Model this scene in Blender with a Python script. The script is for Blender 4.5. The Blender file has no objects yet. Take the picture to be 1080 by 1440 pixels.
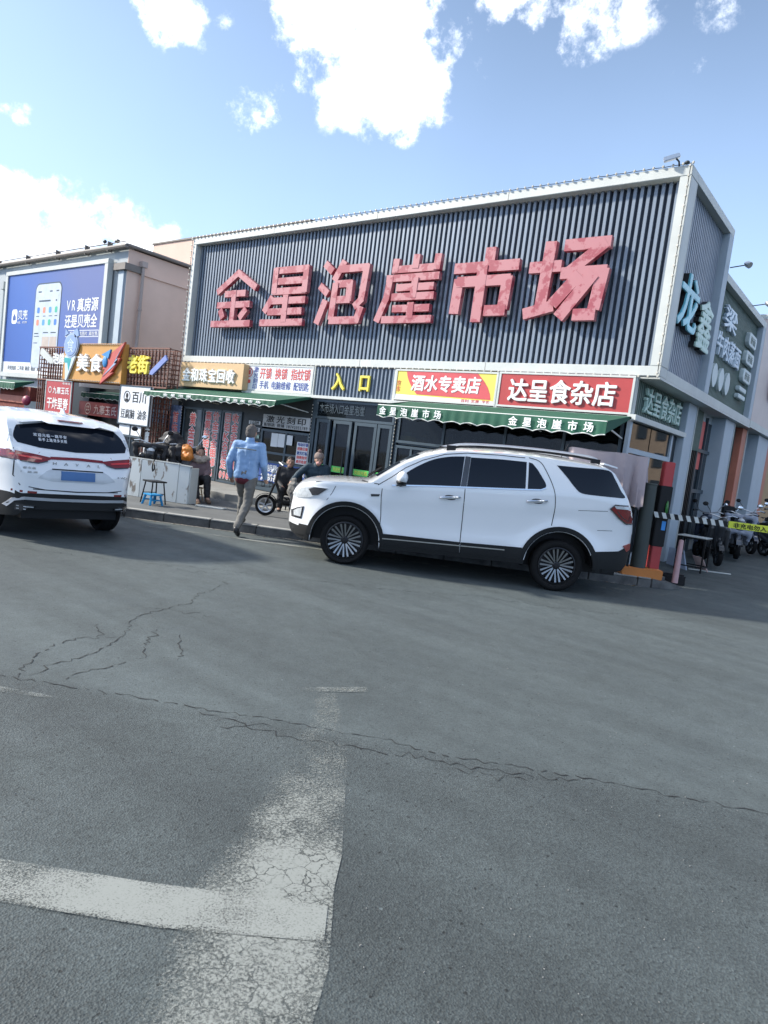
import bpy, bmesh, math, random
from mathutils import Vector, Matrix, noise
from mathutils.geometry import delaunay_2d_cdt
from mathutils.bvhtree import BVHTree
random.seed(7)
sc = bpy.context.scene
COL = sc.collection
R = math.radians

# ------------------------------------------------------------------ camera
def setup_camera():
    yaw, pitch, roll = 0.6583, 0.0874, 0.1267
    right = Vector((math.cos(yaw), math.sin(yaw), 0)); f0 = Vector((-math.sin(yaw), math.cos(yaw), 0)); up0 = Vector((0, 0, 1))
    fwd = math.cos(pitch)*f0 - math.sin(pitch)*up0
    up = math.cos(pitch)*up0 + math.sin(pitch)*f0
    r = math.cos(roll)*right + math.sin(roll)*up
    u = -math.sin(roll)*right + math.cos(roll)*up
    cam = bpy.data.cameras.new('camera'); co = bpy.data.objects.new('camera', cam); COL.objects.link(co)
    m = Matrix((r, u, -fwd)).transposed().to_4x4(); m.translation = Vector((0, 0, 1.535))
    co.matrix_world = m
    cam.sensor_fit = 'HORIZONTAL'; cam.sensor_width = 36; cam.lens = 36*959.82/1080
    cam.clip_start = 0.05; cam.clip_end = 3000
    sc.camera = co
    return r, u, fwd
CR, CU, CF = setup_camera()

# ------------------------------------------------------------------ sky, sun, exposure
SUN_EL, SUN_AZ = R(32), R(-119)       # azimuth from +Y towards +X: low on the left, grazing the front
def setup_world():
    w = bpy.data.worlds.new('World'); sc.world = w; w.use_nodes = True
    nt = w.node_tree; N = nt.nodes; L = nt.links
    bg = N['Background']
    sky = N.new('ShaderNodeTexSky'); sky.sky_type = 'NISHITA'; sky.sun_disc = False
    sky.sun_elevation = SUN_EL; sky.sun_rotation = SUN_AZ
    sky.air_density = 1.0; sky.dust_density = 1.2; sky.ozone_density = 1.0; sky.altitude = 50
    tc = N.new('ShaderNodeTexCoord')
    nrm = N.new('ShaderNodeVectorMath'); nrm.operation = 'NORMALIZE'; L.new(tc.outputs['Generated'], nrm.inputs[0])
    def math_(op, a, b=None, c=None, clamp=False):
        n = N.new('ShaderNodeMath'); n.operation = op; n.use_clamp = clamp
        for i, v in enumerate((a, b, c)):
            if v is None: continue
            if isinstance(v, (int, float)): n.inputs[i].default_value = v
            else: L.new(v, n.inputs[i])
        return n.outputs[0]
    # cloud noise, warped
    n1 = N.new('ShaderNodeTexNoise'); n1.inputs['Scale'].default_value = 11; n1.inputs['Detail'].default_value = 10; n1.inputs['Roughness'].default_value = .66
    L.new(nrm.outputs[0], n1.inputs['Vector'])
    n2 = N.new('ShaderNodeTexNoise'); n2.inputs['Scale'].default_value = 2.3; n2.inputs['Detail'].default_value = 4
    L.new(nrm.outputs[0], n2.inputs['Vector'])
    f = 959.82
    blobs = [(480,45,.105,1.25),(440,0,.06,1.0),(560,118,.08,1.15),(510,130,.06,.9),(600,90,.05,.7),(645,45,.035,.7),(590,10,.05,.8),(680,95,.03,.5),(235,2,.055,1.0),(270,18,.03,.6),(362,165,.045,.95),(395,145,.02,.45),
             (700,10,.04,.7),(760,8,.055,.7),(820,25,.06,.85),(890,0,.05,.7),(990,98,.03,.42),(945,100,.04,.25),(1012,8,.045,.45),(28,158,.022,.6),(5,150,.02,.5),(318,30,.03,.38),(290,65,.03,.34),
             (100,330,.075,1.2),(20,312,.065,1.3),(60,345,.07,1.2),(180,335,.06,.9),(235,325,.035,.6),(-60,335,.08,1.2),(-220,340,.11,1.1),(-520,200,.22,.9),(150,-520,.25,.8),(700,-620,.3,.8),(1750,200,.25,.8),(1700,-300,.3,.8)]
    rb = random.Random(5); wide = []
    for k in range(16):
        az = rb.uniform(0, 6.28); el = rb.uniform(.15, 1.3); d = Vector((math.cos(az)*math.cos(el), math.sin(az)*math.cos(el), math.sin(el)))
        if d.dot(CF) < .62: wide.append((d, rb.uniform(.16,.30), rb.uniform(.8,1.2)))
    # bright unseen clouds added outside the frame to put more light on shaded sides
    acc = None
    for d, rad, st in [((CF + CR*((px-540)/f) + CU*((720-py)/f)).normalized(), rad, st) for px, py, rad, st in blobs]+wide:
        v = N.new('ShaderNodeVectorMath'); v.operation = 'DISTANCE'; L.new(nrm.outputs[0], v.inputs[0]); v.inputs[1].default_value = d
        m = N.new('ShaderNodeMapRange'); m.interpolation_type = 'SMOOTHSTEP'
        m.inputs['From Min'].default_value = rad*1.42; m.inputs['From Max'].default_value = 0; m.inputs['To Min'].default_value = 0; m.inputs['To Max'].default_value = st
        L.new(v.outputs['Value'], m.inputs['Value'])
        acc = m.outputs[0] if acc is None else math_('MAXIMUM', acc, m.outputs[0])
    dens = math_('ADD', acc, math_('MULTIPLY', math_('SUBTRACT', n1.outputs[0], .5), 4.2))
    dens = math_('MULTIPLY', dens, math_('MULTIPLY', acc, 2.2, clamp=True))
    mask = N.new('ShaderNodeMapRange'); mask.interpolation_type = 'SMOOTHSTEP'
    mask.inputs['From Min'].default_value = .25; mask.inputs['From Max'].default_value = 1.15
    L.new(dens, mask.inputs['Value'])
    # thin veil: whiter towards the horizon
    sep = N.new('ShaderNodeSeparateXYZ'); L.new(nrm.outputs[0], sep.inputs[0])
    veil = N.new('ShaderNodeMapRange'); veil.interpolation_type = 'SMOOTHSTEP'
    veil.inputs['From Min'].default_value = .66; veil.inputs['From Max'].default_value = .05; veil.inputs['To Min'].default_value = .12; veil.inputs['To Max'].default_value = .78
    L.new(sep.outputs['Z'], veil.inputs['Value'])
    # the veil is brighter round the sun
    sd = Vector((math.sin(SUN_AZ)*math.cos(SUN_EL), math.cos(SUN_AZ)*math.cos(SUN_EL), math.sin(SUN_EL)))
    sv = N.new('ShaderNodeVectorMath'); sv.operation = 'DISTANCE'; L.new(nrm.outputs[0], sv.inputs[0]); sv.inputs[1].default_value = sd
    halo = N.new('ShaderNodeMapRange'); halo.interpolation_type = 'SMOOTHSTEP'
    halo.inputs['From Min'].default_value = 1.3; halo.inputs['From Max'].default_value = 0; halo.inputs['To Max'].default_value = .30
    L.new(sv.outputs['Value'], halo.inputs['Value'])
    v2 = math_('ADD', veil.outputs[0], halo.outputs[0], clamp=True)
    v2 = math_('MULTIPLY', v2, math_('ADD', .75, math_('MULTIPLY', n2.outputs[0], .5)), clamp=True)
    mx = N.new('ShaderNodeMix'); mx.data_type = 'RGBA'; L.new(v2, mx.inputs[0]); L.new(sky.outputs[0], mx.inputs[6]); mx.inputs[7].default_value = (5.2, 7.5, 11.6, 1)
    n3 = N.new('ShaderNodeTexNoise'); n3.inputs['Scale'].default_value = 22; n3.inputs['Detail'].default_value = 6; L.new(nrm.outputs[0], n3.inputs['Vector'])
    cc = N.new('ShaderNodeMix'); cc.data_type = 'RGBA'; L.new(n3.outputs[0], cc.inputs[0]); cc.inputs[6].default_value = (8.6, 9.6, 11.0, 1); cc.inputs[7].default_value = (24, 24, 24, 1)
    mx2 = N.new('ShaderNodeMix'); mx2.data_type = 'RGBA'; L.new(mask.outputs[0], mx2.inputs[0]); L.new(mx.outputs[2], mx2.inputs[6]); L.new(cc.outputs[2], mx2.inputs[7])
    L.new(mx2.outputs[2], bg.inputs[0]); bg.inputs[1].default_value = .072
    w.cycles.sampling_method = 'MANUAL'; w.cycles.sample_map_resolution = 512
setup_world()
sun = bpy.data.lights.new('sun', 'SUN'); sun.energy = 3.3; sun.angle = R(4.5); sun.color = (1, .94, .83)
so = bpy.data.objects.new('sun', sun); COL.objects.link(so)
sdir = Vector((math.sin(SUN_AZ)*math.cos(SUN_EL), math.cos(SUN_AZ)*math.cos(SUN_EL), math.sin(SUN_EL)))
so.rotation_euler = sdir.to_track_quat('Z', 'Y').to_euler()
sc.view_settings.view_transform = 'Standard'; sc.view_settings.look = 'None'; sc.view_settings.gamma = 1
sc.view_settings.use_curve_mapping = False
sc.view_settings.exposure = 1.10
sc.cycles.use_denoising = True
sc.cycles.max_bounces = 8; sc.cycles.transparent_max_bounces = 12
sc.cycles.caustics_reflective = False; sc.cycles.caustics_refractive = False

# ------------------------------------------------------------------ materials
MATS = {}
def mat(name, col, rough=.6, metal=0, var=.12, vscale=3.0, bump=0, bscale=60, coat=0, spec=.5, emit=0, dirt=None, stretch=None):
    """principled with a little colour variation, optional bump"""
    if name in MATS: return MATS[name]
    m = bpy.data.materials.new(name); m.use_nodes = True; nt = m.node_tree; N = nt.nodes; L = nt.links
    b = N['Principled BSDF']; b.inputs['Roughness'].default_value = rough; b.inputs['Metallic'].default_value = metal
    b.inputs['Specular IOR Level'].default_value = spec
    if coat: b.inputs['Coat Weight'].default_value = coat; b.inputs['Coat Roughness'].default_value = .04
    tc = N.new('ShaderNodeTexCoord')
    src = tc.outputs['Object']
    if stretch:
        mp = N.new('ShaderNodeMapping'); mp.inputs['Scale'].default_value = stretch; L.new(src, mp.inputs[0]); src = mp.outputs[0]
    n = N.new('ShaderNodeTexNoise'); n.inputs['Scale'].default_value = vscale; n.inputs['Detail'].default_value = 6; n.inputs['Roughness'].default_value = .6
    L.new(src, n.inputs['Vector'])
    r = N.new('ShaderNodeMapRange'); r.inputs['From Min'].default_value = .3; r.inputs['From Max'].default_value = .7; L.new(n.outputs[0], r.inputs['Value'])
    mx = N.new('ShaderNodeMix'); mx.data_type = 'RGBA'; L.new(r.outputs[0], mx.inputs[0])
    c2 = dirt if dirt else tuple(min(1, c*(1+var)) for c in col)
    c1 = col if dirt else tuple(c*(1-var) for c in col)
    mx.inputs[6].default_value = (*c1, 1); mx.inputs[7].default_value = (*c2, 1)
    L.new(mx.outputs[2], b.inputs['Base Color'])
    if bump:
        bn = N.new('ShaderNodeTexNoise'); bn.inputs['Scale'].default_value = bscale; bn.inputs['Detail'].default_value = 4; L.new(src, bn.inputs['Vector'])
        bp = N.new('ShaderNodeBump'); bp.inputs['Strength'].default_value = bump; bp.inputs['Distance'].default_value = .01
        L.new(bn.outputs[0], bp.inputs['Height']); L.new(bp.outputs[0], b.inputs['Normal'])
    if emit:
        L.new(mx.outputs[2], b.inputs['Emission Color']); b.inputs['Emission Strength'].default_value = emit
    MATS[name] = m
    return m
def glass_mat(name, tint=(.6,.66,.7), trans=.55, rough=.03):
    if name in MATS: return MATS[name]
    m = bpy.data.materials.new(name); m.use_nodes = True; nt = m.node_tree; N = nt.nodes; L = nt.links
    b = N['Principled BSDF']; b.inputs['Base Color'].default_value = (.01,.013,.016,1); b.inputs['Roughness'].default_value = rough
    b.inputs['Specular IOR Level'].default_value = .45
    t = N.new('ShaderNodeBsdfTransparent'); t.inputs[0].default_value = (*tint, 1)
    mx = N.new('ShaderNodeMixShader'); mx.inputs[0].default_value = 1-trans
    L.new(t.outputs[0], mx.inputs[1]); L.new(b.outputs[0], mx.inputs[2]); L.new(mx.outputs[0], N['Material Output'].inputs[0])
    MATS[name] = m; return m
def asphalt():
    m = bpy.data.materials.new('asphalt'); m.use_nodes = True; nt = m.node_tree; N = nt.nodes; L = nt.links
    b = N['Principled BSDF']; b.inputs['Specular IOR Level'].default_value = .45
    tc = N.new('ShaderNodeTexCoord'); P = tc.outputs['Object']
    def noise_(s, d=5, r=.6): 
        n = N.new('ShaderNodeTexNoise'); n.inputs['Scale'].default_value = s; n.inputs['Detail'].default_value = d; n.inputs['Roughness'].default_value = r; L.new(P, n.inputs['Vector']); return n.outputs[0]
    def mr(v, a, b_, c=0, d=1, smooth=False):
        n = N.new('ShaderNodeMapRange'); n.inputs['From Min'].default_value = a; n.inputs['From Max'].default_value = b_; n.inputs['To Min'].default_value = c; n.inputs['To Max'].default_value = d
        if smooth: n.interpolation_type = 'SMOOTHSTEP'
        L.new(v, n.inputs['Value']); return n.outputs[0]
    def ma(op, a, b_=0.0):
        n = N.new('ShaderNodeMath'); n.operation = op
        for i, v in enumerate((a, b_)):
            if isinstance(v, (int, float)): n.inputs[i].default_value = v
            else: L.new(v, n.inputs[i])
        return n.outputs[0]
    # coarse (near) and smooth (far) side of the seam between the two layings of asphalt
    sep = N.new('ShaderNodeSeparateXYZ'); L.new(P, sep.inputs[0])
    # signed distance to seam line through (-3.93,1.73) and (-0.35,3.85)
    dx, dy = 3.58, 2.12; ln = math.hypot(dx, dy); nx, ny = -dy/ln, dx/ln
    sd = ma('ADD', ma('MULTIPLY', sep.outputs[0], nx), ma('ADD', ma('MULTIPLY', sep.outputs[1], ny), -(nx*-3.93+ny*1.73)))
    far = mr(ma('ADD', sd, ma('MULTIPLY', noise_(2.0), .1)), .0, .12, 0, 1)
    vo = N.new('ShaderNodeTexVoronoi'); vo.inputs['Scale'].default_value = 130; L.new(P, vo.inputs['Vector'])
    vo2 = N.new('ShaderNodeTexVoronoi'); vo2.inputs['Scale'].default_value = 42; L.new(P, vo2.inputs['Vector'])
    speck = mr(vo2.outputs['Color'], .93, .97)
    s2 = ma('MULTIPLY', speck, mr(vo2.outputs['Distance'], .35, .15))
    base = mr(noise_(.35, 4), .3, .7, .066, .088)
    band = mr(noise_(1.6, 6), .3, .7, .92, 1.07)
    # long streaks left by wheels, along the street
    mp = N.new('ShaderNodeMapping'); mp.inputs['Rotation'].default_value = (0, 0, R(-36)); mp.inputs['Scale'].default_value = (.10, 2.4, 1); L.new(P, mp.inputs[0])
    ns = N.new('ShaderNodeTexNoise'); ns.inputs['Scale'].default_value = 1; ns.inputs['Detail'].default_value = 5; L.new(mp.outputs[0], ns.inputs['Vector'])
    streak = mr(ns.outputs[0], .30, .70, .84, 1.18)
    grain = mr(vo.outputs['Color'], 0, 1, .62, 1.42)
    grain_far = mr(vo.outputs['Color'], 0, 1, .80, 1.2)
    gm = N.new('ShaderNodeMix'); gm.data_type = 'FLOAT'; L.new(far, gm.inputs[0]); L.new(grain, gm.inputs[2]); L.new(grain_far, gm.inputs[3])
    v = ma('MULTIPLY', ma('MULTIPLY', base, band), ma('MULTIPLY', streak, gm.outputs[0]))
    v = ma('MULTIPLY', v, mr(far, 0, 1, .88, 1.12))
    stain = mr(noise_(.9, 7, .72), .30, .44, .84, 1)
    v = ma('MULTIPLY', v, stain)
    v = ma('MULTIPLY', v, mr(noise_(7, 6, .7), .3, .7, .86, 1.14))
    pits = mr(noise_(70, 4, .75), .34, .45, .50, 1)
    v = ma('MULTIPLY', v, pits)
    vo3 = N.new('ShaderNodeTexVoronoi'); vo3.inputs['Scale'].default_value = 60; L.new(P, vo3.inputs['Vector'])
    hole = ma('MULTIPLY', mr(vo3.outputs['Color'], .86, .90), mr(vo3.outputs['Distance'], .5, .25))
    v = ma('MULTIPLY', v, ma('SUBTRACT', 1.0, ma('MULTIPLY', hole, mr(far, 0, 1, .75, .55))))
    v = ma('ADD', v, ma('MULTIPLY', s2, .11))
    cb = N.new('ShaderNodeCombineColor'); L.new(ma('MULTIPLY', v, .80), cb.inputs[0]); L.new(ma('MULTIPLY', v, .97), cb.inputs[1]); L.new(ma('MULTIPLY', v, .99), cb.inputs[2])
    L.new(cb.outputs[0], b.inputs['Base Color'])
    L.new(mr(noise_(3), .3, .7, .68, .85), b.inputs['Roughness'])
    h = ma('ADD', ma('MULTIPLY', vo.outputs['Distance'], 1.0), ma('MULTIPLY', noise_(120, 2, .6), .9))
    bp = N.new('ShaderNodeBump'); bp.inputs['Distance'].default_value = .006; L.new(mr(far, 0, 1, .45, .22), bp.inputs['Strength']); L.new(h, bp.inputs['Height']); L.new(bp.outputs[0], b.inputs['Normal'])
    MATS['asphalt'] = m; return m
def paint_mat(name, lo, hi, grad=None, col=(.50,.52,.48), scale=28, vor=17, cw=.02):
    """worn road paint: noise decides where the asphalt shows through; grad=(x0,y0,x1,y1,w0,w1) more wear along a line"""
    m = bpy.data.materials.new(name); m.use_nodes = True; nt = m.node_tree; N = nt.nodes; L = nt.links
    b = N['Principled BSDF']; b.inputs['Roughness'].default_value = .75
    tc = N.new('ShaderNodeTexCoord'); P = tc.outputs['Object']
    n = N.new('ShaderNodeTexNoise'); n.inputs['Scale'].default_value = scale; n.inputs['Detail'].default_value = 8; n.inputs['Roughness'].default_value = .75; L.new(P, n.inputs['Vector'])
    n2 = N.new('ShaderNodeTexNoise'); n2.inputs['Scale'].default_value = 3.5; n2.inputs['Detail'].default_value = 4; L.new(P, n2.inputs['Vector'])
    vc = N.new('ShaderNodeTexVoronoi'); vc.feature = 'DISTANCE_TO_EDGE'; vc.inputs['Scale'].default_value = vor; 
    wv = N.new('ShaderNodeVectorMath'); wv.operation = 'ADD'; sc_ = N.new('ShaderNodeVectorMath'); sc_.operation = 'SCALE'; sc_.inputs[3].default_value = .07
    nn = N.new('ShaderNodeTexNoise'); nn.inputs['Scale'].default_value = 14; nn.inputs['Detail'].default_value = 4; L.new(P, nn.inputs['Vector']); L.new(nn.outputs[1], sc_.inputs[0]); L.new(P, wv.inputs[0]); L.new(sc_.outputs[0], wv.inputs[1]); L.new(wv.outputs[0], vc.inputs['Vector'])
    crack = N.new('ShaderNodeMapRange'); crack.inputs['From Min'].default_value = cw*.2; crack.inputs['From Max'].default_value = cw; crack.inputs['To Min'].default_value = .25 if cw > .005 else .95; L.new(vc.outputs[0], crack.inputs['Value'])
    a = N.new('ShaderNodeMath'); a.operation = 'ADD'; L.new(n.outputs[0], a.inputs[0])
    s = N.new('ShaderNodeMath'); s.operation = 'MULTIPLY'; s.inputs[1].default_value = .55; L.new(n2.outputs[0], s.inputs[0]); L.new(s.outputs[0], a.inputs[1])
    out = a.outputs[0]
    at = N.new('ShaderNodeAttribute'); at.attribute_name = 'wear'
    a2 = N.new('ShaderNodeMath'); a2.operation = 'SUBTRACT'; L.new(out, a2.inputs[0]); L.new(at.outputs['Fac'], a2.inputs[1]); out = a2.outputs[0]
    r = N.new('ShaderNodeMapRange'); r.inputs['From Min'].default_value = lo; r.inputs['From Max'].default_value = hi; L.new(out, r.inputs['Value'])
    n4 = N.new('ShaderNodeTexNoise'); n4.inputs['Scale'].default_value = 6; n4.inputs['Detail'].default_value = 3; L.new(P, n4.inputs['Vector'])
    k4 = N.new('ShaderNodeMapRange'); k4.inputs['From Min'].default_value = .38; k4.inputs['From Max'].default_value = .55; L.new(n4.outputs[0], k4.inputs['Value'])
    ck = N.new('ShaderNodeMix'); ck.data_type = 'FLOAT'; L.new(k4.outputs[0], ck.inputs[0]); ck.inputs[2].default_value = 1; L.new(crack.outputs[0], ck.inputs[3])
    cm = N.new('ShaderNodeMath'); cm.operation = 'MULTIPLY'; L.new(r.outputs[0], cm.inputs[0]); L.new(ck.outputs[0], cm.inputs[1])
    c = N.new('ShaderNodeMix'); c.data_type = 'RGBA'; L.new(n.outputs[0], c.inputs[0]); c.inputs[6].default_value = (*[x*.72 for x in col], 1); c.inputs[7].default_value = (*col, 1); L.new(c.outputs[2], b.inputs['Base Color'])
    t = N.new('ShaderNodeBsdfTransparent'); mx = N.new('ShaderNodeMixShader'); L.new(cm.outputs[0], mx.inputs[0]); L.new(t.outputs[0], mx.inputs[1]); L.new(b.outputs[0], mx.inputs[2]); L.new(mx.outputs[0], N['Material Output'].inputs[0])
    return m

# ------------------------------------------------------------------ mesh builder
class MB:
    def __init__(s): s.v = []; s.f = []
    def add(s, vs, fs):
        o = len(s.v); s.v += [Vector(p) for p in vs]; s.f += [tuple(i+o for i in f) for f in fs]; return s
    def box(s, x0, x1, y0, y1, z0, z1, M=None):
        vs = [Vector(p) for p in ((x0,y0,z0),(x1,y0,z0),(x1,y1,z0),(x0,y1,z0),(x0,y0,z1),(x1,y0,z1),(x1,y1,z1),(x0,y1,z1))]
        if M: vs = [M @ p for p in vs]
        return s.add(vs, [(0,3,2,1),(4,5,6,7),(0,1,5,4),(1,2,6,5),(2,3,7,6),(3,0,4,7)])
    def bar(s, p, q, w, h=None):
        """rectangular bar from p to q"""
        h = h or w; p = Vector(p); q = Vector(q); d = (q-p); l = d.length; d.normalize()
        up = Vector((0,0,1)) if abs(d.z) < .9 else Vector((0,1,0))
        a = d.cross(up).normalized(); b = a.cross(d)
        vs = []
        for t in (p, q):
            for sa, sb in ((-1,-1),(1,-1),(1,1),(-1,1)): vs.append(t+a*sa*w/2+b*sb*h/2)
        return s.add(vs, [(0,1,2,3),(7,6,5,4),(0,4,5,1),(1,5,6,2),(2,6,7,3),(3,7,4,0)])
    def tube(s, pts, r, n=8, cap=True):
        pts = [Vector(p) for p in pts]; rs = r if isinstance(r, (list, tuple)) else [r]*len(pts)
        rings = []; prev = None
        for i, p in enumerate(pts):
            d = (pts[min(i+1, len(pts)-1)] - pts[max(i-1, 0)]).normalized()
            if prev is None:
                up = Vector((0,0,1)) if abs(d.z) < .9 else Vector((1,0,0)); a = d.cross(up).normalized()
            else: a = (prev - d*prev.dot(d)).normalized()
            prev = a; b = d.cross(a)
            rings.append([p + a*math.cos(2*math.pi*k/n)*rs[i] + b*math.sin(2*math.pi*k/n)*rs[i] for k in range(n)])
        vs = [q for rr in rings for q in rr]; fs = []
        for i in range(len(pts)-1):
            for k in range(n): fs.append((i*n+k, i*n+(k+1) % n, (i+1)*n+(k+1) % n, (i+1)*n+k))
        if cap: fs.append(tuple(range(n-1, -1, -1))); fs.append(tuple((len(pts)-1)*n+k for k in range(n)))
        return s.add(vs, fs)
    def lathe(s, prof, c, axis, n=32, cap=False):
        """prof: list of (r, h) along axis from c"""
        axis = Vector(axis).normalized(); c = Vector(c); up = Vector((0,0,1)) if abs(axis.z) < .9 else Vector((1,0,0))
        a = axis.cross(up).normalized(); b = axis.cross(a); vs = []; fs = []
        for r, h in prof:
            for k in range(n): t = 2*math.pi*k/n; vs.append(c+axis*h+(a*math.cos(t)+b*math.sin(t))*r)
        for i in range(len(prof)-1):
            for k in range(n): fs.append((i*n+k, i*n+(k+1) % n, (i+1)*n+(k+1) % n, (i+1)*n+k))
        if cap: fs.append(tuple(range(n-1, -1, -1))); fs.append(tuple((len(prof)-1)*n+k for k in range(n)))
        return s.add(vs, fs)
    def ell(s, c, r, n=12, m=8, M=None):
        c = Vector(c); r = r if isinstance(r, (tuple, list)) else (r, r, r); vs = []; fs = []
        for i in range(m+1):
            ph = math.pi*i/m
            for k in range(n):
                t = 2*math.pi*k/n; p = Vector((r[0]*math.sin(ph)*math.cos(t), r[1]*math.sin(ph)*math.sin(t), r[2]*math.cos(ph)))
                if M: p = M @ p
                vs.append(c+p)
        for i in range(m):
            for k in range(n): fs.append((i*n+k, (i+1)*n+k, (i+1)*n+(k+1) % n, i*n+(k+1) % n))
        return s.add(vs, fs)
    def prism(s, poly, off):
        """poly: 3D points of a flat polygon, extruded by vector off"""
        n = len(poly); P = [Vector(p) for p in poly]; off = Vector(off)
        return s.add(P+[p+off for p in P], [tuple(range(n-1,-1,-1)), tuple(range(n,2*n))]+[(i,(i+1) % n,(i+1) % n+n,i+n) for i in range(n)])
    def mesh(s, name='mesh'):
        me = bpy.data.meshes.new(name); me.from_pydata([tuple(v) for v in s.v], [], s.f); me.update(); return me
    def build(s, name, m, parent=None, smooth=False, world=True, label=None, bevel=0, recalc=True):
        vs = s.v
        if parent is not None and world:
            inv = pmat(parent).inverted(); vs = [inv @ v for v in vs]
        me = bpy.data.meshes.new(name); me.from_pydata([tuple(v) for v in vs], [], s.f)
        if recalc or bevel:
            bm = bmesh.new(); bm.from_mesh(me); 
            if recalc: bmesh.ops.recalc_face_normals(bm, faces=bm.faces)
            if bevel:
                ed = [e for e in bm.edges if len(e.link_faces) == 2 and e.calc_face_angle(0) > .5]
                bmesh.ops.bevel(bm, geom=ed, offset=bevel, segments=2, affect='EDGES', clamp_overlap=True)
            bm.to_mesh(me); bm.free()
        if smooth:
            me.polygons.foreach_set('use_smooth', [True]*len(me.polygons))
            try: me.set_sharp_from_angle(angle=R(40 if smooth is True else smooth))
            except Exception: pass
        if m: me.materials.append(m)
        o = bpy.data.objects.new(name, me); COL.objects.link(o)
        if parent is not None: o.parent = parent
        if label: o['label'] = label
        return o
def pmat(o):
    M = Matrix.Identity(4); chain = []
    while o is not None: chain.append(o); o = o.parent
    for c in reversed(chain): M = M @ Matrix.LocRotScale(c.location, c.rotation_euler, c.scale)
    return M
def thing(name, label, cat, loc=(0,0,0), rotz=0, group=None, scale=1):
    o = bpy.data.objects.new(name, None); COL.objects.link(o); o.location = loc; o.rotation_euler = (0,0,rotz); o.scale = (scale,)*3
    o.empty_display_size = .2
    o['label'] = label; o['category'] = cat
    if group: o['group'] = group
    return o
def tag(o, label=None, cat=None, group=None, kind=None):
    if label: o['label'] = label
    if cat: o['category'] = cat
    if group: o['group'] = group
    if kind: o['kind'] = kind
    return o
def recenter(o):
    """move a single-mesh top-level thing's origin to its base"""
    me = o.data; xs = [v.co for v in me.vertices]
    c = Vector(((min(p.x for p in xs)+max(p.x for p in xs))/2, (min(p.y for p in xs)+max(p.y for p in xs))/2, min(p.z for p in xs)))
    me.transform(Matrix.Translation(-c)); o.location = c; return o
def dup_tree(o, parent=None):
    c = o.copy(); COL.objects.link(c)
    if parent is not None: c.parent = parent
    for ch in list(o.children): dup_tree(ch, c)
    return c
def B(name, m, parent, *boxes, **k):
    return [MB().box(*b).build(name, m, parent, **k) for b in boxes][0]
def blob(name, caps, m, parent, voxel=.012, smooth_it=4, wrinkle=0, wscale=9, extra=None, label=None):
    """capsules (p0,r0,p1,r1) or ellipsoids ('e',c,(rx,ry,rz)[,M]) fused by a voxel remesh into one surface"""
    mb = MB()
    for c in caps:
        if c[0] == 'e': mb.ell(c[1], c[2], 14, 10, c[3] if len(c) > 3 else None)
        else:
            p, r0, q, r1 = c; p = Vector(p); q = Vector(q); d = (q-p); n = 5
            L = d.length
            if L < 1e-5: mb.ell(p, r0); continue
            dn = d/L; pts = [p-dn*r0*.98, p-dn*r0*.7, p-dn*r0*.35]+[p+d*i/n for i in range(n+1)]+[q+dn*r1*.35, q+dn*r1*.7, q+dn*r1*.98]
            rs = [r0*.2, r0*.71, r0*.94]+[r0+(r1-r0)*i/n for i in range(n+1)]+[r1*.94, r1*.71, r1*.2]
            mb.tube(pts, rs, 12)
    if extra: extra(mb)
    inv = pmat(parent).inverted() if parent else Matrix.Identity(4)
    mb.v = [inv @ v for v in mb.v]
    me = mb.mesh(); o = bpy.data.objects.new(name, me); COL.objects.link(o)
    md = o.modifiers.new('r', 'REMESH'); md.mode = 'VOXEL'; md.voxel_size = voxel; md.use_smooth_shade = True
    sm = o.modifiers.new('s', 'SMOOTH'); sm.iterations = smooth_it; sm.factor = .6
    bpy.context.view_layer.update()
    me2 = bpy.data.meshes.new_from_object(o.evaluated_get(bpy.context.evaluated_depsgraph_get()))
    o.modifiers.clear(); o.data = me2; bpy.data.meshes.remove(me)
    if wrinkle:
        ns = [v.normal.copy() for v in me2.vertices]
        for v, nn in zip(me2.vertices, ns):
            p = v.co*wscale
            v.co += nn*wrinkle*(noise.noise(Vector((p.x, p.y, p.z*2.0)))+.5*noise.noise(p*2.3))
    me2.polygons.foreach_set('use_smooth', [True]*len(me2.polygons))
    me2.materials.clear(); me2.materials.append(m)
    if parent: o.parent = parent
    if label: o['label'] = label
    return o

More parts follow.
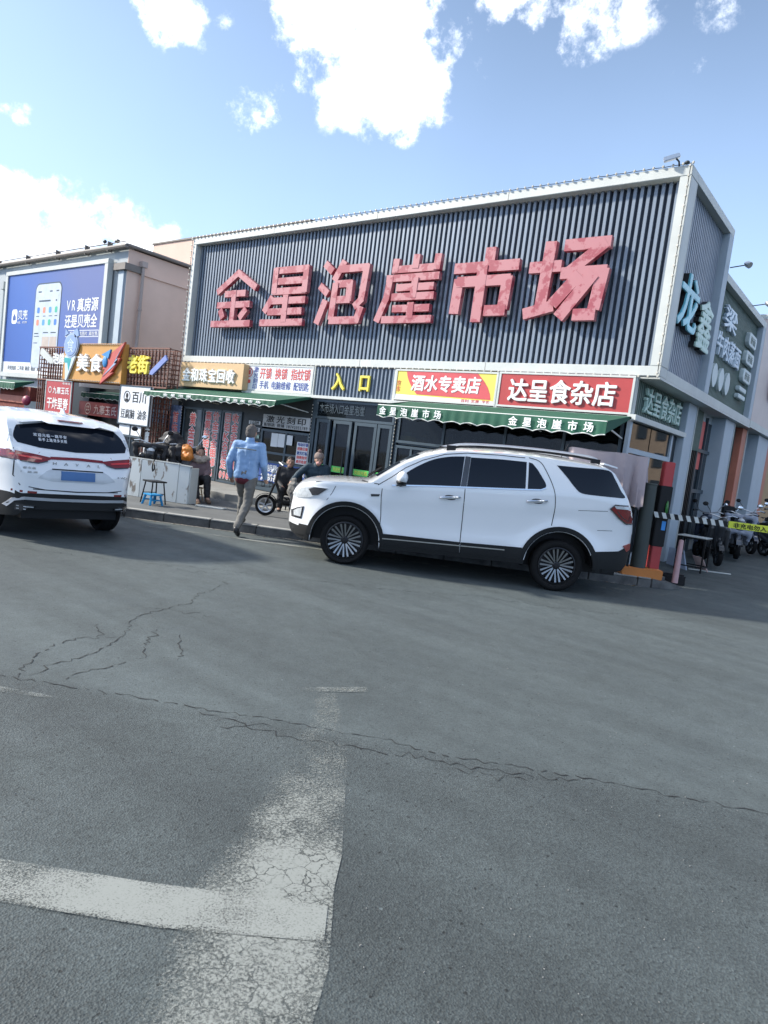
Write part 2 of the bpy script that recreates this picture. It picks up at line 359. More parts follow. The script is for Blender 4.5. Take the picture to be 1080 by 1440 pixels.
# ------------------------------------------------------------------ lettering
_g = {}
def glyph(ch):
    if ch in _g: return _g[ch]
    cu = bpy.data.curves.new('t', 'FONT'); cu.body = ch; cu.size = 1; cu.resolution_u = 3
    o = bpy.data.objects.new('t', cu); COL.objects.link(o); bpy.context.view_layer.update()
    me = bpy.data.meshes.new_from_object(o.evaluated_get(bpy.context.evaluated_depsgraph_get()))
    v = [(p.co.x, p.co.y) for p in me.vertices]; f = [tuple(p.vertices) for p in me.polygons]
    bpy.data.objects.remove(o); bpy.data.curves.remove(cu); bpy.data.meshes.remove(me)
    xs = [p[0] for p in v] or [0,.5]; ys = [p[1] for p in v] or [0,1]
    _g[ch] = (v, f, (min(xs), max(xs), min(ys), max(ys))); return _g[ch]
def glyph_mb(ch, bold=0, depth=.0, w=1, h=1, cell='em', skew=0):
    """one character in the box 0..w, 0..h (x right, y up, z towards the reader)"""
    v, f, (x0, x1, y0, y1) = glyph(ch)
    if cell == 'em': X0, X1, Y0, Y1 = -.0, 1.0, -.10, .90
    elif cell == 'asc': X0, X1, Y0, Y1 = (0, .66, 0, .74) if ch not in 'MWVR' else (0, .8, 0, .74)
    else: X0, X1, Y0, Y1 = x0, x1, y0, y1
    sx = w/(X1-X0); sy = h/(Y1-Y0); mb = MB()
    offs = [(0, 0)] + ([(bold*math.cos(a), bold*math.sin(a)) for a in [k*math.pi/4 for k in range(8)]] if bold else [])
    # outline edges for the sides
    cnt = {}
    for fc in f:
        for i in range(len(fc)):
            e = (fc[i], fc[(i+1) % len(fc)]); cnt[e] = cnt.get(e, 0)+1
    bd = [e for e in cnt if (e[1], e[0]) not in cnt]
    for j, (ox, oy) in enumerate(offs):
        z = depth - j*.0004
        pts = [((x+ox-X0)*sx, (y+oy-Y0)*sy) for x, y in v]; n = len(pts)
        if skew: pts = [(x+skew*y, y) for x, y in pts]
        vs = [(x, y, z) for x, y in pts]; fs = list(f)
        if depth > .002:
            vs += [(x, y, 0) for x, y in pts]; fs += [(b+n, b, a, a+n)[::-1] for a, b in bd]
        mb.add(vs, fs)
    return mb
def frame_front(x, z, y):   # text plane looking towards -Y
    return Matrix.Translation((x, y, z)) @ Matrix(((1,0,0,0),(0,0,-1,0),(0,1,0,0),(0,0,0,1)))
def frame_side(y, z, x):    # looking towards +X, reading along +Y
    return Matrix.Translation((x, y, z)) @ Matrix(((0,0,1,0),(1,0,0,0),(0,1,0,0),(0,0,0,1)))
def text(s, F, x0, x1, y0, y1, m, parent, bold=0, depth=.003, each=True, name='sign_character', vertical=False, em=None, back=None, back_bold=.05, gap=0, skew=0):
    """s laid out in the box of plane F; each=True makes one object per character"""
    chars = list(s); n = len(chars); MBs = []
    wide = [(.5 if (c.isascii() and c != ' ') else (.5 if c == ' ' else 1)) for c in chars]
    tot = sum(wide)
    pos = 0
    out = []
    joined = MB(); jback = MB()
    for c, wd in zip(chars, wide):
        if vertical:
            ch = (y1-y0)/n; bx = (x0, x1, y1-(pos+1)*ch, y1-pos*ch); pos += 1
        else:
            cw = (x1-x0)/tot; bx = (x0+pos*cw, x0+(pos+wd)*cw, y0, y1); pos += wd
        if c == ' ': continue
        g = gap*(bx[1]-bx[0])/2
        asc = c.isascii()
        for back_ in ((True, False) if back else (False,)):
            mb = glyph_mb(c, (back_bold if back_ else bold), depth*(.5 if back_ else 1), (bx[1]-bx[0]-2*g), (bx[3]-bx[2])*(.86 if asc else 1), 'em' if not asc else 'asc', skew)
            dv = Vector((bx[0]+g, bx[2]+(.04*(bx[3]-bx[2]) if asc else 0), 0))
            mb.v = [F @ (p+dv) for p in mb.v]
            if back_: jback.add(mb.v, mb.f); continue
            if each: out.append(mb.build(name, m, parent, recalc=False))
            else: joined.add(mb.v, mb.f)
    if not each: out.append(joined.build('lettering', m, parent, recalc=False)); out[-1]['kind'] = 'stuff'
    if back: jback.build('letter_outline', back, parent, recalc=False)
    return out

# ------------------------------------------------------------------ colours
M_ = dict(
 frame=mat('white_frame_paint', (.62,.64,.61), .5, var=.05, vscale=1.2, dirt=(.50,.52,.50)),
 rib=mat('blue_grey_corrugated_steel', (.20,.24,.295), .42, .25, var=.14, vscale=3, stretch=(3,1,.15)),
 ribback=mat('blue_grey_steel_web', (.20,.25,.33), .5, .2),
 ribfine=mat('grey_slat_steel', (.30,.34,.40), .45, .2),
 gback=mat('green_grey_steel', (.06,.10,.09), .5, .2), gslat=mat('green_slat_steel', (.13,.19,.17), .5, .2),
 bigred=mat('faded_red_letter_face', (.33,.055,.08), .5, var=0, vscale=4.5, dirt=(.46,.18,.20)),
 bigside=mat('letter_edge_red', (.45,.10,.12), .6),
 beige=mat('beige_render', (.78,.58,.48), .85, var=.06, vscale=.8, bump=.15, dirt=(.68,.50,.41)),
 greywall=mat('pale_grey_wall', (.50,.54,.56), .8, var=.06, vscale=.7, dirt=(.42,.45,.47)),
 trim=mat('brown_grey_trim', (.20,.18,.165), .7), column=mat('pale_blue_grey_column', (.42,.49,.55), .55, var=.05),
 orange=mat('terracotta_orange_panel', (.50,.17,.11), .6), dark=mat('dark_frame_metal', (.028,.036,.042), .45, .3),
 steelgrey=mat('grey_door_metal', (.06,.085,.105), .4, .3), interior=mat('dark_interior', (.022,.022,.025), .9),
 green=mat('green_awning_cloth', (.010,.085,.050), .75, var=.15, vscale=2, bump=.15, bscale=30), dgreen=mat('dark_green_cloth', (.008,.07,.045), .8),
 white=mat('white_letter', (.85,.86,.85), .5, var=.02), black=mat('black_plastic', (.010,.010,.011), .5, spec=.3), rubber=mat('rubber', (.012,.012,.0125), .9, spec=.2, bump=.2, bscale=120),
 yellow=mat('yellow_letter', (.85,.72,.10), .5, var=.04), cream=mat('cream_sign_panel', (.62,.42,.22), .5, var=.05),
 poster_w=mat('white_poster', (.72,.74,.77), .5, var=.03), red=mat('red_sign_face', (.43,.05,.05), .45, var=.05), redtext=mat('red_print', (.66,.10,.09), .5, var=.03),
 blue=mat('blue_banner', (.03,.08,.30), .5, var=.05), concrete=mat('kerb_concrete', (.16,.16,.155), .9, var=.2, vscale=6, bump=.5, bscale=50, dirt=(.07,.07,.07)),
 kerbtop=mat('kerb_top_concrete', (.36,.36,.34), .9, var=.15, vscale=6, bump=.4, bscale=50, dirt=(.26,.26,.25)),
 pave=mat('pavement_concrete', (.135,.14,.14), .9, var=.12, vscale=1.5, bump=.4, bscale=40, dirt=(.09,.095,.095)),
 plat=mat('pale_platform_concrete', (.30,.30,.285), .85, var=.1, vscale=2, dirt=(.22,.22,.21)),
 chrome=mat('chrome', (.75,.77,.8), .12, 1, var=0), silver=mat('silver_paint', (.55,.57,.6), .3, .8, var=0),
 lamp_w=mat('bulb_glass', (.55,.52,.45), .3), wood=mat('brown_lattice_steel', (.17,.07,.05), .65, var=.2, vscale=6),
 tan=mat('orange_tan_board', (.56,.28,.065), .55, var=.05), phone=mat('phone_number_print', (.03,.03,.04), .5),
 card=mat('cardboard', (.45,.3,.16), .8), ygreen=mat('yellow_carton', (.75,.6,.05), .6), clothpink=mat('mauve_dust_cloth', (.42,.35,.36), .9, var=.06, vscale=2, bump=.2, bscale=60),
)
GL = glass_mat('shop_glass', trans=.45)
GLR = glass_mat('reflective_glass', trans=.12, rough=.02)

# ================================================================== ground
def gz(x, y): return min(1.2, max(0, .05*(y-10.9))) if x > -30 else 0
def grid_sheet(name, xs, ys, zf, m):
    mb = MB(); nx = len(xs)
    mb.v = [Vector((x, y, zf(x, y))) for y in ys for x in xs]
    mb.f = [(j*nx+i, j*nx+i+1, (j+1)*nx+i+1, (j+1)*nx+i) for j in range(len(ys)-1) for i in range(nx-1)]
    return mb.build(name, m, recalc=False)
AS = asphalt()
road = grid_sheet('road', [-900,-200,-60,-30,-20,-10,0,10,30,60,200,900], [-900,-200,-60,-20,0,5,10,10.9,12,15,20,26,35,60,200,900], gz, AS)
tag(road, kind='structure')
K0 = Vector((-9.85, 5.915, 0)); KD = Vector((math.cos(R(34.8)), math.sin(R(34.8)), 0)); KN = Vector((-KD.y, KD.x, 0))
def kp(s, n=0, z=0): p = K0+KD*s+KN*n; return Vector((p.x, p.y, z))
# pavement slab behind the kerb
KL = 8.35
poly = [kp(0,.18), kp(KL,.18), kp(KL+.35,.45), kp(KL+.1,.8), (-3.1,11.6,0), (-3.72,11.75,0), (-3.72,12.0,0), (-16,12,0), (-30,12,0), (-30,8.2,0), (-14,6.9,0), (-11.2,6.35,0)]
mb = MB(); mb.prism([Vector((p[0],p[1],-.05)) for p in poly], (0,0,.187))
side = tag(mb.build('sidewalk', M_['pave']), kind='structure')
# kerb stones
L0 = .0; i = 0
while L0 < KL-.02:
    ln = min(.74, KL-L0); mb = MB(); z1 = .14+random.uniform(-.004,.004); y0 = random.uniform(0,.006)
    A = [kp(L0+.006,y0,0), kp(L0+ln-.006,y0,0), kp(L0+ln-.006,.178,0), kp(L0+.006,.178,0)]
    a = [Vector((p.x,p.y,-.05)) for p in A]; b = [Vector((p.x,p.y,z1-.02)) for p in A]
    mb.prism(a, (0,0,z1+.05-.022))
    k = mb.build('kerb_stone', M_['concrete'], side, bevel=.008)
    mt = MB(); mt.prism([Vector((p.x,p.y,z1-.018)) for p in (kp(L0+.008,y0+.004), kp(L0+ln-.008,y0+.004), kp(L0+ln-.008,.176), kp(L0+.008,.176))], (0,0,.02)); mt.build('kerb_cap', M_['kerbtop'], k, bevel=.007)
    L0 += ln; i += 1
# tapered end stone
mb = MB()
top = [kp(KL+.006,0), kp(KL+.35,.10), kp(KL+.62,.30), kp(KL+.62,.5), kp(KL+.3,.55), kp(KL+.006,.35)]
zt = [.14,.10,.015,.015,.12,.14]
n = len(top); mb.v = [Vector((p.x,p.y,-.05)) for p in top]+[Vector((p.x,p.y,z)) for p, z in zip(top, zt)]
mb.f = [tuple(range(n-1,-1,-1)), tuple(range(n,2*n))]+[(i,(i+1) % n,(i+1) % n+n,i+n) for i in range(n)]
mb.build('kerb_stone', M_['concrete'], side, bevel=.01, label='sloping kerb stone at the end')
# kerb on the far left, curving into the food street
prev = kp(0,0)
for q in [Vector((-10.55,6.12,0)), Vector((-11.3,6.35,0)), Vector((-12.4,6.6,0)), Vector((-13.6,6.85,0)), Vector((-15.2,7.1,0))]:
    d = (q-prev).normalized(); nn = Vector((d.y,-d.x,0)); mb = MB()
    if nn.y < 0: nn = -nn
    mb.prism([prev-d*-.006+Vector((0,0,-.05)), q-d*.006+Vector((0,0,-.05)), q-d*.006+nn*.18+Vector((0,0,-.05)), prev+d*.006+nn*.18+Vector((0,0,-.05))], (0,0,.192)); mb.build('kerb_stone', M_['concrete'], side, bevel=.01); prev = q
# raised platform in front of the left shops
mb = MB(); mb.prism([(-15.9,9.0,.12),(-11.1,9.0,.12),(-10.45,9.35,.12),(-10.45,10.80,.12),(-15.9,10.80,.12)], (0,0,.155))
pl = tag(mb.build('shop_platform', M_['plat'], bevel=.01), kind='structure')
for k in range(6):
    B('platform_joint', M_['concrete'], pl, (-15.2+k*.85,-15.19+k*.85,8.999,10.79,.2755,.2762))
# lighter screed in front of the entrance
mb = MB(); mb.prism([(-10.44,9.2,.1375),(-8.0,9.4,.1375),(-6.4,9.5,.1375),(-6.4,10.8,.1375),(-10.44,10.8,.1375)], (0,0,.004)); mb.build('pavement_screed', M_['kerbtop'], side)

# road cracks, seam and paint (thin sheets on the road)
M_['crack'] = mat('crack_dirt', (.022,.024,.025), .95)
def crack(pts, w=.008, jit=.018, name='road_crack', z=.003):
    P = [Vector((x, y, 0)) for x, y in pts]; out = [P[0]]
    for a, b in zip(P, P[1:]):
        n = max(2, int((b-a).length/.035)); d = (b-a); nn = Vector((-d.y, d.x, 0)).normalized()
        for i in range(1, n+1):
            out.append(a+d*i/n+(nn*random.gauss(0, jit) if i < n else Vector()))
    mb = MB(); prevs = None
    for i, p in enumerate(out):
        d = (out[min(i+1,len(out)-1)]-out[max(i-1,0)]).normalized(); nn = Vector((-d.y, d.x, 0)); ww = w*random.uniform(.25,1.3)/2*(.35 if i in (0,len(out)-1) else 1)
        mb.v += [p+nn*ww+Vector((0,0,z)), p-nn*ww+Vector((0,0,z))]
        if i and random.random() > .10: k = 2*i; mb.f.append((k-2,k-1,k+1,k))
    return mb.build(name, M_['crack'], road, recalc=False)
for ln in [[(-3.85,1.79),(-4.13,2.0),(-4.28,2.17),(-4.38,2.4),(-4.28,2.65)],
 [(-3.85,1.85),(-3.97,2.07),(-4.03,2.33),(-4.14,2.52),(-4.31,2.73),(-4.68,3.05),(-4.75,3.28),(-4.88,3.72),(-5.04,3.85),(-5.26,4.27),(-5.47,4.59)],
 [(-3.64,1.93),(-3.75,2.08),(-3.77,2.36),(-3.83,2.6),(-4.07,2.73),(-4.32,3.0)],[(-4.62,2.7),(-4.42,2.61),(-4.34,2.53)],[(-4.13,3.07),(-3.86,2.88),(-3.72,2.81),(-3.66,2.72)]]:
    crack(ln, .008)
for ln in [[(-4.9,3.3),(-4.6,3.5),(-4.45,3.62)],[(-7.71,3.28),(-7.1,3.76),(-6.6,4.22),(-6.12,4.71),(-5.54,5.24),(-4.59,6.12)],[(-2.64,7.9),(-2.17,8.37),(-1.84,8.8)],[(-6.3,4.4),(-6.0,4.5),(-5.6,5.0)],[(-5.2,5.6),(-4.7,5.9),(-3.9,6.9)],[(-2.68,2.3),(-2.54,2.53)],[(-1.63,2.95),(-1.32,3.14)],[(-3.9,6.95),(-3.2,7.4),(-2.6,7.95)]]:
    crack(ln, .006, .03)
crack([(-5.2,1.0),(-4.5,1.4),(-3.93,1.73),(-3.75,1.84),(-3.63,1.92),(-3.33,2.12),(-3.05,2.3),(-2.8,2.45),(-2.54,2.63),(-2.06,2.91),(-1.69,3.06),(-1.08,3.46),(-.69,3.66),(-.35,3.85),(.8,4.5)], .0075, .012, 'road_seam')
crack([(-2.9,2.33),(-2.4,2.5),(-2.0,2.76),(-1.43,3.12),(-1.14,3.38)], .007, .02)
def paint(name, quads, m, z=.003):
    """strip of left/right point pairs with a wear value each"""
    mb = MB(); wear = []
    N = 14
    rows = []
    for (a, b, w0), (c, d, w1) in zip(quads, quads[1:]):
        for k in range(N):
            t = k/N; rows.append((Vector((*a,z)).lerp(Vector((*c,z)), t), Vector((*b,z)).lerp(Vector((*d,z)), t), w0+(w1-w0)*t))
    a, b, w = quads[-1]; rows.append((Vector((*a,z)), Vector((*b,z)), w))
    K = 8
    for A_, B_, w in rows:
        for k in range(K+1): mb.v.append(A_.lerp(B_, k/K)); wear.append(w + ({0:.18,1:.09,2:.03}.get(k,0) if name == 'worn_stripe' else (.06 if k in (0,K) else 0)) + (.05 if k == K else 0))
    for r in range(len(rows)-1):
        for k in range(K): i = r*(K+1)+k; mb.f.append((i,i+1,i+K+2,i+K+1))
    o = mb.build(name, m, road, recalc=False)
    at = o.data.attributes.new('wear', 'FLOAT', 'POINT'); at.data.foreach_set('value', wear)
    return o
PM = paint_mat('worn_stripe_paint', .60, .84, scale=95, cw=.045, col=(.27,.285,.265))
PL = paint_mat('line_paint', .60, .80, scale=140, cw=.004, col=(.28,.295,.275))
paint('worn_stripe', [((-1.10,.62),(-.84,1.02),.02),((-1.37,1.0),(-1.05,1.33),.02),((-1.56,1.24),(-1.15,1.50),.0),((-1.70,1.42),(-1.40,1.80),-.06),((-1.82,1.60),(-1.50,1.95),-.02),((-1.97,1.88),(-1.66,2.14),.10),((-2.25,2.36),(-2.06,2.62),.13),((-2.5,2.75),(-2.4,2.95),.165),((-2.75,3.05),(-2.66,3.2),.17)], PM)
paint('worn_crossbar', [((-2.87,3.05),(-2.80,3.01),.12),((-2.62,3.46),(-2.56,3.38),.14)], PM, .006)
paint('lane_line', [((-2.9,.62),(-2.72,.5),.0),((-2.24,1.04),(-2.07,.92),.0),((-1.84,1.32),(-1.62,1.235),-.02),((-1.34,1.70),(-1.235,1.57),-.06)], PL, .0055)
paint('lane_dash', [((-4.4,1.22),(-4.34,1.18),.15),((-3.74,1.67),(-3.67,1.63),.1),((-3.45,1.84),(-3.42,1.82),.2)], PL, .006)
paint('edge_line', [(tuple(kp(-3,-.60)[:2]),tuple(kp(-3,-.68)[:2]),.22),(tuple(kp(.4,-.62)[:2]),tuple(kp(.4,-.70)[:2]),.2),(tuple(kp(2.4,-.58)[:2]),tuple(kp(2.4,-.70)[:2]),.02),(tuple(kp(5,-.55)[:2]),tuple(kp(5,-.67)[:2]),.12),(tuple(kp(8.4,-.5)[:2]),tuple(kp(8.4,-.62)[:2]),.18)], PL, .005)
paint('gutter_strip', [(tuple(kp(.0,0)[:2]),tuple(kp(.0,-.09)[:2]),.05),(tuple(kp(8.2,0)[:2]),tuple(kp(8.2,-.08)[:2]),.12)], paint_mat('gutter_dust', .5, .9, col=(.42,.4,.36)), .006)
paint('apron_strip', [(tuple(kp(8.95,.22)[:2]),tuple(kp(8.95,.05)[:2]),.02),(tuple(kp(9.7,.45)[:2]),tuple(kp(9.75,.2)[:2]),.02),(tuple(kp(11.5,.7)[:2]),tuple(kp(11.5,.5)[:2]),.1)], paint_mat('apron_dust', .5, .8, col=(.45,.44,.40)), .006)

# ================================================================== market building
FY = 10.824; XL = -15.67; XR = -3.406; ZB = 3.21; ZT = 6.36
mk = thing('market_building', 'low market hall with grey corrugated upper storey framed in white, shops below', 'building', (XL, FY, 0))
def bar_front(x0, x1, z0, z1, y0, y1): return (x0, x1, y0, y1, z0, z1)
# core walls
B('wall', M_['greywall'], mk, (-15.55,-3.80,14.2,32,0,5.9))
B('roof', M_['trim'], mk, (-15.55,-3.80,11.3,32,5.9,6.05))
B('back_wall', M_['greywall'], mk, (-15.55,-3.60,11.1,11.25,3.2,6.2))
# front frame members
rec = .24
B('frame_beam', M_['frame'], mk, (XL,XR,FY,FY+rec+.1,6.205,ZT), label='top frame beam', bevel=.008)
B('frame_beam', M_['frame'], mk, (XL,XR,FY,FY+rec+.1,ZB,3.365), label='bottom frame beam', bevel=.008)
B('frame_post', M_['frame'], mk, (XL,-15.53,FY+.001,FY+rec+.1,3.366,6.204), bevel=.008)
B('frame_post', M_['frame'], mk, (-3.575,XR,FY+.001,FY+rec+.1,3.366,6.204), bevel=.008)
def corrugate(name, parent, u0, u1, z0, z1, place, pitch, depth, m, rib_frac=.48):
    """trapezoid corrugated sheet; place(u, d) -> (x, y); d = how far the rib stands forward"""
    mb = MB(); u = u0; pts = []
    while u < u1:
        a = pitch*(1-rib_frac)/2; s = pitch*.07
        pts += [(u, 0), (u+a, 0), (u+a+s, depth), (u+pitch-a-s, depth), (u+pitch-a, 0)]
        u += pitch
    pts = [p for p in pts if p[0] <= u1]+[(u1, 0)]
    for q in pts:
        x, y = place(*q); mb.v += [Vector((x,y,z0)), Vector((x,y,z1))]
    mb.f = [(2*i,2*i+2,2*i+3,2*i+1) for i in range(len(pts)-1)]
    return mb.build(name, m, parent, recalc=False)
B('slat_backing', mat('navy_backing_sheet', (.048,.062,.092), .5, .2), mk, (-15.53,-3.576,FY+rec-.004,FY+rec+.03,3.3,6.25))
for i in range(109):
    xx = -15.53+.0548+i*.10968+random.uniform(-.0015,.0015)
    B('slat', M_['rib'], mk, (xx-.026,xx+.026,FY+rec-.085+random.uniform(0,.004),FY+rec-.0045,3.36,6.21))
for x in (-12.6,-9.5,-6.5):
    B('beam_joint', M_['trim'], mk, (x-.004,x+.004,FY-.002,FY+.01,6.21,6.355), (x-.004,x+.004,FY-.002,FY+.01,3.215,3.36))
# strings of small bulbs along the frame
def bulbs(name, pts_a, pts_b, step, r, parent):
    a = Vector(pts_a); b = Vector(pts_b); n = int((b-a).length/step); mb = MB(); c = MB(); dn = (b-a).normalized()
    P = [a+(b-a)*i/n for i in range(n+1)]
    mb.tube([p+Vector((0,0,-.008 if i % 2 else 0)) for i, p in enumerate(P)], .006, 5)
    o = mb.build(name, M_['black'], parent)
    for p in P: c.ell(p+Vector((0,-.01,.0)), (r,r,r*1.1), 6, 4)
    c.build('bulb', M_['lamp_w'], o, smooth=True)['kind'] = 'stuff'; return o
bulbs('bulb_string', (XL,FY-.01,6.375), (XR,FY-.01,6.375), .145, .022, mk)
bulbs('bulb_string', (XL,FY-.02,3.195), (XR-.02,FY-.02,3.195), .145, .02, mk)
bulbs('bulb_string', (XR-.03,FY-.03,3.25), (XR-.03,FY-.03,6.33), .145, .022, mk)
bulbs('bulb_string', (XL-.01,FY-.02,3.25), (XL-.01,FY-.02,6.33), .145, .02, mk)
# soffit
B('soffit', M_['frame'], mk, (-3.80,XR,FY+.02,17.98,3.17,3.209))
# side: two boxed bays
def side_bay(y0, y1, z0, z1, slat, panel_w=.14, first=False):
    X0 = XR-.34
    yb = y0 if not first else FY+rec+.102
    B('side_frame_beam', M_['frame'], mk, (X0,XR-.002,yb,y1,z1-panel_w,z1-.001), (X0,XR-.002,yb,y1,z0+.001,z0+panel_w+.01), bevel=.003)
    B('side_frame_post', M_['column'], mk, (X0,XR-.001,y1-.30,y1-.001,z0+panel_w+.011,z1-panel_w-.001), bevel=.006)
    if not first: pass
    corrugate('side_corrugated_panel', mk, y0+(.01 if not first else .345), y1-.3, z0+.1, z1-.1, lambda u, d: (XR-.17+d, u), .10, .05, slat, .5)
side_bay(FY+.001, 13.80, ZB, ZT, M_['ribfine'], first=True)
B('side_frame_post', M_['frame'], mk, (XR-.17,XR,FY+.345-.02,FY+.36,3.366,6.204))
side_bay(13.801, 17.95, ZB, 5.60, M_['gslat'])
B('side_box', M_['greywall'], mk, (-3.80,-3.745,FY+.4,17.9,3.22,5.58), (-3.8,-3.745,FY+.4,13.79,5.58,6.3))
# third unit: pale shop facade running on
un = thing('snack_unit', 'pale pinkish shop facade beyond the second side bay, at the right edge', 'building', (XR, 18.0, 0))
M_['palepink'] = mat('pale_pink_panel', (.66,.56,.52), .55, var=.04)
B('facade_panel', M_['palepink'], un, (-3.8,XR,17.96,26,3.36,5.7)); B('fascia', M_['frame'], un, (-3.8,XR+.002,17.952,26,3.20,3.359))
mb = MB(); mb.lathe([(0,0),(.36,0),(.40,.04),(.40,.16)], (XR-.0,19.75,4.45), (1,0,0), 28); mb.build('round_emblem', M_['red'], un, smooth=True)
mb = MB(); mb.lathe([(0,.165),(.22,.165),(.24,.20)], (XR-.0,19.75,4.40), (1,0,0), 24); mb.build('emblem_centre', M_['yellow'], un)
B('cornice', M_['frame'], un, (-3.9,XR+.05,17.97,26,5.71,5.82))
B('body_wall', M_['greywall'], un, (-15,-3.801,17.97,32,3.2,5.68))
# bottom storey, front: sign backing + ledges
LF = FY+.05
B('sign_backing', M_['dark'], mk, (-15.6,-3.74,LF,LF+.08,2.5,3.2))
B('sign_ledge', M_['frame'], mk, (-13.05,-3.70,FY-.08,FY+.06,2.50,2.565), bevel=.006)
B('sign_ledge', M_['frame'], mk, (-3.78,-3.64,FY-.08,13.68,2.51,2.60), label='white ledge under the side sign', bevel=.006)
B('corner_post', M_['frame'], mk, (-3.80,-3.722,FY-.02,FY+.06,2.6,3.2))
for x in (-13.06,-10.75,-8.49,-6.17): B('sign_divider', M_['frame'], mk, (x-.03,x+.03,FY-.03,FY+.05,2.566,3.19))
corrugate('entrance_band', mk, -10.71, -8.53, 2.57, 3.19, lambda u, d: (u, FY+.035-d), .1, .045, M_['rib'])
en = thing('entrance_sign', 'two raised yellow characters reading entrance on the corrugated band over the glass doors', 'sign', (-9.6, FY, 2.6))
for ch, a, b in (('入',-10.17,-9.80),('口',-9.42,-9.10)):
    text(ch, frame_front(0,0,FY-.012), a, b, 2.70, 3.08, M_['yellow'], en, bold=.028, depth=.05)
# big red characters
STROKES = {
'金': [[(.55,.99),(.06,.64)],[(.50,.99),(.96,.68)],[(.26,.60),(.74,.60)],[(.10,.40),(.86,.40)],[(.48,.66),(.48,.04)],[(.19,.32),(.27,.16)],[(.80,.32),(.66,.15)],[(0,.055),(.92,.055)]],
'星': [[(.22,.945),(.96,.945)],[(.22,.76),(.96,.76)],[(.22,.59),(.96,.59)],[(.25,.99),(.25,.55)],[(.93,.99),(.93,.55)],[(.24,.5),(.07,.24)],[(.2,.425),(.98,.425)],[(.16,.24),(.93,.24)],[(.0,.055),(.97,.055)],[(.55,.52),(.55,.06)]],
'泡': [[(.10,.99),(.27,.85)],[(.04,.64),(.22,.50)],[(.19,.40),(.05,.02)],[(.50,1),(.33,.70)],[(.42,.875),(.97,.875)],[(.94,.92),(.90,.36)],[(.93,.40),(.78,.27)],[(.36,.64),(.70,.64)],[(.66,.68),(.66,.36)],[(.36,.39),(.70,.39)],[(.385,.66),(.36,.08)],[(.33,.065),(.90,.065)],[(.86,.03),(.93,.27)]],
'崖': [[(.20,.80),(.96,.80)],[(.25,.76),(.26,.96)],[(.58,.80),(.59,1.0)],[(.92,.76),(.93,.98)],[(.13,.67),(.98,.67)],[(.20,.70),(.16,.34)],[(.16,.36),(.04,.03)],[(.32,.525),(.92,.525)],[(.26,.39),(.94,.39)],[(.62,.66),(.61,.37)],[(.30,.215),(.90,.215)],[(.14,.055),(.95,.055)],[(.60,.30),(.60,.06)]],
'市': [[(.54,1.0),(.54,.78)],[(.0,.745),(.99,.745)],[(.10,.60),(.08,.12)],[(.07,.555),(.89,.555)],[(.455,.76),(.445,.0)],[(.85,.60),(.83,.16)],[(.88,.15),(.56,.15)]],
'场': [[(.0,.685),(.41,.685)],[(.245,1),(.21,.17)],[(.0,.09),(.38,.19)],[(.42,.93),(.97,.93)],[(.92,.93),(.47,.56)],[(.42,.585),(.97,.585)],[(.93,.62),(.88,.12)],[(.91,.065),(.64,.065)],[(.66,.56),(.37,.20)],[(.83,.56),(.47,.03)]]}
for n_ in M_['bigred'].node_tree.nodes:
    if n_.type == 'MAP_RANGE': n_.inputs['From Min'].default_value = .44; n_.inputs['From Max'].default_value = .50
ms = thing('market_sign', 'row of six huge faded red characters naming the market on the corrugated front', 'sign', (-9.5, FY+.1, 4.05))
for ch, (a, b) in zip('金星泡崖市场', ((-14.55,-12.93),(-12.71,-11.25),(-10.95,-9.50),(-9.225,-7.72),(-7.43,-6.07),(-5.88,-4.44))):
    W = b-a; H = 1.33; mf = MB(); 
    for i, pl_ in enumerate(STROKES[ch]):
        p, q = [Vector((a+x*W, 0, 4.08+y*H)) for x, y in pl_]
        d = (q-p).normalized(); nn = Vector((d.z, 0, -d.x)); wd = (.125 if abs(d.z) > .7 else .115)*H/2*(1.0 if ch != '崖' else .92)*(1.25 if ch in '市场' else 1)
        yf = FY-.02-.004*i
        mf.prism([p+nn*wd+Vector((0,yf,0)), q+nn*wd+Vector((0,yf,0)), q-nn*wd+Vector((0,yf,0)), p-nn*wd+Vector((0,yf,0))], (0,.10,0))
    mf.build('sign_character', M_['bigred'], ms)
    br = MB()
    for fx in (.3, .7): br.bar((a+W*fx, FY+.12, 4.7), (a+W*fx, FY+.24, 4.7), .03)
    br.build('letter_bracket', M_['dark'], ms)
# camera on the corner
cm = thing('security_camera', 'grey bullet security camera on the top corner of the white frame', 'camera', (-3.55, FY-.05, 6.4))
mb = MB(); mb.bar((-3.82,FY-.12,6.43),(-3.62,FY-.02,6.51),.075,.07); mb.build('camera_body', M_['silver'], cm, bevel=.01)
mb = MB(); mb.tube([(-3.62,FY+.05,6.34),(-3.62,FY-.02,6.42),(-3.66,FY-.04,6.46)], .014, 6); mb.ell((-3.5,FY-.01,6.39),(.04,.03,.03)); mb.build('camera_bracket', M_['dark'], cm)
def flood(name, x, y, z, lab):
    t = thing(name, lab, 'floodlight', (x,y,z))
    mb = MB(); mb.tube([(x,y,z),(x+.26,y,z+.03)], .010, 6); mb.build('arm', M_['dark'], t)
    mb = MB(); mb.lathe([(.03,-.07),(.055,-.02),(.06,.05)], (x+.30,y,z+.04), (.6,-.3,-.4), 14, True); mb.build('lamp_head', M_['silver'], t, smooth=True)
flood('floodlight', -3.42, 13.9, 5.72, 'small grey floodlight on an arm beside the tall white side frame')
flood('floodlight', -3.42, 16.2, 5.58, 'small grey floodlight on an arm above the dark green sign bay')

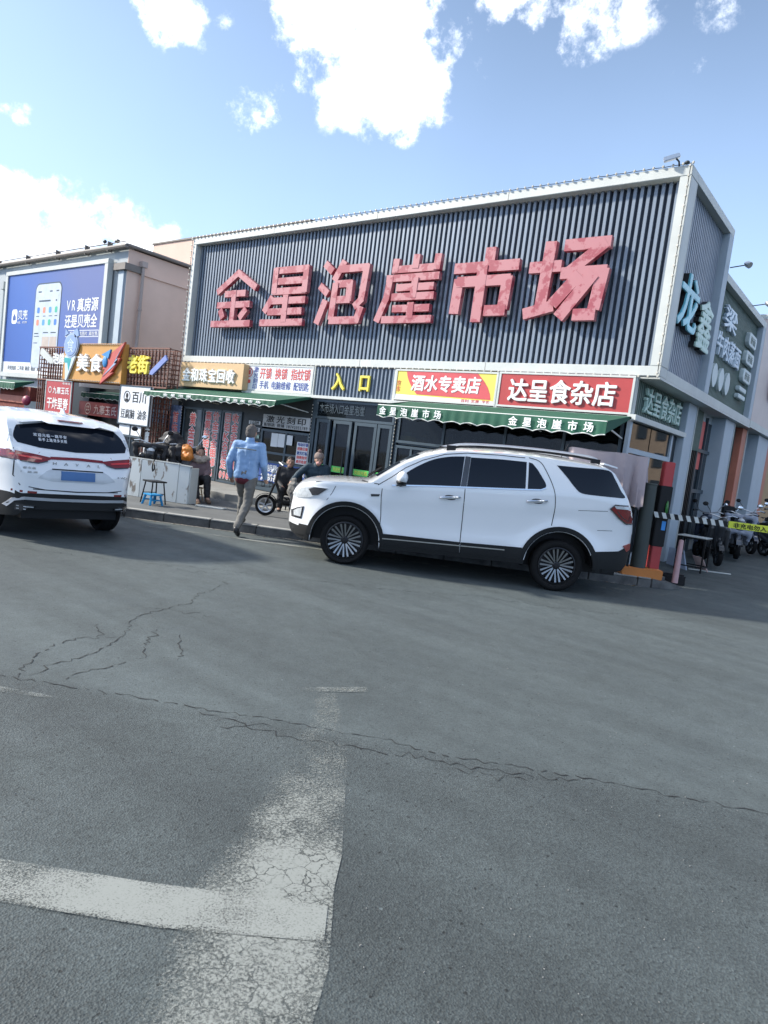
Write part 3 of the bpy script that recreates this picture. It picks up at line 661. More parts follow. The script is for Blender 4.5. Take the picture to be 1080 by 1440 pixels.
# ---- front sign boards
def board(name, label, x0, x1, z0, z1, y0, y1, m, frame=None):
    t = thing(name, label, 'sign', ((x0+x1)/2, y0, z0))
    B('panel', m, t, (x0,x1,y0,y1,z0,z1), bevel=.006)
    if frame:
        fr = MB()
        for b in ((x0-.015,x1+.015,y0-.012,y0+.02,z1-.02,z1+.012),(x0-.015,x1+.015,y0-.012,y0+.02,z0-.012,z0+.02),(x0-.016,x0+.02,y0-.011,y0+.02,z0+.021,z1-.021),(x1-.02,x1+.016,y0-.011,y0+.02,z0+.021,z1-.021)): fr.box(*b)
        fr.build('sign_frame', frame, t)
    return t
s1 = board('shop_sign', 'cream sign box with white characters over the gold buying shop', -15.38, -12.90, 2.555, 3.165, FY-.20, FY+.04, M_['cream'])
M_['goldshade'] = mat('dark_letter_side', (.05,.05,.05), .6)
text('金和珠宝回收', frame_front(0,0,FY-.203), -15.24, -13.15, 2.68, 3.03, M_['white'], s1, bold=.02, depth=.045, gap=.06)
s2 = board('shop_sign', 'white printed sign with red characters offering lock and key work', -13.03, -10.78, 2.585, 3.175, FY-.03, FY+.04, M_['poster_w'], M_['frame'])
F2 = frame_front(0,0,FY-.033)
text('开锁 换锁 指纹锁', F2, -12.52, -10.84, 2.86, 3.13, M_['redtext'], s2, bold=.015, each=True)
M_['bluep'] = mat('blue_print', (.08,.11,.35), .5)
text('手机 电脑维修 配钥匙', F2, -12.50, -10.86, 2.63, 2.83, M_['bluep'], s2, bold=.01, each=False)
text('激光刻印', F2, -12.74, -12.56, 2.61, 3.14, M_['bluep'], s2, bold=.01, vertical=True, each=False)
mb = MB(); mb.lathe([(.09,0),(.11,0),(.11,.004),(.09,.004),(.09,0)], (-12.88,FY-.034,3.0), (0,-1,0), 20); mb.box(-12.94,-12.82,FY-.037,FY-.033,2.75,2.83); mb.box(-12.92,-12.84,FY-.037,FY-.033,2.95,3.05); mb.build('logo', M_['redtext'], s2)
s3 = board('shop_sign', 'yellow and red sign with slanted white characters for the liquor shop', -8.46, -6.19, 2.60, 3.175, FY-.03, FY+.04, mat('yellow_sign_face', (.80,.66,.12), .45, var=.04), M_['frame'])
pl_ = []
for k in range(13): t = k/12; pl_.append((-8.15+.38*(1-t)**0*t**1.6*.9, 0, 3.165-t*.44))
left = [(-8.22+.30*t**1.7, FY-.032, 3.165-.45*t) for t in [k/10 for k in range(11)]]
right = [(-6.28-.12*(1-t)**.0*0-.45*t**1.0*0-(.42*(1-math.sqrt(max(0,1-(1-t)**2)))), FY-.032, 3.165-.50*(1-t)) for t in [k/10 for k in range(11)]]
mb = MB(); mb.prism([Vector((x,y-.002,z)) for x, y, z in (left+[(-6.28,FY-.032,2.69),(-6.30,FY-.032,2.78),(-6.36,FY-.032,2.9),(-6.46,FY-.032,3.02),(-6.62,FY-.032,3.165)])], (0,.002,0)); mb.build('red_field', mat('bright_red_field', (.62,.09,.10), .45), s3)
mb = MB(); mb.prism([(-8.44,FY-.034,2.615),(-6.21,FY-.034,2.615),(-6.21,FY-.034,2.665),(-7.2,FY-.034,2.675),(-8.44,FY-.034,2.70)], (0,.002,0)); mb.build('white_band', M_['white'], s3)
text('酒水专卖店', frame_front(0,0,FY-.036), -8.08, -6.52, 2.78, 3.10, M_['white'], s3, bold=.03, depth=.006, skew=.06)
text('百利 实惠 平价', frame_front(0,0,FY-.036), -6.9, -6.28, 2.62, 2.68, M_['redtext'], s3, each=False)
text('京东', frame_front(0,0,FY-.036), -8.43, -8.33, 2.75, 2.98, M_['redtext'], s3, vertical=True, each=False)
s4 = board('shop_sign', 'plain red sign with bold white characters for the grocery at the corner', -6.13, -3.76, 2.60, 3.185, FY-.045, FY+.04, M_['red'], M_['frame'])
text('达呈食杂店', frame_front(0,0,FY-.048), -5.93, -4.00, 2.69, 3.10, M_['white'], s4, bold=.022, depth=.03)
# side signs
LX = -3.742
corrugate('side_sign_panel', mk, 10.90, 13.62, 2.61, 3.17, lambda u, d: (LX-.05+d, u), .09, .04, M_['gslat'])
ss = thing('side_shop_sign', 'pale green lit channel letters for the grocery on the dark ribbed side wall', 'sign', (LX, 12.2, 2.6))
M_['mint'] = mat('mint_letter_face', (.50,.68,.60), .4, var=.05)
text('达呈食杂店', frame_side(0,0,LX+.0), 11.25, 13.35, 2.68, 3.12, M_['mint'], ss, bold=.012, depth=.05)
s5 = thing('side_letter_sign', 'two tall cyan channel characters on the side of the corner bay', 'sign', (XR, 12.2, 4.2))
M_['cyan'] = mat('cyan_letter_face', (.20,.58,.68), .35, var=.25, vscale=1.2); M_['letterside'] = mat('black_letter_return', (.02,.02,.022), .5)
for ch, a, b, z0, z1, mm in (('龙',11.2,12.35,4.1,5.02,M_['cyan']),('鑫',12.42,13.35,3.98,4.88,M_['mint'])):
    t = text(ch, frame_side(0,0,XR-.03), a, b, z0, z1, mm, s5, bold=.018, depth=.03)
    t = text(ch, frame_side(0,0,XR-.12), a, b, z0, z1, M_['letterside'], s5, bold=.022, depth=.088, name='letter_return')
s6 = thing('noodle_sign', 'pale blue raised characters and leaf shaped plates on the dark green side bay', 'sign', (XR, 15.8, 3.7))
M_['iceblue'] = mat('pale_blue_letter_face', (.60,.70,.78), .4); M_['plate'] = mat('pale_plate', (.58,.66,.66), .45)
F6 = frame_side(0,0,XR-.12)
text('梁', F6, 14.35, 15.45, 4.76, 5.22, M_['iceblue'], s6, bold=.02, depth=.06)
text('牛肉蒸面', F6, 14.05, 16.2, 4.20, 4.66, M_['iceblue'], s6, bold=.02, depth=.06)
for yc in (14.3,14.85,15.40):
    mb = MB(); pts = [(XR-.12, yc+.20*math.sin(a), 3.80+.23*math.cos(a)) for a in [k*math.pi/10 for k in range(20)]]
    pts = [(x, yc+(y-yc)*(.55+.45*abs(math.sin(k*math.pi/10))), z) for k, (x, y, z) in enumerate(pts)]
    mb.prism(pts, (.06,0,0)); mb.build('leaf_plate', M_['plate'], s6)
for k, (zc, hh) in enumerate(((4.98,.14),(4.59,.14),(4.20,.14),(3.88,.05),(3.72,.05))):
    mb = MB(); y0, y1 = 16.55-(.12 if k > 2 else 0), 17.35
    if k > 2: y0 = 16.4; y1 = 17.1
    c = .06 if hh > .1 else .02
    mb.prism([(XR-.12,y0+c,zc-hh),(XR-.12,y1-c,zc-hh),(XR-.12,y1,zc-hh+c),(XR-.12,y1,zc+hh-c),(XR-.12,y1-c,zc+hh),(XR-.12,y0+c,zc+hh),(XR-.12,y0,zc+hh-c),(XR-.12,y0,zc-hh+c)], (.09,0,0)); p = mb.build('round_plate', M_['plate'], s6, bevel=.01)
    if hh > .1: text('醉面', frame_side(0,0,XR-.028), y0+.15, y1-.15, zc-.09, zc+.09, M_['gslat'], s6, each=False, depth=.003)

# ---- side lower storey
def pane(name, parent, *boxes): return B(name, GL, parent, *boxes)
sw = -3.742
gzs = lambda y: gz(-3, y)
B('side_wall_base', M_['greywall'], mk, (-3.80,sw-.012,FY+.05,13.2,0,.35))
B('shop_window', GLR, mk, (sw-.03,sw-.02,FY+.1,12.0,.36,2.01), (sw-.03,sw-.02,12.06,13.1,.36,2.01), (sw-.03,sw-.02,FY+.1,11.95,2.09,2.5), (sw-.03,sw-.02,12.0,13.1,2.09,2.5), label='corner side shop glazing')
B('window_frame', M_['column'], mk, (sw-.05,sw+.01,FY+.0,FY+.10,.35,2.5), (sw-.05,sw+.01,FY+.1,13.1,2.01,2.09), (sw-.05,sw+.008,11.98,12.04,.35,2.0), (sw-.05,sw+.012,13.1,13.2,.3,2.5), label='pale corner window frame')
B('side_column', M_['column'], mk, (-3.8,sw+.10,13.56,14.14,.05,3.168), bevel=.008, label='pale blue side column nearest the corner')
B('column_edge', M_['frame'], mk, (sw+.05,sw+.115,14.141,14.17,.05,3.165))
B('dark_door', M_['dark'], mk, (-3.8,sw-.03,13.21,13.555,.1,2.5))
corrugate('side_corrugated_panel', mk, 14.18, 15.05, 2.36, 3.16, lambda u, d: (sw-.02+d, u), .08, .035, M_['gslat'])
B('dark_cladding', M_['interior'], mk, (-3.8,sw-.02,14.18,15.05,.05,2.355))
for k in range(7): B('cladding_batten', M_['black'], mk, (sw-.019,sw,14.24+k*.12,14.27+k*.12,.1,2.34))
B('shop_window', GLR, mk, (sw-.05,sw-.04,15.1,16.05,.5,3.0), label='tall dark side window')
B('window_frame', M_['steelgrey'], mk, (sw-.06,sw,15.06,15.12,.1,3.1), (sw-.06,sw,15.55,15.6,.1,3.1), (sw-.06,sw+.002,15.13,16.05,1.5,1.58), (sw-.06,sw+.002,15.13,16.05,2.35,2.42), label='grey frame of the tall side window')
B('window_poster', M_['redtext'], mk, (sw-.039,sw-.036,15.14,15.5,2.0,3.0))
B('side_column', M_['column'], mk, (-3.8,sw+.22,16.09,16.95,.1,3.168), bevel=.008, label='wide pale column with lilac tint')
B('column_edge', M_['frame'], mk, (sw+.15,sw+.235,16.951,16.98,.1,3.16))
B('green_shopfront', M_['gback'], mk, (-3.8,sw,16.99,18.25,.2,3.15)); B('sign_strip', M_['mint'], mk, (sw+.001,sw+.03,17.25,17.5,1.9,3.0))
B('terracotta_pillar', M_['orange'], mk, (-3.8,sw+.15,18.26,18.75,.2,3.19), bevel=.01); B('pillar_edge', M_['frame'], mk, (sw+.02,sw+.17,18.751,18.79,.2,3.19))
B('shop_window', GLR, mk, (sw-.05,sw-.04,18.8,19.9,.5,3.1), label='narrow side window past the terracotta pillar'); B('window_frame', M_['column'], mk, (sw-.05,sw+.02,19.25,19.4,.3,3.15), label='blue grey mullion')
B('side_column', M_['column'], mk, (-3.8,sw+.22,19.95,21.4,.2,3.19), bevel=.008, label='farthest pale side column')
B('terracotta_pillar', M_['orange'], mk, (-3.8,sw+.2,21.45,22.0,.3,3.19), bevel=.01); B('shopfront_beyond', M_['card'], mk, (-3.8,sw,22.05,26,.3,3.19))
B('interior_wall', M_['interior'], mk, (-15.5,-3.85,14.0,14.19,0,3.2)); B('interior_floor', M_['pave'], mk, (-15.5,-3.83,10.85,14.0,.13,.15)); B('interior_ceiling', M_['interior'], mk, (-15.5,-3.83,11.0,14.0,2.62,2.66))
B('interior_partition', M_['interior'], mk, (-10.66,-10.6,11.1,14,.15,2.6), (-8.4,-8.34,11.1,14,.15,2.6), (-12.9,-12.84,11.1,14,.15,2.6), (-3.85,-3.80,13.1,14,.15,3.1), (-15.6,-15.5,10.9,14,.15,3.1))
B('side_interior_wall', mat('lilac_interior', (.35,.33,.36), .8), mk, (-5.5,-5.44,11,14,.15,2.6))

# ---- bottom storey, front shopfronts
SY = FY+.02
def window_unit(x0, x1, z0, z1, y, m_frame, parent, mullions=(), rails=(), fw=.05, glass=GL, label=None, nm='window'):
    f = MB()
    for b in ((x0,x1,y-.03,y+.03,z0,z0+fw),(x0,x1,y-.03,y+.03,z1-fw,z1),(x0,x0+fw,y-.028,y+.028,z0+fw,z1-fw),(x1-fw,x1,y-.028,y+.028,z0+fw,z1-fw)): f.box(*b)
    for m in mullions: f.box(m-fw/2,m+fw/2,y-.026,y+.026,z0+fw,z1-fw)
    for r in rails: f.box(x0+fw,x1-fw,y-.024,y+.024,r-fw/2,r+fw/2)
    o = f.build(nm, m_frame, parent, label=label)
    B('pane', glass, o, (x0+fw,x1-fw,y-.004,y+.004,z0+fw,z1-fw))
    return o
M_['winfilm'] = mat('dark_glass_film', (.035,.045,.05), .12, spec=.7)
M_['redchar'] = mat('red_vinyl_character', (.62,.10,.09), .5); 
B('lintel', M_['dark'], mk, (-15.6,-8.5,SY,SY+.06,2.05,2.5))
# gold shop: three filmed glass leaves with outlined red characters
for x0, x1, cols in ((-15.34,-14.56,((-15.10,-14.80,'黄金回收',.55,1.92),)), (-14.53,-13.80,((-14.46,-14.17,'高黄钻铂白维',.62,2.0),(-14.15,-13.86,'价金石金银修',.62,2.0))), (-13.77,-13.02,((-13.68,-13.42,'回铂K名抵定',.62,2.0),(-13.40,-13.12,'收金金表押制',.62,2.0)))):
    dr = window_unit(x0, x1, .28, 2.05, SY, M_['steelgrey'], mk, glass=M_['winfilm'], label='filmed glass door with red characters', nm='door')
    for a, b, s, z0, z1 in cols:
        text(s, frame_front(0,0,SY-.012), a, b, z0, z1, M_['redchar'], dr, bold=.028, vertical=True, each=False, back=M_['poster_w'], back_bold=.085, depth=.004, gap=.1)
    if x0 > -14.6: text('97966' if x0 < -14 else '0966', frame_front(0,0,SY-.012), x0+.10, x1-.12, .38, .58, M_['redchar'], dr, bold=.028, each=False, back=M_['poster_w'], back_bold=.08, depth=.004)
B('dark_panel', M_['dark'], mk, (-13.01,-12.30,SY,SY+.05,.28,2.05))
for z0, z1, c in ((1.78,1.88,'poster_w'),(1.62,1.73,'poster_w'),(1.46,1.56,'mint'),(1.28,1.40,'cream')):
    p = B('plaque', M_[c], mk, (-12.76,-12.34,SY-.02,SY-.002,z0,z1), bevel=.01)
    text('正品保障' if z0 > 1.5 else '开锁', frame_front(0,0,SY-.023), -12.72, -12.38, z0+.01, z1-.01, M_['black'], p, each=False)
# laser engraving counter window
window_unit(-12.27,-10.70,.95,1.72, SY, M_['steelgrey'], mk, (-11.43,), (1.18,), label='counter window of the engraving shop')
ls = board('laser_sign', 'grey white sign with black characters and a phone number under the left awning', -12.24, -10.70, 1.765, 2.055, SY-.05, SY-.02, mat('grey_white_sign', (.50,.51,.52), .5))
text('激光刻印', frame_front(0,0,SY-.053), -12.15, -10.78, 1.875, 2.04, M_['black'], ls, bold=.012, each=False, gap=.15)
text('配钥匙 换锁 18742055789', frame_front(0,0,SY-.053), -12.18, -10.74, 1.78, 1.865, M_['black'], ls, each=False)
B('counter_wall', M_['steelgrey'], mk, (-12.3,-10.70,SY,SY+.06,.28,.945))
bb = board('banner', 'blue banner with white characters below the counter window', -12.2, -10.62, .50, .955, SY-.035, SY-.015, M_['blue'])
text('配钥匙 开锁换锁', frame_front(0,0,SY-.038), -12.12, -10.7, .74, .92, M_['white'], bb, bold=.02, each=False)
text('复制各种锁匙', frame_front(0,0,SY-.038), -12.12, -10.9, .53, .71, M_['white'], bb, bold=.02, each=False)
for x0, x1, z0, z1 in ((-11.90,-11.68,1.33,1.64),(-11.67,-11.45,1.34,1.64),(-11.38,-11.20,1.41,1.63)):
    B('pinned_paper', M_['poster_w'], mk, (x0,x1,SY-.036,SY-.032,z0,z1))
po = board('poster', 'small poster of red and blue striped lettering on the post beside the entrance', -11.03, -10.64, 1.02, 1.51, SY-.05, SY-.038, M_['poster_w'])
for k, c in enumerate((M_['bluep'],M_['redtext'],M_['blue'],M_['redtext'],M_['redtext'])):
    text(('电动开锁','刻章印章','激光打标','刻碑刻字','高价收表')[k], frame_front(0,0,SY-.052), -11.0, -10.67, 1.42-.095*k, 1.50-.095*k, c, po, bold=.035, each=False)
B('post', M_['steelgrey'], mk, (-10.70,-10.58,SY-.02,SY+.08,.14,2.48))
# entrance doors
window_unit(-10.58,-8.40,2.08,2.49, SY, M_['steelgrey'], mk, (), (), label='fanlight over the entrance')
text('本市场入口金星泡崖', frame_front(0,0,SY-.01), -10.5, -9.2, 2.20, 2.42, M_['steelgrey'], mk, each=False, depth=.004)
M_['greenfilm'] = mat('green_door_strip', (.10,.55,.12), .45, var=.05)
for x0, x1 in ((-10.52,-10.12),(-10.02,-9.50),(-9.42,-8.82),(-8.80,-8.42)):
    d = window_unit(x0, x1, .15, 2.07, SY, M_['steelgrey'], mk, fw=.07, label='glass entrance door with green strip', nm='door')
    g = B('green_strip', M_['greenfilm'], d, (x0+.07,x1-.07,SY-.010,SY-.006,.97,1.10))
    if x1-x0 > .45:
        text('欢迎光临', frame_front(0,0,SY-.0105), x0+.12, x1-.12, .99, 1.085, M_['yellow'], d, each=False)
        mb = MB(); mb.tube([(x1-.12 if x0 < -9.6 else x0+.12, SY-.06, z) for z in (.85,1.0,1.3,1.45)], .015, 6); mb.build('handle', M_['dark'], d)
B('post', M_['steelgrey'], mk, (-8.41,-8.30,SY-.02,SY+.08,.14,2.48))
# grocery shopfront under the right awning
window_unit(-8.29,-3.83,1.75,2.48, SY, M_['steelgrey'], mk, (-7.2,-5.9,-4.8), (), label='upper grocery window')
window_unit(-8.29,-3.83,.55,1.70, SY, M_['steelgrey'], mk, (-7.9,-6.7,-5.4,-4.4), (), label='lower grocery window')
B('stall_riser', M_['steelgrey'], mk, (-8.29,-3.80,SY,SY+.06,.13,.55))
B('bulb_batten', M_['dark'], mk, (-8.36,-8.33,SY-.045,SY-.021,.5,2.3))
bulbs('bulb_string', (-8.34,SY-.05,.5), (-8.34,SY-.05,2.35), .07, .012, mk)
bulbs('bulb_string', (-10.66,SY-.05,.5), (-10.66,SY-.05,2.35), .07, .012, mk)
bulbs('bulb_string', (-15.38,SY-.06,.5), (-15.38,SY-.06,2.1), .07, .012, mk)
sh = thing('shelf_unit', 'dim shelves of bottles and packets behind the grocery window', 'shelves', (-6, 11.7, .15))
rs = random.Random(3)
B('shelf', M_['dark'], sh, *[(-8.2,-3.95,11.3,11.7,z,z+.02) for z in (.6,1.0,1.4,1.8,2.2)])
for mi, mm in enumerate((M_['redtext'],M_['ygreen'],M_['poster_w'],M_['gslat'],M_['card'])):
    mb = MB()
    for z in (.62,1.02,1.42,1.82):
        x = -8.1+mi*.09
        while x < -4: 
            if rs.random() < .5: mb.box(x,x+.07,11.32,11.45,z,z+rs.uniform(.12,.3))
            x += .45+rs.uniform(0,.1)
    tag(mb.build('goods', mm, sh), kind='stuff')
for k, (x0, x1, z0, z1, m) in enumerate(((-8.24,-7.99,1.757,1.90,'ygreen'),(-7.985,-7.86,1.757,1.87,'ygreen'),(-8.15,-7.98,1.903,1.98,'gslat'),(-7.82,-7.62,1.757,1.84,'card'),(-7.76,-7.66,1.843,1.91,'gslat'))):
    o = B('carton', M_[m], None, (x0,x1,SY+.04,SY+.2,z0,z1), bevel=.004)
    tag(recenter(o), ('wide yellow carton on the window ledge left of the others','small yellow carton pressed against the wide yellow one','green packet lying on top of the wide yellow carton','orange brown carton right of the yellow ones on the ledge','green packet on top of the orange brown carton')[k], 'carton', 'cartons on the grocery window ledge')
B('window_ledge', M_['steelgrey'], mk, (-8.28,-7.3,SY+.031,SY+.25,1.72,1.755))

# ---- awnings
M_['scrim'] = mat('off_white_braid', (.6,.62,.6), .7)
def awning(name, label, x0, x1, zt, y0, y1, zf, zb, m, chars=(), ret=.12, parent_y=None):
    """canopy from wall (y0, zt) out to (y1, zf), scalloped valance down to zb"""
    t = thing(name, label, 'awning', ((x0+x1)/2, y0, zb))
    mb = MB(); n = max(8, int((x1-x0)/.16)); 
    nd = 6
    for j in range(nd+1):
        for i in range(n+1):
            s = j/nd; x = x0+(x1-x0)*i/n
            sag = -.025*math.sin(math.pi*s)-.012*math.sin(math.pi*((i/n*7) % 1))*s
            mb.v.append(Vector((x, y0+(y1-y0)*s, zt+(zf-zt)*s+sag)))
    W = n+1
    for j in range(nd):
        for i in range(n): k = j*W+i; mb.f.append((k,k+1,k+W+1,k+W))
    mb.build('canopy', m, t, smooth=True, recalc=False)
    # triangular ends
    for xx in (x0, x1):
        e = MB(); e.prism([(xx,y0,zt),(xx,y1,zf),(xx,y1,zb+.05),(xx,y0-.0,zt-.05)], (.004 if xx == x0 else -.004,0,0)); e.build('end_panel', m, t)
    v = MB(); nn = n*6
    for i in range(nn+1):
        x = x0+(x1-x0)*i/nn; ph = (i/6) % 2/2
        zl = zb+.035*abs(math.cos(math.pi*i/12))-.0; yo = .012*math.sin(i*.9)+.01*math.sin(i*.23)
        v.v += [Vector((x,y1-.005,zf-.012)), Vector((x,y1-.01+yo*.5,(zf+zl)/2)), Vector((x,y1-.012+yo,zl))]
    for i in range(nn):
        k = 3*i; v.f += [(k,k+1,k+4,k+3),(k+1,k+2,k+5,k+4)]
    va = v.build('valance', m, t, smooth=60, recalc=False)
    br = MB(); br.tube([v.v[3*i+2]+Vector((0,-.003,0)) for i in range(nn+1)], .008, 5); br.build('valance_braid', M_['scrim'], va)
    fr = MB(); fr.tube([(x0,y1+.01,zf-.01),(x1,y1+.01,zf-.01)], .014, 6)
    for k in range(4): xx = x0+.08+(x1-x0-.16)*k/3; fr.bar((xx,y0,zt-.35),(xx,y1+.02,zf-.03),.018)
    fr.build('awning_frame', M_['frame'], t)
    for (a, b, s) in chars:
        text(s, frame_front(0,0,y1-.035), a, b, zb+.05, zf-.03, M_['white'], t, bold=.02, name='sign_character', gap=.35, each=False)
    return t
awning('awning', 'green scalloped awning over the gold and engraving shops', -15.55, -10.72, 2.53, FY-.02, 9.75, 2.30, 2.155, M_['green'], ((-14.75,-13.5,'金星泡崖'),(-12.6,-11.1,'金星泡崖市场')))
awning('awning', 'long green awning with white characters over the liquor and grocery shops', -8.03, -3.72, 2.56, FY-.10, 9.80, 2.385, 2.15, M_['green'], ((-8.0,-6.55,'金星泡崖市场'),(-5.35,-3.85,'金星泡崖市场')))

# ================================================================== building on the left with the billboard
lb = thing('rendered_building', 'pale rendered building with brown eaves and a big blue billboard on its front', 'building', (-30, 12.5, 0))
M_['bluish'] = mat('bluish_render', (.47,.52,.55), .85, var=.05, vscale=.6, bump=.1, dirt=(.40,.43,.44))
B('wall', M_['bluish'], lb, (-60,-21.62,12.5,12.7,0,7.16), label='bluish front wall')
B('wall', M_['beige'], lb, (-22.3,-21.59,12.501,30,0,7.10), label='beige side wall')
B('roof', M_['trim'], lb, (-60,-21.5,12.42,30,7.17,7.24))
mb = MB(); mb.tube([(-60,12.33,7.14),(-21.45,12.33,7.14)], .075, 8); mb.build('gutter', M_['trim'], lb, smooth=True)
mb = MB(); mb.tube([(-21.48,12.35,7.17),(-21.48,30,7.17)], .06, 8); mb.tube([(-60,12.36,7.30),(-21.5,12.36,7.30)], .02, 5); mb.build('eave_trim', M_['trim'], lb, smooth=True)
for x in (-31.2,-28.6,-26.2,-24.1,-22.6): B('gutter_bracket', M_['trim'], lb, (x,x+.03,12.28,12.46,7.03,7.36))
B('ledge', M_['trim'], lb, (-22.2,-21.50,12.35,12.52,6.40,6.62), (-21.589,-21.50,12.521,13.05,6.40,6.62), label='box ledge round the corner'); B('ledge', M_['beige'], lb, (-21.589,-21.53,13.051,30,6.38,6.50))
mb = MB(); mb.tube([(-21.47,13.0,6.75),(-21.47,13.0,0)], .055, 8); mb.lathe([(.07,0),(.07,.05)], (-21.47,13.0,5.2), (0,0,1), 10, True); mb.lathe([(.07,0),(.07,.05)], (-21.47,13.0,3.9), (0,0,1), 10, True); mb.box(-21.58,-21.38,12.9,13.1,6.62,6.80); mb.build('downpipe', mat('pinkish_pipe', (.42,.35,.32), .6), lb)
mb = MB(); mb.box(-30.75,-30.45,12.3,12.49,6.15,6.45); mb.tube([(-30.6,12.42,6.2),(-30.6,12.42,0)], .05, 8); mb.build('downpipe', M_['bluish'], lb)
B('corner_strip', M_['column'], lb, (-22.02,-21.70,12.44,12.499,2.4,6.39))
mb = MB(); mb.ell((-23.0,12.4,7.42),(.09,.06,.06)); mb.tube([(-23.0,12.4,7.3),(-23.0,12.4,7.42)],.015,5); mb.ell((-22.2,12.4,7.36),(.14,.07,.07)); mb.build('roof_fixture', M_['dark'], lb)
bk = tag(recenter(B('plain_building', M_['beige'], None, (-29.1,-19,18,30,0,9.55))), 'taller plain beige block rising behind the billboard building', 'building')
B('parapet_cap', M_['trim'], bk, (-29.15,-18.95,17.95,30.05,9.551,9.62))
# billboard
bi = thing('billboard', 'large blue billboard with a phone and white property advertising text', 'billboard', (-26.2, 12.3, 2.6))
by = 12.30
def blue_ad():
    m = bpy.data.materials.new('blue_ad_print'); m.use_nodes = True; nt = m.node_tree; N = nt.nodes; L = nt.links
    b = N['Principled BSDF']; b.inputs['Roughness'].default_value = .35
    tc = N.new('ShaderNodeTexCoord'); sp = N.new('ShaderNodeSeparateXYZ'); L.new(tc.outputs['Object'], sp.inputs[0])
    cr = N.new('ShaderNodeValToRGB'); r = N.new('ShaderNodeMapRange'); r.inputs['From Min'].default_value = -4; r.inputs['From Max'].default_value = 4
    a = N.new('ShaderNodeMath'); a.operation = 'MULTIPLY_ADD'; a.inputs[1].default_value = .6; L.new(sp.outputs[2], a.inputs[0]); L.new(sp.outputs[0], a.inputs[2]); L.new(a.outputs[0], r.inputs['Value']); L.new(r.outputs[0], cr.inputs[0])
    cr.color_ramp.elements[0].color = (.015,.07,.33,1); cr.color_ramp.elements[1].color = (.13,.16,.36,1); e = cr.color_ramp.elements.new(.45); e.color = (.05,.13,.45,1)
    L.new(cr.outputs[0], b.inputs['Base Color']); return m
B('panel', blue_ad(), bi, (-29.95,-22.60,by,by+.1,3.22,6.62))
B('white_footer', M_['poster_w'], bi, (-29.95,-22.60,by,by+.1,2.80,3.219))
for b_, nm in (((-30.15,-22.38,by-.05,by+.15,6.621,6.78),'top'),((-30.15,-22.38,by-.05,by+.15,2.62,2.799),'b'),((-30.15,-29.951,by-.049,by+.15,2.8,6.62),'l'),((-22.599,-22.38,by-.049,by+.15,2.8,6.62),'r')):
    B('billboard_frame', M_['frame'], bi, b_, bevel=.01)
def rrect(x0, x1, z0, z1, r, y, t):
    pts = []
    for cx, cz, a0 in ((x1-r,z1-r,0),(x0+r,z1-r,90),(x0+r,z0+r,180),(x1-r,z0+r,270)):
        for k in range(7): a = R(a0+15*k); pts.append((cx+r*math.cos(a), y, cz+r*math.sin(a)))
    mb = MB(); mb.prism(pts, (0,t,0)); return mb
rrect(-27.55,-25.50,3.03,6.20,.28,by-.004,.003).build('phone_outline', M_['steelgrey'], bi)
ph = rrect(-27.50,-25.55,3.03,6.15,.25,by-.008,.003).build('phone_screen', mat('phone_screen_print', (.56,.62,.70), .4), bi)
cols_ = [mat('icon_blue', (.05,.2,.6), .5), mat('icon_orange', (.75,.25,.15), .5), mat('icon_sky', (.08,.3,.75), .5), mat('icon_green', (.05,.45,.3), .5)]
for r_ in range(2):
    for k in range(4): rrect(-27.30+k*.46,-27.10+k*.46,5.08-r_*.46,5.30-r_*.46,.06,by-.011,.002).build('app_icon', cols_[(k+r_) % 4], ph)
mb = MB()
for a in ((-27.3,-27.05,5.85,5.9),(-26.4,-26.2,5.85,5.9),(-25.9,-25.7,5.85,5.9),(-27.2,-26.3,5.5,5.56),(-25.9,-25.8,5.5,5.56),(-27.35,-27.1,4.95,4.98),(-26.8,-26.6,4.95,4.98),(-26.35,-26.1,4.95,4.98),(-25.9,-25.7,4.95,4.98),(-27.4,-27.05,4.3,4.34),(-27.4,-27.0,4.2,4.23),(-26.7,-26.3,4.33,4.37),(-26.1,-25.7,4.33,4.37),(-27.4,-27.1,3.95,3.98)): mb.box(a[0],a[1],by-.010,by-.0085,a[2],a[3])
mb.build('screen_print', M_['steelgrey'], ph)
B('card_picture', mat('card_picture_print', (.52,.44,.38), .5), ph, (-26.75,-26.2,by-.0105,by-.0085,3.5,4.2),(-26.15,-25.62,by-.0105,by-.0085,3.5,4.2))
FB = frame_front(0,0,by-.004)
text('VR', FB, -25.05, -24.34, 5.10, 5.55, M_['white'], bi, bold=.01); text('真房源', FB, -24.30, -22.86, 5.06, 5.56, M_['white'], bi, bold=.018)
text('还是贝壳全', FB, -25.1, -22.86, 4.50, 5.0, M_['white'], bi, bold=.018)
fr = MB()
for b_ in ((-24.98,-22.7,4.40,4.42),(-24.98,-22.7,4.18,4.20),(-24.98,-24.96,4.2,4.4),(-22.72,-22.7,4.2,4.4),(-24.96,-24.75,4.2,4.4)): fr.box(b_[0],b_[1],by-.004,by-.001,b_[2],b_[3])
fr.build('text_bar', M_['white'], bi)
text('真房源 真图片 真在售', FB, -24.68, -22.76, 4.22, 4.38, M_['white'], bi, each=False)
rrect(-29.45,-28.98,4.72,5.28,.12,by-.004,.003).build('logo_badge', M_['white'], bi)
mb = MB(); mb.prism([(-29.215,by-.007,5.12),(-29.34,by-.007,4.98),(-29.34,by-.007,4.85),(-29.09,by-.007,4.85),(-29.09,by-.007,4.98)], (0,.002,0)); mb.build('logo_house', M_['blue'], bi)
text('贝壳', FB, -28.92, -28.08, 4.86, 5.26, M_['white'], bi, bold=.012); text('KE.COM', FB, -28.9, -28.1, 4.72, 4.82, M_['white'], bi, each=False)
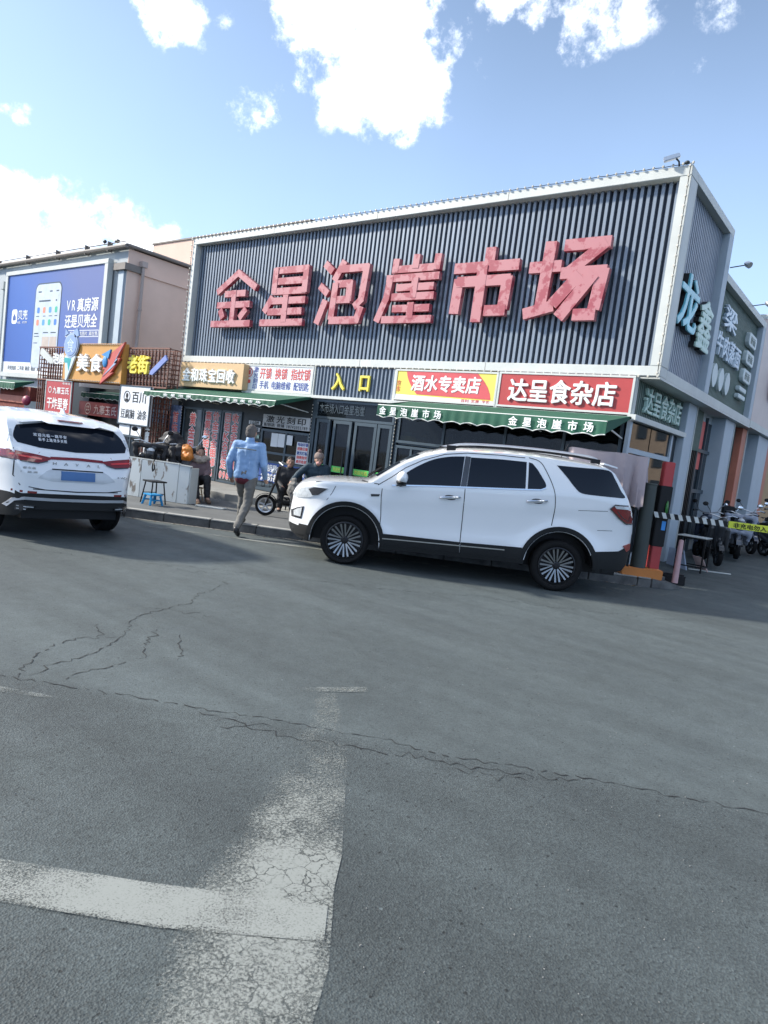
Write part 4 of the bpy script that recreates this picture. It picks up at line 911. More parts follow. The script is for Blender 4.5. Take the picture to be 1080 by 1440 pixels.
text('贝壳找房 二手房 新房 租房 海外', FB, -29.5, -26.6, 2.9, 3.08, M_['steelgrey'], bi, each=False)

# ---- low shops in the alley
al = thing('alley_shops', 'row of low dark shopfronts behind the food street lattice', 'building', (-21, 11.3, 0))
B('wall', M_['dark'], al, (-24.2,-15.75,11.25,12.3,0,1.3), (-24.2,-21.0,11.251,12.3,1.301,2.6), (-18.7,-15.75,11.251,12.3,1.301,2.6), (-21.0,-18.7,11.6,12.3,1.301,2.6))
B('fascia', M_['poster_w'], al, (-21.3,-18.7,11.05,11.2,2.36,2.50))
B('brick_wall', mat('dull_brick_red', (.20,.05,.035), .9, var=.25, vscale=8), al, (-26.6,-24.25,10.9,12.3,0,2.2), (-24.2,-22.95,10.95,11.2,0,1.6))
B('shop_front', M_['orange'], al, (-27.5,-24.6,10.85,10.899,1.62,1.86)); B('shop_front', M_['steelgrey'], al, (-24.5,-23.2,10.85,10.899,.6,1.72))
window_unit(-18.5,-16.6,.9,1.9, 11.22, M_['steelgrey'], al, (-17.5,), label='alley shop window')
awning('awning', 'short green awning at the far left beside the lattice', -28.5, -24.65, 2.42, 11.2, 10.55, 2.28, 2.03, M_['green'])
awning('awning', 'dark green awning set back behind the food street gate', -21.1, -18.75, 2.30, 11.55, 11.05, 2.2, 2.02, M_['dgreen'])
a5 = board('dumpling_sign', 'dark red hanging sign with a round emblem behind the food street gate', -21.05, -18.78, 1.50, 1.92, 10.98, 11.03, mat('dark_red_sign', (.20,.025,.025), .5))
text('九寨玉氏', frame_front(0,0,10.975), -20.15, -18.85, 1.56, 1.86, mat('rose_print', (.55,.42,.40), .6), a5, bold=.01)
mb = MB(); mb.lathe([(.15,0),(.175,0),(.175,.005),(.15,.005),(.15,0)], (-20.5,10.978,1.71), (0,-1,0), 20)
for a in range(4): mb.ell((-20.5+.07*math.cos(a*1.57+.8),10.975,1.71+.07*math.sin(a*1.57+.8)), (.035,.004,.035), 8, 4)
mb.build('emblem', MATS['rose_print'], a5)
ln = thing('lantern', 'small round dark red lantern by the far left awning', 'lantern', (-23.8,10.6,1.9))
mb = MB(); mb.ell((-23.8,10.6,1.72),(.19,.12,.17),14,10); mb.build('lantern_body', mat('lantern_red', (.25,.02,.06), .5), ln, smooth=True); mb = MB(); mb.tube([(-23.8,10.6,1.88),(-23.8,10.6,2.05)],.008,5); mb.build('hanger', M_['dark'], ln)

# ================================================================== food street gate
fg = thing('food_street_gate', 'brown steel lattice gate with an orange board of white and yellow characters', 'gate', (-19, 10.3, 0))
def lattice(name, x0, x1, y0, y1, z0, z1, px=.155, pz=.125, t=.022, parent=fg):
    mb = MB()
    for yy in (y0, y1):
        n = max(2, round((x1-x0)/px)); m = max(2, round((z1-z0)/pz))
        for i in range(n+1): x = x0+(x1-x0)*i/n; mb.box(x-t/2,x+t/2,yy-t/2,yy+t/2,z0,z1)
        for j in range(m+1): z = z0+(z1-z0)*j/m; mb.box(x0,x1,yy-t/2+.023,yy+t/2+.021,z-t/2,z+t/2)
    for xx in (x0, x1):
        n = max(2, round((y1-y0)/.14)); m = max(2, round((z1-z0)/pz))
        for i in range(1, n): y = y0+(y1-y0)*i/n; mb.box(xx-t/2,xx+t/2,y-t/2,y+t/2,z0,z1)
        for j in range(m+1): z = z0+(z1-z0)*j/m; mb.box(xx-t/2+.001,xx+t/2-.001,y0+.01,y1-.01,z-t/2,z+t/2)
    return mb.build(name, M_['wood'], parent)
lattice('lattice', -22.45, -15.45, 10.3, 10.62, 2.45, 3.43)
lattice('lattice_pillar', -16.45, -15.78, 10.32, 10.70, .14, 2.42, px=.12)
lattice('lattice_pillar', -22.45, -22.05, 10.32, 10.62, .0, 2.42, px=.12)
for b_ in ((-22.47,-15.43,10.28,10.32,3.42,3.46),(-22.47,-15.43,10.28,10.32,2.42,2.46)): B('gate_beam', M_['wood'], fg, b_)
B('orange_board', M_['tan'], fg, (-20.53,-17.31,10.12,10.29,2.44,3.53), bevel=.01)
bulbs('bulb_string', (-20.5,10.10,3.50), (-17.35,10.10,3.50), .09, .017, fg); bulbs('bulb_string', (-20.5,10.10,2.47), (-17.35,10.10,2.47), .09, .017, fg)
FG = frame_front(0,0,10.115)
text('美食', FG, -19.66, -18.20, 2.72, 3.24, M_['white'], fg, bold=.022, depth=.07, gap=.08)
text('老街', frame_front(0,0,10.27), -17.22, -16.20, 2.76, 3.26, M_['yellow'], fg, bold=.03, depth=.07)
text('泡崖', frame_front(0,0,10.27), -21.45, -20.62, 2.92, 3.27, M_['white'], fg, bold=.02, depth=.05)
mb = MB(); mb.prism([(-22.30,10.24,3.36),(-22.18,10.24,3.40),(-21.45,10.24,3.07),(-21.50,10.24,2.93),(-21.62,10.24,2.93),(-22.33,10.24,3.22)], (0,.05,0)); mb.build('arrow_plate', M_['frame'], fg)
mb = MB(); mb.prism([(-16.12,10.22,2.86),(-15.52,10.22,3.27),(-15.42,10.22,3.14),(-16.02,10.22,2.74),(-16.17,10.22,2.76)], (0,.05,0)); mb.build('direction_plate', mat('periwinkle_plate', (.20,.26,.55), .5), fg, bevel=.006)
# lollipop-like badge with a tapering stick
pts = [(-20.02+.40*math.cos(a), 10.04, 3.46+.36*math.sin(a)) for a in [k*math.pi/12 for k in range(24)]]
mb = MB(); mb.prism(pts, (0,.06,0)); bd = mb.build('oval_badge', mat('badge_blue', (.35,.45,.62), .5), fg, bevel=.008)
pts2 = [(-20.02+.34*math.cos(a), 10.03, 3.46+.30*math.sin(a)) for a in [k*math.pi/12 for k in range(24)]]
mb = MB(); mb.prism(pts2, (0,.009,0)); mb.build('badge_face', mat('badge_face_blue', (.25,.36,.60), .5), bd)
text('食', frame_front(0,0,10.028), -20.24, -19.80, 3.24, 3.68, M_['iceblue'], bd)
mb = MB(); mb.prism([(-20.33,10.05,3.16),(-19.72,10.05,3.16),(-20.16,10.05,2.44),(-20.22,10.05,2.44)], (0,.05,0)); mb.build('badge_stick', M_['iceblue'], fg)
mb = MB(); mb.prism([(-20.36,10.045,3.10),(-19.95,10.045,3.08),(-20.05,10.045,2.72),(-20.16,10.045,2.95),(-20.34,10.045,2.95)], (0,.05,0)); mb.build('teal_flash', mat('teal_plate', (.02,.35,.36), .5), fg)
mb = MB(); mb.prism([(-20.42,10.04,3.72),(-20.40,10.04,3.94),(-20.22,10.04,3.80)], (0,.05,0)); mb.build('badge_wing', MATS['badge_face_blue'], fg); mb = MB(); mb.prism([(-19.95,10.04,3.86),(-19.72,10.04,3.95),(-19.60,10.04,3.74),(-19.80,10.04,3.68)], (0,.05,0)); mb.build('badge_wing', MATS['badge_face_blue'], fg)
mb = MB(); mb.prism([(-17.12,10.03,3.56),(-17.42,10.03,3.12),(-17.28,10.03,3.13),(-17.72,10.03,2.72),(-17.56,10.03,2.74),(-18.25,10.03,2.38),(-18.02,10.03,2.80),(-18.16,10.03,2.80),(-17.82,10.03,3.14),(-17.98,10.03,3.16)], (0,.06,0)); mb.build('lightning_plate', mat('coral_plate', (.55,.10,.08), .5), fg, bevel=.006)
mb = MB(); mb.prism([(-17.15,10.02,3.50),(-17.50,10.02,3.10),(-17.40,10.02,3.10),(-18.1,10.02,2.60),(-17.45,10.02,2.98),(-17.58,10.02,2.98)], (0,.009,0)); mb.build('lightning_stripe', MATS['badge_blue'], fg)
mb = MB(); mb.ell((-18.02,10.02,3.02),(.12,.04,.16),10,8); mb.prism([(-18.2,10.0,3.2),(-17.75,10.0,3.35),(-17.85,10.0,3.1)], (0,.05,0)); mb.build('blue_figure', mat('bright_blue_plate', (.04,.25,.55), .5), fg)
# signs hung under the gate
g1 = board('red_sign', 'red menu sign with white brush characters left of the orange gate board', -21.55, -19.98, 1.20, 2.42, 10.15, 10.22, M_['red'], M_['frame'])
text('九寨玉氏', frame_front(0,0,10.146), -21.10, -20.10, 2.02, 2.24, M_['white'], g1, bold=.015); text('干炸里脊', frame_front(0,0,10.146), -21.42, -20.10, 1.56, 1.92, M_['white'], g1, bold=.02)
text('老味道', frame_front(0,0,10.146), -20.55, -20.05, 2.31, 2.38, M_['white'], g1, each=False); text('小吃', frame_front(0,0,10.146), -20.9, -20.2, 1.26, 1.46, M_['white'], g1)
mb = MB(); mb.lathe([(.075,0),(.095,0),(.095,.004),(.075,.004),(.075,0)], (-21.27,10.146,2.13), (0,-1,0), 18); mb.build('emblem', M_['white'], g1)
g2 = board('white_sign', 'white sign with a black portrait badge and brush characters right of the gate', -17.28, -15.84, 1.40, 2.42, 10.12, 10.2, M_['poster_w'], M_['steelgrey'])
text('百川', frame_front(0,0,10.116), -16.70, -16.0, 1.98, 2.30, M_['black'], g2, bold=.008); text('豆腐脑 油条', frame_front(0,0,10.116), -17.18, -15.92, 1.55, 1.82, M_['black'], g2)
mb = MB(); mb.lathe([(.135,0),(.155,0),(.155,.004),(.135,.004),(.135,0)], (-16.93,10.116,2.13), (0,-1,0), 22); mb.ell((-16.93,10.114,2.16),(.055,.004,.07),10,6); mb.box(-17.0,-16.86,10.112,10.116,2.01,2.08); mb.build('portrait_badge', M_['black'], g2)
g3 = thing('menu_papers', 'pair of white price lists in the window below the white sign', 'notice', (-16.7,10.2,1.1))
B('sheet', M_['poster_w'], g3, (-17.24,-16.74,10.16,10.17,1.12,1.37)); B('sheet', M_['poster_w'], g3, (-16.66,-16.2,10.16,10.17,1.12,1.37)); B('bracket', M_['steelgrey'], g3, (-17.26,-16.18,10.17,10.20,1.07,1.11), (-17.26,-17.22,10.171,10.20,.14,1.4), (-16.72,-16.68,10.171,10.20,.14,1.4))
text('传统豆腐脑', frame_front(0,0,10.30), -16.2, -16.0, .6, 2.35, M_['white'], g3, vertical=True, bold=.03, depth=.02, name='sheet_character')
bn = board('vertical_banner', 'narrow blue vertical banner with red characters at the left end of the gold shop', -15.93, -15.42, .50, 2.06, FY-.02, FY+.0, mat('slate_blue_banner', (.10,.15,.28), .5))
text('首饰加工', frame_front(0,0,FY-.024), -15.80, -15.52, .66, 1.92, M_['redchar'], bn, vertical=True, bold=.02, back=M_['poster_w'], back_bold=.045, gap=.05)
B('banner_post', M_['dark'], mk, (-15.64,-15.58,FY+.01,FY+.06,.14,2.5))

# ================================================================== blocks across the lot, seen only in the corner glass
ab = thing('apartment_block', 'tan apartment block with a pinkish roof across the lot, reflected in the corner window', 'building', (26, 62, 0))
B('wall', mat('tan_render', (.48,.36,.26), .85), ab, (8,46,56,70,0,9.2)); mb = MB(); mb.prism([(7,55,9.21),(47,55,9.21),(47,63,11.6),(7,63,11.6)], (0,0,.2)); mb.build('roof', mat('pink_roof', (.45,.22,.18), .8), ab)
wn = MB()
for i in range(24):
    for j in range(4): wn.box(8.8+i*1.55,9.5+i*1.55,55.9,56.02,.9+j*2.15,2.0+j*2.15)
tag(wn.build('window', M_['winfilm'], ab), kind='stuff')

# ================================================================== cars
def interp(tab, x):
    if x <= tab[0][0]: return tab[0][1]
    for (a, va), (b, vb) in zip(tab, tab[1:]):
        if x <= b: 
            t = (x-a)/(b-a); return va+(vb-va)*t
    return tab[-1][1]
def sm(tab, x, h=.05):
    return (interp(tab, x-h)+2*interp(tab, x)+interp(tab, x+h))/4
def paint_white(name, col):
    m = mat(name, col, .28, var=.01, coat=1.0, spec=.5); return m
M_['carwhite'] = paint_white('white_car_paint', (.83,.84,.85))
M_['carglass'] = mat('tinted_car_glass', (.006,.009,.016), .06, var=0, spec=.35, coat=0)
M_['gap'] = mat('panel_gap', (.02,.02,.022), .8); M_['cladding'] = mat('black_cladding', (.010,.011,.012), .6, spec=.3, bump=.1, bscale=200)
M_['lampred'] = mat('red_lamp_lens', (.20,.006,.008), .08, coat=1, var=.2, vscale=20); M_['lampclear'] = mat('clear_lamp_lens', (.55,.58,.60), .08, coat=1, var=.2, vscale=25); M_['lampdark'] = mat('dark_lamp_housing', (.03,.03,.035), .2, coat=1)
M_['rimsilver'] = mat('machined_rim', (.30,.31,.32), .32, .9); M_['rimdark'] = mat('black_rim', (.025,.025,.028), .35, .5)
class Car:
    """body lofted over x (forward from the rear axle); y left; z up. tabs give the profile"""
    def __init__(s, P, parent):
        s.P = P; s.parent = parent; s.M = pmat(parent)
        xs = []; x = P['x0']
        while x < P['x1']-1e-6:
            xs.append(x); e = min(x-P['x0'], P['x1']-x); 
            near = min(abs(x-w) for w in (0, P['wb']))
            x += .012 if e < .06 else (.022 if e < .25 else (.03 if near < .55 else .06))
        xs.append(P['x1']); s.xs = xs
        NL, NU, NT = 16, 9, 9
        mb = MB(); rows = []
        for x in xs:
            zt = sm(P['top'], x, .03); zb = sm(P['bot'], x, .02)
            for wx in (0, P['wb']):
                dx = abs(x-wx)
                if dx < P['ar']: zb = max(zb, P['wz'][0 if wx == 0 else 1]+math.sqrt(P['ar']**2-dx*dx))
            zs = min(sm(P['belt'], x, .05), zt-.005); zb = min(zb, zs-.01)
            pts = []
            for i in range(NL): z = zb+(zs-zb)*i/(NL-1); pts.append((s.half(x, z), z))
            wS = pts[-1][0]
            # greenhouse side
            edge = min(.07, (zt-zs)*.6)
            ztop = zt-edge*.9
            for i in range(1, NU): 
                z = zs+(ztop-zs)*i/(NU-1); pts.append((s.half(x, z), z))
            w1, z1 = pts[-1]
            crown = P.get('crown', .035)
            for i in range(1, NT+1):
                t = i/NT; y = w1*(1-t); u = t
                z = z1+(zt-z1)*(1-(1-u)**3.2)*.75+(zt-z1)*.25*(1-(1-u)**1.6)
                pts.append((y, z))
            rows.append(pts)
        n = len(rows[0])
        for pts, x in zip(rows, xs):
            full = [(x, y, z) for y, z in pts]+[(x, -y, z) for y, z in reversed(pts[:-1])]
            mb.v += [Vector(p) for p in full]
        m = 2*n-1
        for i in range(len(xs)-1):
            for k in range(m-1): a = i*m+k; mb.f.append((a, a+1, a+m+1, a+m))
        for e in (0, (len(xs)-1)*m):
            for k in range(n-1):
                q = (e+k, e+k+1, e+m-2-k, e+m-1-k); mb.f.append(q if k < n-2 else (e+k, e+k+1, e+m-1-k))
        s.bvh = BVHTree.FromPolygons([tuple(v) for v in mb.v], mb.f)
        s.body = mb.build('body', P['paint'], parent, smooth=50, world=False)
        s.body.data.materials.append(M_['cladding'])
        for p in s.body.data.polygons:
            if P['low'](p.center): p.material_index = 1
    def half(s, x, z):
        P = s.P; w = P['w']
        f = 1
        if x > P['fx']: t = (x-P['fx'])/(P['x1']-P['fx']); f = (1-t**2.6)**(1/2.0)*.45+.55*(1-.30*t*t)
        if x < P['rx']: t = (P['rx']-x)/(P['rx']-P['x0']); f = (1-min(1,t)**P.get('rp',3.0))**(1/2.2)*P.get('ra',.3)+(1-P.get('ra',.3))*(1-P.get('rb',.12)*t*t)
        belt = sm(P['belt'], x, .05); y = w
        if z > belt: y -= (z-belt)*P['tumble']+ (z-belt)**2*.12
        if z < .5: y -= (.5-z)**2*.5
        cz = sm(P['crease'], x, .1)
        y -= .012*max(0, min(1, (cz-z)/.10))*(1 if z < belt else 0)
        y -= .012*math.exp(-((z-(cz-.32))/.16)**2)
        # flared arches
        for wx in (0, P['wb']):
            d = math.hypot(x-wx, (z-.33))
            y += .018*math.exp(-((d-P['ar']-.05)/.09)**2)
        return y*f
    def patch(s, name, poly, m, view='side', off=.004, parent=None, left=1, res=.05, rim=True, smooth=True, label=None, z0=None):
        """a piece following the body: poly in (x,z) for side, (y,z) for rear/front"""
        P2 = [Vector((a, b)) for a, b in poly]
        # densify the edge
        E = []
        for a, b in zip(P2, P2[1:]+P2[:1]):
            k = max(1, int((b-a).length/res)); E += [a+(b-a)*i/k for i in range(k)]
        ne = len(E)
        xs = [p.x for p in E]; zs = [p.y for p in E]; inner = []
        gx = min(xs)+res/2
        def inside(p):
            c = False; j = ne-1
            for i in range(ne):
                if (E[i].y > p.y) != (E[j].y > p.y) and p.x < (E[j].x-E[i].x)*(p.y-E[i].y)/(E[j].y-E[i].y)+E[i].x: c = not c
                j = i
            return c
        while gx < max(xs):
            gz_ = min(zs)+res/2
            while gz_ < max(zs):
                p = Vector((gx, gz_))
                if inside(p) and min((p-e).length for e in E) > res*.4: inner.append(p)
                gz_ += res
            gx += res
        V, _, F, *_r = delaunay_2d_cdt(E+inner, [(i, (i+1) % ne) for i in range(ne)], [list(range(ne))], 1, 1e-5)
        out = []; inn = []
        for p in V:
            if view == 'side': o_ = Vector((p.x, 3*left, p.y)); d = Vector((0,-left,0))
            elif view == 'rear': o_ = Vector((-4, p.x, p.y)); d = Vector((1,0,0))
            else: o_ = Vector((8, p.x, p.y)); d = Vector((-1,0,0))
            h = s.bvh.ray_cast(o_, d)
            q = h[0] if h[0] is not None else s.bvh.find_nearest(o_ + d*(3 if view == 'side' else 3.1))[0]
            out.append(q-d*off); inn.append(q+d*.02)
        cnt = {}
        for f in F:
            for a, b in zip(f, f[1:]+f[:1]): cnt[(a,b)] = 1
        mb = MB(); mb.v = out+inn; n = len(out); mb.f = [tuple(f) for f in F]
        if rim:
            for a, b in [e for e in cnt if (e[1], e[0]) not in cnt]: mb.f.append((b, a, a+n, b+n))
        o = mb.build(name, m, parent or s.parent, smooth=30 if smooth else False, world=False, label=label)
        return o
    def line(s, name, pts, w, m, view='side', off=.002, parent=None, left=1, label=None):
        P = [Vector(p) for p in pts]; L = []; Rr = []
        for i, p in enumerate(P):
            d = (P[min(i+1, len(P)-1)]-P[max(i-1,0)]).normalized(); n = Vector((-d.y, d.x))*w/2; L.append(p+n); Rr.append(p-n)
        return s.patch(name, [tuple(p) for p in L+Rr[::-1]], m, view, off, parent, left, .08, rim=True, label=label)
def curve(pts, n=6):
    """smooth open polyline (Catmull-Rom)"""
    P = [Vector((*p,)) for p in pts]; out = []
    for i in range(len(P)-1):
        a, b, c, d = P[max(i-1,0)], P[i], P[i+1], P[min(i+2,len(P)-1)]
        for k in range(n):
            t = k/n; out.append(.5*((2*b)+(c-a)*t+(2*a-5*b+4*c-d)*t*t+(3*b-a-3*c+d)*t**3))
    out.append(P[-1]); return [tuple(p) for p in out]
def wheel(parent, x, y, z, r, rr, side, spokes=10, wdt=.235):
    """side=+1: outer face towards +y"""
    t = MB(); c = (x, y, z); ax = (0, side, 0); h = wdt/2
    t.lathe([(rr+.005,-h+.01),(rr+.02,-h),(r-.03,-h),(r-.008,-h+.02),(r,-h+.05),(r,-.045),(r-.006,-.043),(r-.006,-.037),(r,-.035),(r,.035),(r-.006,.037),(r-.006,.043),(r,.045),(r,h-.05),(r-.008,h-.02),(r-.03,h),(rr+.045,h+.004),(rr+.02,h-.004),(rr+.005,h-.02),(rr,h-.05),(rr,-h+.01)], c, ax, 56)
    w = t.build('wheel', M_['rubber'], parent, smooth=35, world=False)
    d = MB(); d.lathe([(rr+.004,-h+.03),(rr+.003,h-.012),(rr-.012,h-.008),(rr-.016,h-.03),(rr-.03,h-.09),(.06,h-.10),(.0,h-.10)], c, ax, 48); rim = d.build('rim', M_['rimdark'], w, smooth=30, world=False)
    if spokes:
        sp = MB(); 
        for k in range(spokes):
            a0 = 2*math.pi*k/spokes+.12
            for da in (-.085, .085):
                def pt(rad, ang, hh): 
                    A = a0+ang; return Vector((x+rad*math.cos(A), y+side*hh, z+rad*math.sin(A)))
                n1, n2 = .03, .105
                i0 = [pt(.065, da*1.1-.10, h-.045), pt(.065, da*1.1+.10, h-.045), pt(rr-.022, da*1.35+.075, h-.022), pt(rr-.022, da*1.35-.075, h-.022)]
                s_ = 1 if da > 0 else -1
                i0 = [pt(.052, s_*.16, h-.05), pt(.052, s_*.42, h-.05), pt(rr-.022, s_*.185, h-.02), pt(rr-.022, s_*.075, h-.02)]
                sp.prism(i0, (0,-side*.025,0))
        sp.build('spokes', M_['rimsilver'], rim, world=False)
        hb = MB(); hb.lathe([(0,h-.035),(.028,h-.036),(.032,h-.045),(.050,h-.05),(.055,h-.09)], c, ax, 20); hb.build('hub_cap', M_['rimdark'], rim, smooth=True, world=False)
    return w
def frame_thing(name, label, axle, heading, width_off=0, scale=1, group=None):
    a = math.atan2(heading[1], heading[0])
    return thing(name, label, 'car', (axle[0], axle[1], 0), a, group, scale)

# ---- white SUV seen from its left side
H = Vector((-0.79004, -0.61305, 0)); Nl = Vector((-H.y, H.x, 0))*-1      # left of heading is towards the camera?
left_dir = Vector((-H.y, H.x, 0)) if Vector((-H.y, H.x, 0)).dot(Vector((0,0,0))-Vector((-4.7,7.6,0))) > 0 else Vector((H.y, -H.x, 0))
TY = .955       # lateral distance of the tyre's outer face
ax0 = Vector((-3.570, 8.440, 0)) - left_dir*TY
suv = frame_thing('parked_car', 'white seven-seat SUV in full side view with roof rails and multi-spoke wheels, at the kerb', ax0, H)
PS = dict(x0=-1.03, x1=3.64, wb=2.81, w=.965, ar=.455, wz=(.335,.318), fx=3.0, rx=-.25, ra=.32, rb=.14, rp=2.6, tumble=.20, crown=.04, paint=M_['carwhite'],
  top=[(-1.03,.82),(-1.0,.98),(-.955,1.16),(-.88,1.30),(-.80,1.42),(-.68,1.58),(-.60,1.695),(-.50,1.742),(-.2,1.765),(.4,1.785),(.85,1.775),(1.4,1.735),(1.63,1.695),(1.89,1.615),(2.16,1.475),(2.36,1.325),(2.56,1.165),(2.66,1.125),(3.0,1.11),(3.27,1.085),(3.42,1.055),(3.52,1.01),(3.59,.93),(3.64,.76)],
  belt=[(-1.03,.80),(-.95,1.02),(-.85,1.20),(-.5,1.31),(.3,1.27),(1.3,1.20),(2.3,1.10),(2.6,1.07),(3.2,1.03),(3.45,.96),(3.64,.72)],
  bot=[(-1.03,.66),(-.98,.46),(-.90,.36),(-.70,.33),(-.45,.30),(.5,.31),(2.4,.27),(3.2,.24),(3.45,.27),(3.57,.33),(3.64,.44)],
  low=lambda q: q.z < .36 or (q.x < -.40 and q.z < .58) or (q.x > 3.3 and q.z < .43),
  crease=[(-1,1.16),(.15,1.09),(1.3,1.01),(2.4,.905),(3.7,.84)])
c = Car(PS, suv)
# under floor and wheel wells
B('underbody', M_['black'], suv, world=False, *[(-.85,3.45,-.66,.66,.24,.75)]) if False else MB().box(-.85,3.45,-.66,.66,.27,.80).build('underbody', M_['black'], suv, world=False)
for wx, wz in ((0,.335),(2.81,.318)):
    for sd in (1,-1):
        well = MB()
        for i in range(20):
            a = math.pi*i/20-.12; b = math.pi*(i+1)/20-.12
            p = [(wx+.452*math.cos(t), yy*sd, wz+.452*math.sin(t)) for t in (a, b) for yy in (.62,.93)]
            well.add(p, [(0,1,3,2)])
        well.build('wheel_well', M_['black'], suv, world=False)

for wx, wz in ((0,.340),(2.81,.322)):
    for sd in (1,-1):
        wheel(suv, wx, sd*(TY-.118-.02), wz-.002, wz, .243, sd)
for sd in (1,-1):
    SD = dict(left=sd)
    # glass
    c.patch('front_side_window', curve([(2.21,1.165),(2.10,1.315),(1.83,1.495),(1.60,1.575),(1.385,1.607)],5)+[(1.40,1.218),(2.18,1.132)], M_['carglass'], label='front side window', **SD)
    c.patch('rear_side_window', [(1.30,1.605)]+[(.9,1.63),(.575,1.637)]+[(.56,1.292),(1.315,1.222)], M_['carglass'], **SD)
    c.patch('rear_side_window', [(.545,1.637)]+curve([(.50,1.628),(.43,1.56),(.36,1.47),(.305,1.39),(.30,1.345),(.34,1.312)],4)+[(.53,1.294)], M_['carglass'], label='small rear door quarter glass', **SD)
    c.patch('quarter_window', [(.18,1.643)]+curve([(-.2,1.655),(-.50,1.66),(-.60,1.56),(-.70,1.42),(-.775,1.345),(-.74,1.325)],4)+curve([(-.35,1.318),(-.17,1.325),(-.08,1.385),(.03,1.50)],4), M_['carglass'], label='third row quarter window', **SD)
    c.patch('window_pillar', [(1.375,1.61),(1.305,1.612),(1.32,1.222),(1.395,1.216)], M_['lampdark'], off=.006, **SD)
    c.line('chrome_strip', [(2.28,1.120),(1.8,1.172),(1.35,1.212),(.9,1.252),(.50,1.288),(.36,1.302),(.295,1.335)], .016, M_['chrome'], off=.008, **SD)
    c.line('chrome_strip', [(2.46,1.10),(2.30,1.22),(2.13,1.365),(1.92,1.49),(1.64,1.603),(1.35,1.655),(.95,1.68),(.6,1.688)], .010, M_['gap'], off=.002, label='door frame gap', **SD)
    # door gaps
    c.line('door_gap', [(2.37,.47),(2.375,.7),(2.40,.95),(2.40,1.06)], .010, M_['gap'], **SD)
    c.line('door_gap', [(1.305,.47),(1.315,.8),(1.335,1.21)], .010, M_['gap'], **SD)
    c.line('door_gap', curve([(.155,.86),(.145,1.1),(.19,1.33),(.33,1.58),(.42,1.67),(.55,1.695)],4), .010, M_['gap'], **SD)
    c.line('door_gap', curve([(3.27,1.035),(3.1,1.075),(2.7,1.115),(2.45,1.112)],3), .010, M_['gap'], label='bonnet shut line', **SD)
    c.line('door_gap', [(3.00,1.02),(3.04,.92),(3.10,.82)], .007, M_['gap'], label='wing and bumper joint', **SD)
    c.line('door_gap', [(-.16,1.10),(-.55,1.135)], .006, M_['gap'], **SD)
    c.line('door_gap', [(-.45,.87),(-.66,.885)], .006, M_['gap'], label='bumper joint', **SD)
    # cladding
    def arch(wx, wz, a0, a1, r0, r1): 
        A = [a0+(a1-a0)*i/24 for i in range(25)]
        return [(wx+r1*math.cos(a), wz+r1*math.sin(a)) for a in A]+[(wx+r0*math.cos(a), wz+r0*math.sin(a)) for a in reversed(A)]
    c.patch('arch_trim', arch(0,.335,R(4),R(178),.462,.525), M_['cladding'], off=.018, res=.07, **SD)
    c.patch('arch_trim', arch(2.81,.318,R(2),R(170),.462,.520), M_['cladding'], off=.018, res=.07, **SD)
    c.patch('sill_cladding', [(2.34,.475),(1.31,.492),(1.30,.33),(2.37,.30)], M_['cladding'], off=.022, **SD)
    c.patch('sill_cladding', [(1.295,.493),(.50,.525),(.475,.36),(1.29,.33)], M_['cladding'], off=.022, **SD)
    c.patch('sill_cladding', [(2.38,.335),(.45,.365),(.45,.315),(2.38,.275)], M_['cladding'], off=.03, **SD)
    c.line('chrome_strip', [(2.32,.415),(1.31,.448)], .014, M_['chrome'], off=.03, **SD)
    c.line('chrome_strip', [(1.29,.448),(.72,.468)], .014, M_['chrome'], off=.03, **SD)
    c.patch('bumper_cladding', [(-.40,.585),(-.80,.625),(-.985,.72),(-1.02,.70),(-1.01,.55),(-.985,.47),(-.93,.385),(-.72,.325),(-.42,.295)], M_['cladding'], off=.012, label='rear bumper cladding', **SD)
    c.patch('bumper_cladding', [(3.245,.445),(3.45,.425),(3.66,.44),(3.68,.40),(3.58,.31),(3.42,.252),(3.22,.235)], M_['cladding'], off=.012, label='front bumper cladding', **SD)
    # lamps
    tl = c.patch('tail_lamp', [(-.575,1.175),(-.64,1.225),(-.95,1.232),(-.975,1.0),(-.86,.995),(-.73,1.06)], M_['lampred'], off=.012, **SD)
    c.patch('tail_lamp_bezel', [(-.625,1.212),(-.66,1.180),(-.95,1.185),(-.955,1.222),(-.645,1.218)], M_['lampclear'], off=.017, parent=tl, **SD)
    c.line('tail_lamp_edge', [(-.575,1.17),(-.64,1.228),(-.94,1.236)], .014, M_['lampdark'], off=.019, parent=tl, **SD)
    c.line('tail_lamp_edge', [(-.575,1.17),(-.73,1.055),(-.85,.992),(-.96,.995)], .014, M_['lampdark'], off=.019, parent=tl, **SD)
    c.line('tail_lamp_edge', [(-.68,1.15),(-.78,1.065),(-.88,1.03),(-.90,1.14)], .010, M_['lampdark'], off=.016, parent=tl, **SD)
    c.patch('bumper_reflector', [(-.86,.70),(-.98,.735),(-1.01,.70),(-1.0,.645),(-.93,.62)], mat('dim_red_reflector', (.30,.05,.04), .3), off=.016, **SD)
    hl = c.patch('headlamp', [(3.10,.972),(3.30,.968),(3.46,.93),(3.56,.86),(3.60,.80),(3.50,.79),(3.35,.815),(3.24,.86)], M_['lampclear'], off=.010, **SD)
    c.patch('headlamp_dark', [(3.10,.970),(3.28,.965),(3.36,.93),(3.30,.855),(3.22,.87)], M_['lampdark'], off=.014, parent=hl, **SD)
    fgl = c.patch('fog_lamp', [(3.40,.69),(3.50,.655),(3.60,.60),(3.58,.515),(3.42,.52)], M_['lampdark'], off=.010, **SD)
    c.patch('fog_lamp_lens', [(3.425,.67),(3.50,.64),(3.55,.60),(3.54,.545),(3.435,.545)], M_['lampclear'], off=.016, parent=fgl, **SD)
